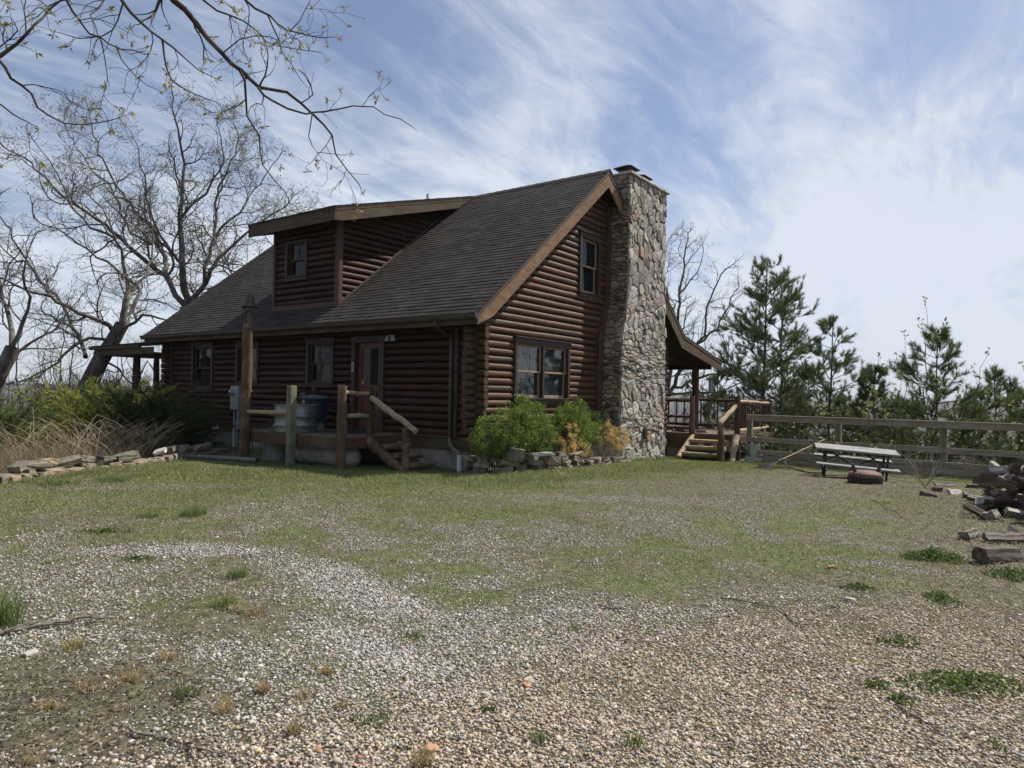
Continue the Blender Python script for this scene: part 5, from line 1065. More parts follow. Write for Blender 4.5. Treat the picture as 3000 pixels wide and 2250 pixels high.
rg0 = np.random.default_rng(5); NLs = []
for pts, r0, r1, dd in NL: g.dens = .95 if r0 > .012 else 1.15; limbs(g, [(pts, r0*1.05, r1*1.0, dd)], D_, .10)
for px, py, r in ((350, -260, .062), (230, -250, .04), (600, -200, .032), (540, -120, .024), (100, -250, .03), (-260, 260, .045), (-200, 230, .032), (-260, 330, .02)):
    e = at(px, py, D_-(.0 if px > 200 else 1.2)); m1 = TP_*.6+e*.4+np.array([0, 0, .5]); m2 = TP_*.25+e*.75+np.array([0, 0, .5]); g.T.add([TP_, (TP_+m1)/2, m1, m2, e], [max(.09, r*1.8), r*1.7, r*1.5, r*1.2, r], 8)
tips = list(g.tips)
g.cl = 1.5; g.dens = .8; g.minr = .006
for k in range(11):                                          # unseen rest of its crown, added above and behind the viewer to block skylight
    a = 1.5+k*.42; e = .35+.3*(k % 3); l = 4.5+1.2*(k % 3); dv = np.array([math.cos(a)*math.cos(e), math.sin(a)*math.cos(e), math.sin(e)])
    if dv[0] > .25 and dv[1] < .6: continue
    g.limb([TP_, TP_+dv*l*.35+np.array([0, 0, .4]), TP_+dv*l*.7+np.array([0, 0, .5]), TP_+dv*l+np.array([0, 0, .9])], .16, .03)
def catc(rg, n): q = rg.random((n, 1)); return np.array([[.16, .15, .05]])*(1-q)+np.array([[.42, .38, .13]])*q
big_t = [t for i, t in enumerate(tips) if (i*7919) % 10 < 6]
V1 = buds(tips, .028, 2, 4, mixc_((.09, .07, .03), (.22, .19, .07)), .7, .4); V2 = buds(big_t, .068, 10, 6, catc, .8, .24)
bd = (np.concatenate([V1[0], V2[0]]), np.concatenate([V1[1], V2[1]+len(V1[0])]), np.concatenate([V1[2], V2[2]]))
tree_obj('oak_tree', g, 'near oak whose budding branches hang over the roof at the top', 'tree', b0, mBarkN, trunk=tr, bud=bd, budname='catkins')
# bare tree right of the chimney
g = Gen(15, gnarl=.22, up=.09, dens=.85, maxl=4, minr=.0045); g.cl = 1.15; D_ = 32
tr = Tubes(); tr.add([at(*p, D_) for p in ((1895, 1300), (1915, 1220), (1950, 1165))], [.36, .3, .27], 10)
limbs(g, [([(1950, 1165), (1970, 1060), (1985, 960), (1990, 860), (2005, 760), (2015, 690)], .17, .03, (0, 1)), ([(1955, 1160), (2010, 1060), (2047, 1005), (2074, 902), (2100, 830), (2125, 790)], .15, .03, (0, -1)), ([(1950, 1165), (2010, 1120), (2080, 1100), (2150, 1085), (2230, 1050)], .13, .03, (0, 1)),
          ([(1955, 1160), (2030, 1150), (2110, 1150), (2170, 1120), (2200, 1140)], .10, .02, (0, -1)), ([(1985, 960), (1950, 850), (1940, 760), (1960, 700)], .10, .02, (0, 2)), ([(2047, 1005), (2100, 960), (2140, 880), (2165, 830)], .09, .02, (0, 1.5)), ([(1950, 1165), (1940, 1060), (1900, 950), (1880, 800)], .12, .02, (0, 2)), ([(2010, 1120), (2060, 1170), (2120, 1190), (2140, 1230)], .06, .02, (0, -1)),
          ([(1990, 860), (2040, 800), (2060, 740)], .07, .02, (1, 0))], D_, .5)
tree_obj('bare_tree', g, 'bare tree with low spreading limbs behind the chimney and porch', 'tree', at(1905, 1260, D_), mBark, trunk=tr, bud=buds(g.tips, .08, 1, 7, mixc_((.10, .07, .055), (.17, .12, .08))))

# pines -------------------------------------------------
def pine(seed, H, base, spread, label, dens=1.0, bare=.12, fill=1.0, nl=.15, copyable=False, dark=1.0):
    rg = np.random.default_rng(seed); T = Tubes(); tw = []; n = 9
    lean = rg.normal(size=2)*.02*H; pts = [np.array([lean[0]*(i/n)**1.5, lean[1]*(i/n)**1.5, -1.0+(H+1)*i/n])+np.append(rg.normal(size=2)*.02, 0) for i in range(n+1)]
    T.add([p+base for p in pts], [max(.018, H*.013*(1-i/n*.9)) for i in range(n+1)], 8)
    z = H*bare; shoots = []
    while z < H-.1:
        t = z/H; L_ = H*spread*min(1, 1.45*(1-t)**.8)*.8*rg.uniform(.75, 1.15)+.18; k = int(rg.integers(3, 6)*dens)+1
        for j in range(k):
            a = rg.uniform(0, 2*math.pi); l = L_*rg.uniform(.55, 1.1); el = rg.uniform(-.05, .25)+t*.45
            q = z/H*n+0.; i0 = min(n-1, int((z+1)/(H+1)*n)); f = (z+1)/(H+1)*n-i0; p = pts[i0]*(1-f)+pts[i0+1]*f; d = np.array([math.cos(a)*math.cos(el), math.sin(a)*math.cos(el), math.sin(el)]); m = 6; P = [p+base]
            for s_ in range(m): d = unit(d+np.array([0, 0, .045+.05*s_/m])+rg.normal(size=3)*.07); p = p+d*l/m; P.append(p+base)
            r = .006+l*.010; T.add(P, [r*(1-.75*i/m) for i in range(m+1)], 5)
            shoots.append((P[-1]+np.array([0, 0, .05]), unit(d+np.array([0, 0, .5])), .26)); shoots.append((P[-2], d, .16))
            for s_ in range(int(2+l*4.2*fill)):
                u = rg.uniform(.42, .98)*m; i0 = min(int(u), m-1); pp = P[i0]*(1-(u-i0))+P[i0+1]*(u-i0); sd = turn(unit(P[i0+1]-P[i0]), rg.uniform(.5, 1.1), rg); sd = unit(sd+np.array([0, 0, .35])); ll = l*rg.uniform(.12, .34)+.08
                e = pp+sd*ll; T.add([pp, (pp+e)/2+rg.normal(size=3)*.01, e], [r*.4, r*.33, r*.22], 3); shoots.append((e, unit(sd+np.array([0, 0, .3])), .17)); 
                if ll > .3: shoots.append((pp*.5+e*.5, sd, .2))
        z += rg.uniform(.22, .42)*H**.35*.62/dens
    shoots.append((pts[-1]+base, np.array([0, 0, 1.]), .5)); shoots.append((pts[-1]+base-np.array([0, 0, .15]), np.array([0, 0, 1.]), .4))
    S = np.array([s[0] for s in shoots]); D = np.array([s[1] for s in shoots]); LL = np.array([s[2] for s in shoots]); per = 42
    S = np.repeat(S, per, 0); D = np.repeat(D, per, 0); LL = np.repeat(LL, per)[:, None]; m = len(S)
    st = S-D*LL*rg.random((m, 1)); nn = rg.normal(size=(m, 3)); nn -= D*(nn*D).sum(1, keepdims=True); nn /= np.linalg.norm(nn, axis=1, keepdims=True)+1e-9
    d = D*rg.uniform(.5, 1.2, (m, 1))+nn*rg.uniform(.35, .8, (m, 1)); d /= np.linalg.norm(d, axis=1, keepdims=True); l = nl*rg.uniform(.7, 1.25, (m, 1)); w = np.cross(d, rg.normal(size=(m, 3))); w /= np.linalg.norm(w, axis=1, keepdims=True)+1e-9; w *= .0062
    V = np.stack([st-w, st+w, st+d*l], 1).reshape(-1, 3); F = np.arange(m*3).reshape(m, 3); hq = rg.random((m, 1)); C = (np.array([[.060, .085, .028]])*(1-hq)+np.array([[.19, .23, .078]])*hq)*dark
    root = thing('pine_tree', base, label, 'pine tree', 'young pines beyond the fence and porch'); Vt, Ft = T.arrays(); npmesh('trunk', Vt, Ft, mBarkN, parent=root, smooth=True); npmesh('needles', V, F, mPineL, np.repeat(C, 3, 0), parent=root)
    return root
def pxbase(px, depth, py_top=None):
    p = at(px, 1180, depth); z = float(tz(p[0], p[1])); b = np.array([p[0], p[1], z]); H = float(at(px, py_top, depth)[2]-z) if py_top else 0
    return b, H
PN = [(2233, 765, 27, .42, 'tallest pine beyond the porch deck, with an open crown', 1.05, .30), (2292, 800, 29, .34, 'tall slender pine just right of the tallest pine', 1.1, .25), (2425, 925, 25, .42, 'mid sized pine with a bent side branch, left of the fence post', 1.05, .22), (2105, 1085, 30, .30, 'small dark pine showing between porch post and tall pines', 1.1, .1),
      (2560, 1080, 24, .36, 'bushy low pine behind the picnic table', 1.5, .1), (2740, 970, 21, .42, 'open young pine behind the second fence post', 1.05, .25), (2925, 1075, 22, .42, 'pointed young pine near the right edge', 1.1, .2), (3010, 1130, 19, .36, 'low pine cut by the right edge', 1.2, .1),
      (2330, 1150, 33, .4, 'low bushy pine right of the porch railing', 1.4, .05), (2470, 1160, 30, .42, 'dense low pine behind the fence left of the table', 1.4, .05), (2640, 1165, 32, .42, 'dense low pine behind the leafy sapling', 1.3, .05), (2830, 1180, 30, .42, 'low pine between the two right hand pines', 1.3, .05)]
for i, (px, pt, dp, sp_, lb, dn, ba) in enumerate(PN):
    b, H = pxbase(px, dp, pt); pine(40+i, H, b, sp_, lb, dn, ba, nl=.17)
# leafy sapling
def sapling(name, px, pt, dp, seed, label, leaf=(.10, .17, .04), leaf2=(.30, .38, .12), per=5, size=.055, dens=.9, up=.25, stems=3, cat='tree', grp=None):
    b, H = pxbase(px, dp, pt); g = Gen(seed, gnarl=.10, up=up, dens=dens, maxl=3, minr=.003, ang=(.3, .7)); g.cl = .5
    for k in range(stems): h = H*(1 if k == 0 else g.rg.uniform(.6, .9)); off = g.rg.normal(size=3)*.12*(k > 0); g.limb([b+off*0+np.array([0, 0, -.3]), b+off*2+np.array([0, 0, h*.35]), b+off*4.5+np.array([0, 0, h*.7]), b+off*5.5+np.array([0, 0, h])], .012+H*.006, .006)
    bd = buds(g.tips, size, per, seed, mixc_(leaf, leaf2), 1.2, .8); return tree_obj(name, g, label, cat, b, mBarkN, group=grp, bud=bd, budname='leaves')
sapling('leafy_sapling', 2712, 912, 19.5, 60, 'thin leafy sapling standing taller than the pine beside it')
sapling('leafy_sapling', 2650, 1010, 20.5, 61, 'lower leafy sapling just left of the tall one', stems=2)
sapling('leafy_sapling', 2560, 1180, 16.5, 62, 'short yellow green sapling behind the fence and table', leaf=(.16, .2, .05), leaf2=(.4, .42, .14), stems=4)
sapling('leafy_sapling', 3010, 1110, 17, 63, 'yellow green sapling at the right edge', leaf=(.16, .2, .05), leaf2=(.4, .42, .14), stems=2)
# bare scrub trees behind, many of them real trees of their own
protos = []
for k in range(4):
    g = Gen(80+k, gnarl=.2, up=.12, dens=.75, maxl=3, minr=.006); g.cl = 1.3; H = 7.0
    g.limb([np.array([0, 0, -.8]), np.array([.1, .05, 2.2]), np.array([-.1, .2, 4.4]), np.array([.1, 0, H])], .10, .02); g.limb([np.array([0, 0, 1.2]), np.array([.7, .4, 3.2]), np.array([1.1, .5, 5.4])], .06, .015)
    root = thing('scrub_tree', (0, 0, 0), 'bare scrub tree', 'tree', 'bare scrub trees on the slope'); V, F = g.T.arrays(); npmesh('crown', V, F, mBark, parent=root, smooth=True); protos.append(root)
spots = [(60, 27, .85), (150, 31, .8), (205, 24, .6), (340, 30, .85), (410, 36, 1), (470, 33, .9), (100, 40, 1.1), (30, 36, 1.), (270, 38, 1.1), (-60, 30, 1), (180, 19, .55), (125, 22, .5),
         (2010, 38, .8), (2080, 34, .55), (2180, 36, .65), (2240, 42, .8), (2370, 38, .8), (2450, 40, .7), (2600, 36, .7), (2700, 30, .6), (2780, 34, .7), (2860, 26, .5), (2950, 30, .6), (3040, 36, .8), (2520, 28, .5), (2330, 24, .45)]
sidew = ['left of the junipers', 'behind the porch and fence']
for i, (px, dp, sc) in enumerate(spots):
    p = at(px, 1180, dp); p[2] = float(tz(p[0], p[1])); lb = f"bare scrub tree on the slope {'beyond the dry grass' if px < 900 else 'beyond the porch and fence'}, {ordn(i+1 if px < 900 else i-11)} of its row"
    if i < 4: o = protos[i]; o.location = tuple(p); o.scale = (sc,)*3; o.rotation_euler = (0, 0, i*1.3); o['label'] = lb
    else: copy_thing(protos[i % 4], p, i*2.1, sc, lb)

# woods behind the viewer, seen in the window panes
for i in range(34):
    x, y = -16.5-(i*7 % 11)*1.2, -22+i*1.45; copy_thing(protos[i % 4], (x, y, -.1), i*1.7, 1.35+.1*(i % 5), f'bare tree of the woods facing the cabin door, {ordn(i+1)} from the driveway')
# ------------------------------------------------------------------ shrubs
def leaf_cloud(n, cen, rad, rg, lump=.35, fl=0.0, shell=.55):
    d = rg.normal(size=(n, 3)); d /= np.linalg.norm(d, axis=1, keepdims=True); az = np.arctan2(d[:, 1], d[:, 0]); k = 1+lump*(fbm(az*1.7+9, d[:, 2]*2.3+5, 17+int(cen[0]*7) % 9, 4)-.5)*2
    r = (shell+(1-shell)*rg.random(n)**.6)*k; return cen+d*r[:, None]*np.array(rad), d
def quads(P, nrm, L_, asp, rg, flat=.6):
    n = len(P); d = rg.normal(size=(n, 3))+nrm*flat; d /= np.linalg.norm(d, axis=1, keepdims=True); s = np.cross(d, rg.normal(size=(n, 3))); s /= np.linalg.norm(s, axis=1, keepdims=True)+1e-9; l = (L_*rg.uniform(.6, 1.3, n))[:, None]
    return np.stack([P, P+d*l*.5+s*l*asp*.5, P+d*l, P+d*l*.5-s*l*asp*.5], 1).reshape(-1, 3), np.arange(n*4).reshape(n, 4)
def bush(name, blobs, n, L_, c1, c2, label, cat, seed, stems=True, asp=.6, base=None, grp=None, stemc=None, upc=True):
    rg = np.random.default_rng(seed); Vs, Cs = [], []; T = Tubes(); tot = sum(b[1][0]*b[1][1]*b[1][2] for b in blobs)**1
    base = base if base is not None else np.array([blobs[0][0][0], blobs[0][0][1], float(gnd(blobs[0][0][0], blobs[0][0][1]))])
    for cen, rad in blobs:
        m = int(n*(rad[0]*rad[1]*rad[2])**.67/sum((b[1][0]*b[1][1]*b[1][2])**.67 for b in blobs)); cen = np.array(cen, float)
        m2 = max(6, m//55); tip, dd = leaf_cloud(m2, cen, rad, rg, .28, shell=.55)
        tip = np.repeat(tip, 55, 0); dd = np.repeat(dd, 55, 0); P = tip+rg.normal(size=tip.shape)*np.array([.055, .055, .06])*(max(rad)**.5)+dd*rg.random((len(tip), 1))*.06
        P[:, 2] = np.maximum(P[:, 2], base[2]+.02)
        V, F = quads(P, dd+np.array([0, 0, .4]), L_, asp, rg); Vs.append(V); q = np.clip(rg.random((len(P), 1))*.8+np.repeat(rg.random((m2, 1)), 55, 0)*.35-.1, 0, 1); Cs.append(np.repeat(np.array([c1])*(1-q)+np.array([c2])*q, 4, 0))
        if stems:
            tp, _ = leaf_cloud(max(10, m2//4), cen, np.array(rad)*.9, rg, .3, shell=.5)
            for t in tp: s0 = base+np.array([*(rg.normal(size=2)*.08), 0])+(np.array([cen[0], cen[1], 0])-np.array([base[0], base[1], 0]))*.6; mdl = (s0+t)/2+rg.normal(size=3)*.04; T.add([s0, mdl, t], [.010, .007, .003], 4)
    V = np.concatenate(Vs); root = thing(name, base, label, cat, grp)
    npmesh('foliage', V, np.arange(len(V)).reshape(-1, 4), mLeaf, np.concatenate(Cs), parent=root)
    if stems: Vt, Ft = T.arrays(); npmesh('stems', Vt, Ft, mBarkN, parent=root)
    return root
G1, G2 = (.045, .085, .014), (.25, .33, .06)
bush('green_bush', [((.15, -.82, .74), (.62, .42, .48)), ((.90, -.78, .84), (.50, .42, .52)), ((1.22, -.75, .56), (.36, .36, .36)), ((-.36, -.66, .66), (.36, .33, .36)), ((.60, -.72, 1.22), (.24, .22, .26))], 34000, .034, G1, G2, 'big round green bush at the cabin corner under the double window', 'bush', 1)
bush('green_bush', [((2.35, -.78, .76), (.46, .42, .46)), ((2.75, -.72, .80), (.52, .42, .46)), ((3.25, -.70, .60), (.45, .38, .36)), ((2.4, -.7, 1.10), (.2, .2, .22)), ((2.95, -.7, 1.15), (.2, .2, .22))], 26000, .034, G1, G2, 'second green bush to the right under the double window', 'bush', 2)
bush('green_bush', [((4.25, -.35, .66), (.36, .28, .46))], 3600, .034, (.05, .09, .02), (.13, .19, .045), 'small darker green bush tucked beside the chimney', 'bush', 3)
YC1, YC2 = (.36, .25, .085), (.70, .52, .21)
bush('dry_bush', [((3.95, -1.12, .48), (.42, .3, .26)), ((4.35, -1.05, .46), (.3, .25, .2)), ((3.55, -1.1, .66), (.16, .14, .22))], 4200, .030, YC1, YC2, 'golden dried bush in front of the chimney base', 'bush', 4)
bush('dry_bush', [((1.65, -1.25, .50), (.22, .2, .2)), ((1.95, -1.35, .34), (.26, .2, .16)), ((1.8, -1.2, .72), (.16, .12, .16))], 2300, .030, YC1, YC2, 'smaller golden dried bush between the two green bushes', 'bush', 5)
rg = np.random.default_rng(77)
for cen, lb in (((1.98, -1.05, .1), 'bare grey twigs of a dead shrub between the green bushes'), ((3.35, -1.1, .1), 'bare grey twigs of a dead shrub left of the golden bush')):
    T = Tubes()
    for k in range(130): p = np.array(cen)+np.append(rg.normal(size=2)*.08, 0); d = unit(rg.normal(size=3)*np.array([1, .7, .5])+np.array([.2, -.3, .9])); P = [p]; 
    for k in range(150):
        p = np.array(cen)+np.append(rg.normal(size=2)*.08, 0); d = unit(rg.normal(size=3)*np.array([1, .7, .4])+np.array([.1, -.3, .8])); P = [p]
        for i in range(4): d = unit(d+rg.normal(size=3)*.2); p = p+d*rg.uniform(.09, .17); P.append(p)
        T.add(P, [.004, .0035, .003, .0025, .002], 3)
    V, F = T.arrays(); tag(npmesh('dead_shrub', V, F, mat('grey_twigs', (.14, .12, .10), (.26, .23, .19), (9, 9, 9), .9, .1), origin=cen), lb, 'shrub')

def juniper(cen, R, H, label, seed, nb=150, c1=(.045, .075, .018), c2=(.15, .18, .04), dirs=None, arch=.25, name='juniper', spr=1.0, cat='juniper'):
    rg = np.random.default_rng(seed); T = Tubes(); Ps, Ds, Qs = [], [], []; cen = np.array(cen, float)
    for k in range(nb):
        a = rg.uniform(0, 2*math.pi) if dirs is None else rg.normal(dirs[0], dirs[1]); el = rg.uniform(.05, 1.0)**1.0; L_ = R*rg.uniform(.6, 1.15)*(1 if el < .6 else H/R*1.05)
        d = np.array([math.cos(a)*math.cos(el), math.sin(a)*math.cos(el), math.sin(el)]); p = cen+np.append(rg.normal(size=2)*R*.14, 0); P = [p]; m = 7
        for i in range(m): d = unit(d+np.array([0, 0, .06-arch*(i/m)*.95])+rg.normal(size=3)*.06); p = p+d*L_/m; P.append(p)
        T.add(P, [.014*(1-.8*i/m)+.002 for i in range(m+1)], 4); qv = rg.random()
        for s_ in range(int(32*spr)):                         # side sprays on the outer part
            u = rg.uniform(.35, 1.0)*m; i0 = min(int(u), m-1); pp = P[i0]*(1-(u-i0))+P[i0+1]*(u-i0); dd = unit(P[i0+1]-P[i0]); sd = unit((lambda q_: q_*np.array([1, 1, .5]))(turn(dd, rg.uniform(.25, .7), rg))+np.array([0, 0, .05])); ll = R*rg.uniform(.07, .20)
            for w in range(9): t = (w+rg.random())/9; Ps.append(pp+sd*ll*t); Ds.append(turn(sd, .45, rg)); Qs.append(np.clip(qv*.55+t*.35+rg.random()*.25, 0, 1))
    P = np.array(Ps); D = np.array(Ds); n = len(P); s = np.cross(D, rg.normal(size=(n, 3))); s /= np.linalg.norm(s, axis=1, keepdims=True)+1e-9; l = rg.uniform(.05, .10, (n, 1))*R**.3
    V = np.stack([P-s*.009, P+s*.009, P+D*l], 1).reshape(-1, 3); q = np.array(Qs)[:, None]; C = np.array([c1])*(1-q)+np.array([c2])*q
    keep = np.repeat(P[:, 2] > cen[2]-.15, 3)
    root = thing(name, cen, label, cat); npmesh('foliage', V, np.arange(n*3).reshape(n, 3), mLeaf, np.repeat(C, 3, 0), parent=root); Vt, Ft = T.arrays(); npmesh('stems', Vt, Ft, mBarkN, parent=root); return root
def onpx(px, py, dep, dz=0): p = at(px, py, dep); p[2] = float(gnd(p[0], p[1]))+dz; return p
juniper(onpx(480, 1300, 18.2), 1.25, 1.75, 'dark green spreading juniper against the cabin wall', 21, nb=190, c1=(.022, .038, .013), c2=(.085, .11, .03))
juniper(onpx(385, 1280, 18.0), 1.0, 2.0, 'tall tufted juniper before the porch posts', 22, nb=150, c1=(.035, .06, .02), c2=(.12, .16, .045))
juniper(onpx(270, 1280, 18), 1.25, 2.1, 'golden green juniper with drooping tips left of the porch', 23, nb=200, c1=(.07, .095, .018), c2=(.36, .37, .065))
juniper(onpx(430, 1330, 15.2), .5, .75, 'small bright juniper sprout in front of the dark juniper', 24, nb=40, c1=(.05, .08, .02), c2=(.16, .2, .05), spr=.8)
juniper(onpx(-30, 1260, 15), 1.1, 1.6, 'loose green cedar at the left edge', 25, nb=130, c1=(.045, .08, .02), c2=(.16, .20, .055), arch=.05, name='cedar', cat='cedar')

# ------------------------------------------------------------------ dry grass, weeds, leaf litter (stuff)
def blades(P, H, W_, lean, rg, C, bend=.5, segs=3):
    n = len(P); a = rg.uniform(0, 2*np.pi, n); dirv = np.stack([np.cos(a), np.sin(a), np.zeros(n)], 1); sa = a+np.pi/2+rg.normal(size=n)*.5; sd = np.stack([np.cos(sa), np.sin(sa), np.zeros(n)], 1)*(W_/2)[:, None]
    rows = []
    for i in range(segs+1):
        t = i/segs; c = P+np.array([0, 0, 1.])*(H*(t-.25*bend*t*t*lean))[:, None]+dirv*(H*lean*t**1.7)[:, None]; w = (1-t**1.6) if i < segs else 0.04
        rows += [c-sd*w, c+sd*w]
    V = np.stack(rows, 1); k = 2*(segs+1); b = np.arange(n)[:, None]*k; F = np.concatenate([b+np.array([[2*i, 2*i+1, 2*i+3, 2*i+2]]) for i in range(segs)], 0); return V.reshape(-1, 3), F, np.repeat(C, k, 0)
rg = np.random.default_rng(31)
def scatter(n, x0, x1, y0, y1, f, rg):
    x = rg.uniform(x0, x1, n); y = rg.uniform(y0, y1, n); k = rg.random(n) < f(x, y); return x[k], y[k]
def behind_border(x, y):
    bx = np.array([p[0] for p in BL]); by = np.array([p[1] for p in BL]); d = y-np.interp(x, bx, by); return ss(.05, .5, d)*ss(4.6, 3.0, d)*ss(-1.9, -4.2, x)*(.35+.65*ss(.38, .6, fbm(x*.9, y*.9, 3)))
x, y = scatter(30000, -9.5, -2, 3.6, 10, behind_border, rg); n = len(x); q = rg.random((n, 1)); C = np.array([[.20, .145, .10]])*(1-q)+np.array([[.40, .32, .22]])*q; gq = rg.random(n) < .16; C[gq] = np.array([.09, .13, .04])
H = rg.uniform(.15, .7, n)*(.25+1.2*fbm(x*.9, y*.9, 8)); V, F, C = blades(np.stack([x, y, gnd(x, y)], 1), H, rg.uniform(.003, .007, n), rg.uniform(.05, .42, n), rg, C)
tag(npmesh('dry_grass', V, F, mDry, C), 'tall tan dry grass behind the rock border', 'dry grass', kind='stuff')
# arching dead stems over it
T = Tubes()
for k in range(380):
    cx_, cy_ = ((-3.9, 6.4), (-3.6, 6.7), (-4.7, 6.3), (-5.6, 6.6), (-4.2, 7.3))[k % 5]; p = np.array([cx_, cy_, -.05])+np.append(rg.normal(size=2)*.28, 0); a = rg.uniform(0, 6.28); d = unit(np.array([math.cos(a)*.38, math.sin(a)*.38, 1])); P = [p]; l = rg.uniform(.6, 1.45)
    for i in range(7): d = unit(d+np.array([math.cos(a)*.10, math.sin(a)*.10, -.07])+rg.normal(size=3)*.05); p = p+d*l/7; P.append(p)
    T.add(P, [.0062-.0005*i for i in range(8)], 3)
V, F = T.arrays(); tag(npmesh('dead_stems', V, F, mat('straw_stems', (.20, .155, .10), (.38, .31, .21), (4, 4, 4), .85, .1)), 'arching straw coloured stems before the junipers', 'dead stems', kind='stuff')
# brush on the slopes beyond
T = Tubes(); 
for k in range(9000):
    if k % 4: px = rg.uniform(-150, 430); dp = rg.uniform(21, 46)
    else: px = rg.uniform(1950, 3150); dp = rg.uniform(23, 50)
    p = at(px, 1180, dp); p[2] = float(tz(p[0], p[1])); d = unit(np.array([*(rg.normal(size=2)*.35), 1])); P = [p]; l = rg.uniform(.8, 2.4)*(.6+dp/60)
    for i in range(4): d = unit(d+rg.normal(size=3)*.16); p = p+d*l/4; P.append(p)
    T.add(P, [.012, .010, .008, .006, .004], 3)
    for j in range(6):
        i0 = rg.integers(1, 4); q0 = P[i0]; dd = turn(unit(P[i0+1]-P[i0]), rg.uniform(.4, 1.0), rg); ll = l*rg.uniform(.15, .4); T.add([q0, q0+dd*ll*.5+rg.normal(size=3)*.03, q0+unit(dd+np.array([0, 0, .3]))*ll], [.006, .005, .003], 3)
V, F = T.arrays(); tag(npmesh('brush', V, F, mat('brush_twigs', (.060, .050, .042), (.13, .11, .09), (1, 1, 1), .95, 0)), 'leafless brush covering the slopes beyond the clearing', 'brush', kind='stuff')
# green undergrowth low on the slope behind the fence
n = 60000; px = rg.uniform(2150, 3150, n); dp = rg.uniform(21, 46, n); A = np.array([at(a, 1180, b) for a, b in zip(px, dp)]); A[:, 2] = tz(A[:, 0], A[:, 1])+rg.random(n)**1.3*(.8+2.2*fbm(A[:, 0]*.35, A[:, 1]*.35, 6)); k = fbm(A[:, 0]*.5, A[:, 1]*.5, 9) > .45; A = A[k]
V, F = quads(A, np.zeros_like(A), .13, .35, rg); q = rg.random((len(A), 1)); tag(npmesh('undergrowth', V, F, mLeaf, np.repeat(np.array([[.04, .06, .022]])*(1-q)+np.array([[.12, .15, .05]])*q, 4, 0)), 'low green undergrowth on the slope behind the fence', 'undergrowth', kind='stuff')
# lawn grass
def gf(x, y): return cover(x, y)[0]
Ps = []; 
for (x0, x1, y0, y1, n) in ((-9.9, -3, -9, 5, 330000), (-3, 10, -10, 7, 320000)):
    def f(x, y):
        g = gf(x, y); r = np.hypot(x-CP[0], y-CP[1]); ang = np.abs((np.arctan2(y-CP[1], x-CP[0])-YAW+np.pi) % (2*np.pi)-np.pi)
        return np.clip(g**1.15*1.1+.05, 0, 1)*(ang < .75)*np.where(r < 7, 1, .9)*(r > 1.5)*(np.where((x > 0) & (y > -.0), 0, 1))*(np.where((x > -1.8) & (y > 1.9), .10, 1))
    x, y = scatter(n, x0, x1, y0, y1, f, rg); Ps.append(np.stack([x, y], 1))
P2 = np.concatenate(Ps); x, y = P2[:, 0], P2[:, 1]; n = len(x); g = gf(x, y); d = seg_d(x, y, LAWN); q = np.clip(rg.random((n, 1))*.8+.4*(fbm(x*1.5, y*1.5, 77)[:, None]-.4), 0, 1)
C = np.array([[.080, .120, .030]])*(1-q)+np.array([[.37, .39, .15]])*q; dry = rg.random(n) < .20+.45*(1-g); C[dry] = np.array([.33, .28, .16])*rg.uniform(.6, 1.1, (dry.sum(), 1))
H = (.020+.045*ss(1.6, .3, d)*rg.uniform(.5, 1.5, n)+.018*rg.random(n))*(.7+.6*fbm(x*3, y*3, 55)); V, F, C = blades(np.stack([x, y, gnd(x, y)-.004], 1), H, rg.uniform(.0045, .0085, n)*np.clip(np.hypot(x-CP[0], y-CP[1])/7, .75, 1.7), rg.uniform(.2, .9, n), rg, C, segs=2)
tag(npmesh('lawn_grass', V, F, mLeaf, C), 'short spring grass growing through the gravel', 'grass', kind='stuff')
# tall fringe of grass at walls, posts and border
fr_ = [((4.9, -.85), (7.9, -.85)), ((7.9, -.8), (9.3, -1.0)), ((-.4, -.9), (5, -1.3)), ((-1.9, 1.75), (-.2, .7)), ((-2.05, 1.8), (-2.2, 5.2)), ((-6.9, 3.4), (-3.2, 5.3)), ((8.2, -2.4), (9.1, -3.2))]
Q = []
for a, b in fr_:
    m = int(math.hypot(b[0]-a[0], b[1]-a[1])*420); t = rg.random(m); Q.append(np.stack([a[0]+(b[0]-a[0])*t+rg.normal(size=m)*.10, a[1]+(b[1]-a[1])*t+rg.normal(size=m)*.10], 1))
Q = np.concatenate(Q); n = len(Q); q = rg.random((n, 1)); C = np.array([[.075, .12, .028]])*(1-q)+np.array([[.20, .26, .07]])*q; V, F, C = blades(np.stack([Q[:, 0], Q[:, 1], gnd(Q[:, 0], Q[:, 1])-.01], 1), rg.uniform(.04, .13, n), rg.uniform(.004, .007, n), rg.uniform(.2, .8, n), rg, C)
tag(npmesh('grass_fringe', V, F, mLeaf, C), 'longer grass along the walls, stairs and rock border', 'grass', kind='stuff')

# tufts and weeds, each its own ------------------------
def groundpx(px, py):
    v = (_d+_r*(px-1500)/FPX-_u*(py-1125)/FPX); t = CP[2]/-v[2]; p = CP+v*t
    for _ in range(4): z = float(gnd(p[0], p[1])); t = (z-CP[2])/v[2]; p = CP+v*t
    return p
def tuft(name, px, py, r, h, n, c1, c2, label, cat, seed, lean=(.3, 1.2), w=.004, grp=None):
    rg = np.random.default_rng(seed); p = groundpx(px, py); a = rg.uniform(0, 6.28, n); rr_ = r*rg.random(n)**.7; P = np.stack([p[0]+rr_*np.cos(a), p[1]+rr_*np.sin(a), np.zeros(n)], 1); P[:, 2] = gnd(P[:, 0], P[:, 1])-.003
    q = rg.random((n, 1)); V, F, C = blades(P, h*rg.uniform(.5, 1.2, n), w*rg.uniform(.7, 1.3, n), rg.uniform(*lean, n), rg, np.array([c1])*(1-q)+np.array([c2])*q); return tag(npmesh(name, V, F, mLeaf, C, origin=p), label, cat, grp)
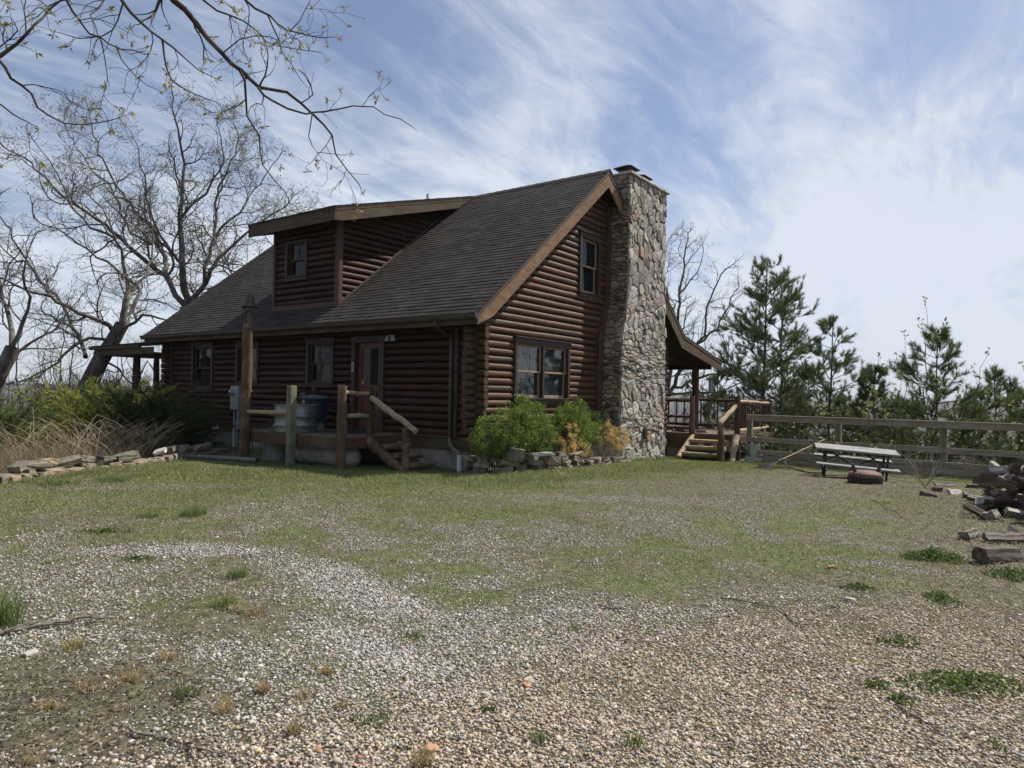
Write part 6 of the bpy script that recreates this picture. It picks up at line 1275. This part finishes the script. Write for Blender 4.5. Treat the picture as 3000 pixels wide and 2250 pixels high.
DR1, DR2 = (.22, .16, .075), (.46, .36, .19); GR1, GR2 = (.06, .10, .025), (.17, .22, .07)
for k, (px, py, r, lb) in enumerate(((150, 2075, .05, 'straw coloured grass tuft on the dark leaf litter, largest of the dry tufts'), (215, 1898, .06, 'yellowing grass tuft above the leaf litter'), (375, 1995, .055, 'dry tuft right of the brown leaf litter'), (490, 1935, .06, 'dry tuft beside the green sprig'), (890, 2043, .05, 'dry tuft on the dark soil patch'), (995, 2075, .035, 'small dry tuft between soil and gravel'), (860, 2150, .035, 'small dry tuft in the white gravel'), (955, 1975, .045, 'dry tuft at the upper edge of the soil patch'), (660, 2090, .04, 'dry tuft left of the white gravel'), (260, 2020, .045, 'brown withered tuft in the leaf litter'), (90, 2235, .05, 'dry tuft at the bottom left corner'), (1240, 2240, .03, 'tiny dry tuft at the bottom edge'), (740, 1800, .05, 'faded tuft beside the twig'), (770, 2030, .03, 'tiny yellow tuft on bare soil'))):
    tuft('dry_tuft', px, py, r*(.7+.09*(k*5 % 7)), .05+.008*(k*3 % 5), 60+14*(k*4 % 5), DR1 if k != 1 else (.2, .2, .06), DR2, lb, 'grass tuft', 500+k, grp='dry grass tufts on the gravel')
for k, (px, py, r, h, n, lb) in enumerate(((565, 1510, .16, .13, 260, 'dark green grass tuft standing alone near the lawn'), (440, 1515, .14, .08, 160, 'low green grass tuft left of the taller one'), (695, 1690, .09, .10, 120, 'green tuft on the white gravel track'), (655, 1775, .09, .08, 90, 'green tuft below the white track'), (545, 2040, .07, .08, 80, 'green tuft between two dry tufts'), (1215, 1865, .07, .05, 90, 'green weed between the tyre tracks'), (1090, 2115, .09, .05, 110, 'grey green weed on the gravel near the middle'), (20, 1830, .10, .30, 160, 'tall green grass clump at the left edge'), (170, 1420, .3, .14, 330, 'green grass clump under the rock border left'), (330, 1410, .3, .13, 330, 'green grass clump under the rock border right'), (1580, 2170, .06, .05, 60, 'green weed at the bottom of the gravel'), (1855, 2185, .06, .06, 60, 'small yellow green weed at the bottom'), (2920, 2190, .05, .05, 50, 'small weed at the bottom right'), (1690, 1845, .06, .04, 70, 'small clover patch on the gravel'))):
    tuft('grass_tuft', px, py, r, h, n, GR1, GR2, lb, 'grass tuft', 540+k, w=.005, grp='green grass tufts on the gravel')
def weed(px, py, r, h, n, seed, label, stretch=(1, 1), c1=(.045, .08, .02), c2=(.15, .21, .06)):
    rg = np.random.default_rng(seed); p = groundpx(px, py); a = rg.uniform(0, 6.28, n); q = r*1.15*rg.random(n)**.85; u = q*np.cos(a)*stretch[0]; v = q*np.sin(a)*stretch[1]
    rr2 = np.stack([_r0[:2]]*n)*u[:, None]+np.stack([np.array([_d[0], _d[1]])]*n)*v[:, None]; P = np.zeros((n, 3)); P[:, :2] = p[:2]+rr2; P[:, 2] = gnd(P[:, 0], P[:, 1])+h*rg.random(n)*(1-(q/r)**2*.7)*(.5+fbm(P[:, 0]*9, P[:, 1]*9, 4))
    V, F = quads(P, np.tile(np.array([[0, 0, 1.]]), (n, 1)), .022, .75, rg, .3); c = rg.random((n, 1)); return tag(npmesh('leafy_weed', V, F, mLeaf, np.repeat(np.array([c1])*(1-c)+np.array([c2])*c, 4, 0), origin=p), label, 'weed', 'leafy weeds on the ground')
for k, a in enumerate(((2735, 1640, .24, .10, 2400, 1, 'bright green leafy weed clump left of the split wood', (1.15, .75)), (2830, 2010, .30, .06, 900, 2, 'trailing green weeds at the lower right edge', (1.1, .45)), (2640, 1885, .12, .04, 160, 3, 'thin weed patch on the tan gravel', (1, .7)), (2510, 1725, .12, .04, 260, 4, 'small green patch above the dark leaves', (1.1, .7)), (2960, 1690, .2, .08, 700, 5, 'green weeds at the right edge below the wood', (1, .8)), (1090, 1320+0, .01, .01, 3, 6, '', (1, 1)), (2760, 1760, .15, .06, 350, 7, 'thin green weeds beside the fallen leaves', (.7, 1.1)), (2640, 2060, .07, .05, 120, 8, 'small upright weed on the tan gravel', (.7, 1)), (2560, 2010, .07, .03, 90, 9, 'flat little weed left of the upright weed', (1, .7)), (1430, 2085, .06, .02, 50, 10, 'flat broad leaf weed on the gravel', (1, .7)), (400, 1640, .12, .03, 300, 11, 'low clover patch on the white track', (1.3, .6)), (300, 1560, .2, .03, 500, 12, 'low green ground ivy patch in the gravel', (1.4, .5)))):
    if a[6]: weed(*a)
# ------------------------------------------------------------------ gravel stones and litter (stuff)
def ico():
    t = (1+5**.5)/2; v = np.array([(-1, t, 0), (1, t, 0), (-1, -t, 0), (1, -t, 0), (0, -1, t), (0, 1, t), (0, -1, -t), (0, 1, -t), (t, 0, -1), (t, 0, 1), (-t, 0, -1), (-t, 0, 1)], float); v /= np.linalg.norm(v[0])
    f = np.array([(0, 11, 5), (0, 5, 1), (0, 1, 7), (0, 7, 10), (0, 10, 11), (1, 5, 9), (5, 11, 4), (11, 10, 2), (10, 7, 6), (7, 1, 8), (3, 9, 4), (3, 4, 2), (3, 2, 6), (3, 6, 8), (3, 8, 9), (4, 9, 5), (2, 4, 11), (6, 2, 10), (8, 6, 7), (9, 8, 1)]); return v, f
iv, if_ = ico(); rg = np.random.default_rng(8); n = 430000
r_ = 1.6+(11.5-1.6)*rg.random(n)**.66; th = YAW+rg.uniform(-.72, .72, n); x = CP[0]+r_*np.cos(th); y = CP[1]+r_*np.sin(th); g, s, l, t = cover(x, y)
k = (rg.random(n) < np.clip(1.0-.85*s-.85*l-.72*g, .05, 1)*ss(12, 8, r_)*(1-.55*ss(4.5, 8.5, r_)))*(~((x > -.3) & (y > -1.2)))*(x < 8.8)*(y > -11); x, y, r_, t, g = x[k], y[k], r_[k], t[k], g[k]; n = len(x)
S = rg.lognormal(-5.12, .34, n); S = np.clip(S, .003, .018); tmp = iv[None]*rg.uniform(.60, 1.35, (16, 12, 1)); kk = rg.integers(0, 16, n)
V = tmp[kk]*np.stack([S*rg.uniform(.9, 1.5, n), S, S*rg.uniform(.5, .85, n)], 1)[:, None, :]; az = rg.uniform(0, 6.28, n); c, s_ = np.cos(az)[:, None], np.sin(az)[:, None]
V = np.stack([V[:, :, 0]*c-V[:, :, 1]*s_, V[:, :, 0]*s_+V[:, :, 1]*c, V[:, :, 2]+V[:, :, 0]*rg.normal(0, .25, (n, 1))], 2)+np.stack([x, y, gnd(x, y)+S*.22], 1)[:, None, :]
b = rg.uniform(.25, .52, n); C = np.stack([b, b*rg.uniform(.96, .99, n), b*rg.uniform(.88, .95, n)], 1); tn_ = (rg.random(n) < t*.80+.08); bb = rg.uniform(.28, .54, n); C[tn_] = np.stack([bb, bb*rg.uniform(.78, .90, n), bb*rg.uniform(.56, .76, n)], 1)[tn_]; dk = rg.random(n) < .12; C[dk] *= .5; orr = rg.random(n) < .003; C[orr] = (.42, .23, .13)
mGr = bpy.data.materials.new('gravel_stone'); mGr.use_nodes = True; bn = mGr.node_tree.nodes['Principled BSDF']; bn.inputs['Roughness'].default_value = .9; bn.inputs['Specular IOR Level'].default_value = .2; aa = mGr.node_tree.nodes.new('ShaderNodeAttribute'); aa.attribute_name = 'col'; mGr.node_tree.links.new(aa.outputs[0], bn.inputs['Base Color'])
tag(npmesh('gravel', V.reshape(-1, 3), (if_[None]+(np.arange(n)*12)[:, None, None]).reshape(-1, 3), mGr, np.repeat(C, 12, 0)), 'loose crushed gravel on the driveway', 'gravel', kind='stuff')
# fallen leaves and bits of straw
n = 420000; r_ = 1.6+(16-1.6)*rg.random(n)**.62; th = YAW+rg.uniform(-.74, .74, n); x = CP[0]+r_*np.cos(th); y = CP[1]+r_*np.sin(th); g, s, l, t = cover(x, y); k = (rg.random(n) < np.clip(.08+.18*s+1.2*l, 0, 1))*(~((x > -.2) & (y > -1.0)))*(x < 9.2); x, y, l, r_ = x[k], y[k], l[k], r_[k]; n = len(x)
P = np.stack([x, y, gnd(x, y)+.004+rg.random(n)*.022*l+.004], 1); a = rg.uniform(0, 6.28, n); L_ = rg.uniform(.005, .015, n)*(1+.25*l); d = np.stack([np.cos(a), np.sin(a), rg.normal(size=n)*.25], 1)*L_[:, None]; w = np.stack([-np.sin(a), np.cos(a), rg.normal(size=n)*.35], 1)*(L_*rg.uniform(.12, .42, n))[:, None]
up_ = np.zeros((n, 3)); up_[:, 2] = L_*rg.uniform(.0, .5, n); V = np.stack([P-d, P-w+up_, P+d, P+w+up_*.6], 1).reshape(-1, 3); q = rg.random((n, 1)); C = np.array([[.070, .055, .040]])*(1-q**1.3)+np.array([[.38, .32, .225]])*q**1.3
tag(npmesh('leaf_litter', V, np.arange(n*4).reshape(n, 4), mDry, np.repeat(C, 4, 0)), 'brown fallen oak leaves and straw on the ground', 'leaf litter', kind='stuff')
# tiny clover and moss leaves sprinkled between the stones
n = 260000; r_ = 1.6+(15-1.6)*rg.random(n)**.7; th = YAW+rg.uniform(-.74, .74, n); x = CP[0]+r_*np.cos(th); y = CP[1]+r_*np.sin(th); g, s, l, t = cover(x, y)
k = (rg.random(n) < np.clip(ss(.50, .66, fbm(x*2.6, y*2.6, 121, 4))*.55+.35*g+.03, 0, 1)*(1-.6*t))*(~((x > -.2) & (y > -1.0)))*(x < 9.2); x, y = x[k], y[k]; n = len(x)
V, F = quads(np.stack([x, y, gnd(x, y)+.003+.012*rg.random(n)], 1), np.tile(np.array([[0, 0, 1.]]), (n, 1)), .012, .7, rg, .5); q = rg.random((n, 1)); tag(npmesh('ground_cover', V, F, mLeaf, np.repeat(np.array([[.06, .10, .024]])*(1-q)+np.array([[.22, .28, .085]])*q, 4, 0)), 'tiny clover and moss leaves between the gravel', 'ground cover', kind='stuff')
# fallen sticks
mStick = mat('grey_stick_bark', (.09, .075, .06), (.24, .21, .17), (12, 12, 12), .9, .5)
def stick(pts, r, label, seed):
    rg = np.random.default_rng(seed); P = []
    for a, b in zip(pts[:-1], pts[1:]):
        for t in np.linspace(0, 1, 4)[:-1]: P.append(groundpx(a[0]+(b[0]-a[0])*t+rg.normal()*5, a[1]+(b[1]-a[1])*t+rg.normal()*2.5)+np.array([0, 0, r*1.3+.012*rg.random()]))
    P.append(groundpx(*pts[-1])+np.array([0, 0, r])); T = Tubes(); m = len(P); T.add(P, [r*(1-.6*i/m) for i in range(m)], 6)
    for j in range(5): i = rg.integers(1, m-1); d = unit(P[i]-P[i-1]); s = unit(turn(d, .7, rg)*np.array([1, 1, .25])+np.array([0, 0, .08])); T.add([P[i], P[i]+s*r*9, P[i]+s*r*16+np.array([0, 0, .01])], [r*.5, r*.35, r*.2], 4)
    V, F = T.arrays(); tag(npmesh('fallen_branch', V, F, mStick, origin=P[0], smooth=True), label, 'branch', 'fallen branches on the ground')
stick([(-20, 1870), (60, 1850), (170, 1835), (270, 1820), (330, 1815)], .014, 'thick fallen branch entering at the left edge', 1); stick([(380, 2150), (480, 2165), (560, 2200), (660, 2215)], .007, 'thin branch on the bottom left gravel', 2); stick([(665, 1785), (690, 1800), (730, 1790), (780, 1765)], .007, 'short twig beside the faded tuft', 3)
stick([(2120, 1760), (2200, 1770), (2300, 1800), (2360, 1860)], .007, 'curved twig in the middle of the gravel', 4); stick([(2640, 2080), (2690, 2110), (2760, 2150)], .006, 'dark twig on the tan gravel', 5); stick([(1750, 1770), (1810, 1790), (1830, 1800)], .006, 'small twig on the grass patch', 6); stick([(480, 1965), (560, 1985), (620, 1940)], .005, 'thin stem on the bare soil', 7); stick([(2560, 1470), (2620, 1500), (2680, 1540)], .008, 'twig on the gravel near the wood pile', 8)

# ------------------------------------------------------------------ firewood
mWoodO = mat('weathered_split_wood', (.085, .072, .060), (.25, .225, .195), (3, 22, 22), .9, .8, 9, c3=(.14, .10, .075), s3=2.4, bdist=.02)
mWoodB = mat('dark_split_wood', (.05, .038, .03), (.15, .12, .095), (3, 22, 22), .92, .8, 9, bdist=.02); mWoodL = mat('pale_split_wood', (.28, .26, .23), (.50, .47, .43), (3, 20, 20), .9, .7, 9, bdist=.02)
def firewood(loc, L_, r, yaw, pitch, roll, m, seed, label, group='split firewood logs of the pile'):
    rr = random.Random(seed); k = rr.choice((3, 4, 4, 5)); ang0 = rr.uniform(0, 6.28)
    sec = []
    for i in range(k): a = ang0+2*math.pi*i/k+rr.uniform(-.35, .35); sec.append((r*rr.uniform(.75, 1.15)*math.cos(a), r*rr.uniform(.6, 1.0)*math.sin(a)))
    s2 = []
    for i in range(k): a, b = sec[i], sec[(i+1) % k]; s2 += [a, ((a[0]*.66+b[0]*.34)+rr.uniform(-.1, .1)*r, (a[1]*.66+b[1]*.34)+rr.uniform(-.1, .1)*r), ((a[0]*.33+b[0]*.67)+rr.uniform(-.1, .1)*r, (a[1]*.33+b[1]*.67)+rr.uniform(-.1, .1)*r)]
    n = len(s2); R3 = Matrix.Rotation(yaw, 3, 'Z') @ Matrix.Rotation(-pitch, 3, 'Y') @ Matrix.Rotation(roll, 3, 'X'); vs = []; ns = 5; skew = rr.uniform(-.15, .15)
    for j in range(ns+1):
        t = j/ns-.5; tw = 1+rr.uniform(-.06, .06)
        for (u, v) in s2: vs.append(R3 @ Vector((t*L_+(skew*u+rr.uniform(-.012, .012) if j in (0, ns) else 0), u*tw+rr.uniform(-.005, .005), v*tw+rr.uniform(-.005, .005)))+Vector([float(q) for q in loc]))
    fs = [(j*n+i, j*n+(i+1) % n, (j+1)*n+(i+1) % n, (j+1)*n+i)[::-1] for j in range(ns) for i in range(n)]+[tuple(range(n)), tuple(range(ns*n, ns*n+n))[::-1]]
    # object axes follow the log, so that the grain does too
    Ri = R3.inverted(); L0 = Vector([float(q) for q in loc]); mb = MB(); mb.add([Ri @ (v-L0) for v in vs], fs); o = mb.build('firewood_log', m); o.location = L0; o.rotation_euler = R3.to_euler(); return tag(o, label, 'firewood', group)
rr = random.Random(55); cnt = 0
def hp(x, y): return max(0, .95*math.exp(-((x-1.6)/1.4)**2-((y+9.45)/.85)**2))
FWs = []
for lay in range(7):
    for k in range(60):
        x, y = 1.6+rr.gauss(0, 1.0), -9.35+rr.gauss(0, .6); h = hp(x, y)*(.35+.65*rr.random())
        if lay*.135 > hp(x, y)+.12 or y > -8.55 or x < -.6: continue
        FWs.append((x, y, float(gnd(x, y))+.06+lay*.125))
wn = {0: 'grey', 1: 'dark brown', 2: 'pale'}
FWs = FWs[:230]
FWs = sorted(FWs, key=lambda p: p[2]); rank = {}
for i, (x, y, z) in enumerate(FWs): rank[i] = min(4, int((z+.2)/.17))
lor = {}
for rw in range(5):
    for j, i in enumerate(sorted([i for i in rank if rank[i] == rw], key=lambda i: -((np.array(FWs[i])-CP) @ -_r)/((np.array(FWs[i])-CP) @ _d)*-1)): lor[i] = j+1
for i, (x, y, z) in enumerate(FWs):
    mi = rr.choice((0, 0, 0, 1, 1, 1, 2)); row = ('bottom', 'lower', 'middle', 'upper', 'top')[min(4, int((z+.2)/.17))]
    firewood((x, y, z), rr.uniform(.28, .52), rr.uniform(.04, .095), rr.uniform(0, 6.28), rr.uniform(-.35, .35), rr.uniform(0, 6), (mWoodO, mWoodB, mWoodL)[mi], 800+i, f'{wn[mi]} split log, {ordn(lor[i])} from left in the {row} layer of the firewood heap')
for i, (px, py, L_, r, yaw, m, lb) in enumerate(((2840, 1575, .42, .085, -.2, mWoodO, 'curved grey bark slab lying alone left of the firewood heap'), (2925, 1645, .50, .11, -.55, mWoodB, 'reddish brown split beam lying at the right edge below the heap'), (2950, 1590, .42, .09, 2.0, mWoodO, 'split log with grey face in front of the heap'), (2985, 1580, .4, .09, .4, mWoodL, 'pale split log at the foot of the heap'),
        (2795, 1448, .5, .07, -.3, mWoodL, 'pale splinter board lying flat before the fence'), (2745, 1440, .35, .06, .4, mWoodB, 'dark wood chip piece beside the twig shrub'), (2770, 1425, .42, .06, -.9, mWoodO, 'grey slab leaning in the scattered wood'), (2830, 1455, .35, .06, .1, mWoodB, 'dark flat piece in the scattered wood'), (2880, 1470, .4, .08, 1.4, mWoodO, 'grey piece between scattered wood and heap'), (2860, 1430, .35, .07, 2.2, mWoodB, 'dark piece under the fence planks'), (2720, 1455, .3, .05, .9, mWoodB, 'thin dark stick of wood at the end of the scatter'), (2900, 1500, .5, .09, -.35, mWoodB, 'dark log jutting out of the heap to the left'), (2905, 1520, .45, .10, -.1, mWoodO, 'cracked grey log at the left foot of the heap'))):
    p = groundpx(px, py); firewood((p[0], p[1], p[2]+r*.45), L_, r, yaw, rr.uniform(-.12, .12), rr.uniform(0, 6), m, 900+i, lb)
for i, (y, m, lb) in enumerate(((-.35, mWoodB, 'dark split log on the porch deck beside the chimney'), (-.62, mWoodL, 'pale split log on the porch deck by the newel post'), (-.12, mWoodO, 'grey split log nearest the chimney on the porch deck'), (-1.0, mWoodL, 'pale slab on the porch deck behind the stair post'))):
    firewood((9.75+.08*(i % 2), y, .49), .38, .075, 1.4+i, .05, i, m, 950+i, lb, 'firewood logs on the porch deck')
# leafless twig shrubs before the fence
for (px, py, lb) in ((2710, 1430, 'pale leafless twig shrub in front of the fence'), (2835, 1400, 'small leafless twig shrub by the firewood')):
    g = Gen(int(px), gnarl=.16, up=.1, dens=.9, maxl=3, minr=.003, seglen=.12); g.cl = .35; p = groundpx(px, py); g.minr = .0028
    for k in range(7): d = unit(np.array([*(g.rg.normal(size=2)*.5), 1])); g.grow(p.copy(), d, g.rg.uniform(.5, .9), .008, 2)
    V, F = g.T.arrays(); tag(npmesh('twig_shrub', V, F, mat('pale_twigs', (.22, .19, .15), (.38, .34, .28), (4, 4, 4), .9, 0), origin=p), lb, 'shrub')
for o in bpy.data.objects:
    if o.type == 'MESH' and o.parent is None and o.name.startswith('salmon'): pass
hz = MB(); hz.box((-400, -4300, -140), (4500, 4500, 60)); ho = hz.build('haze', mSoff); ho.data.materials.clear()
hm = bpy.data.materials.new('haze_air'); hm.use_nodes = True; hn = hm.node_tree; hn.nodes.remove(hn.nodes['Principled BSDF']); pv = hn.nodes.new('ShaderNodeVolumePrincipled'); pv.inputs['Color'].default_value = (.80, .87, 1.0, 1); pv.inputs['Density'].default_value = .00016; hn.links.new(pv.outputs[0], hn.nodes['Material Output'].inputs['Volume']); ho.data.materials.append(hm); tag(ho, 'thin blue air over the far ridges', kind='stuff')
scene.render.engine = 'CYCLES'
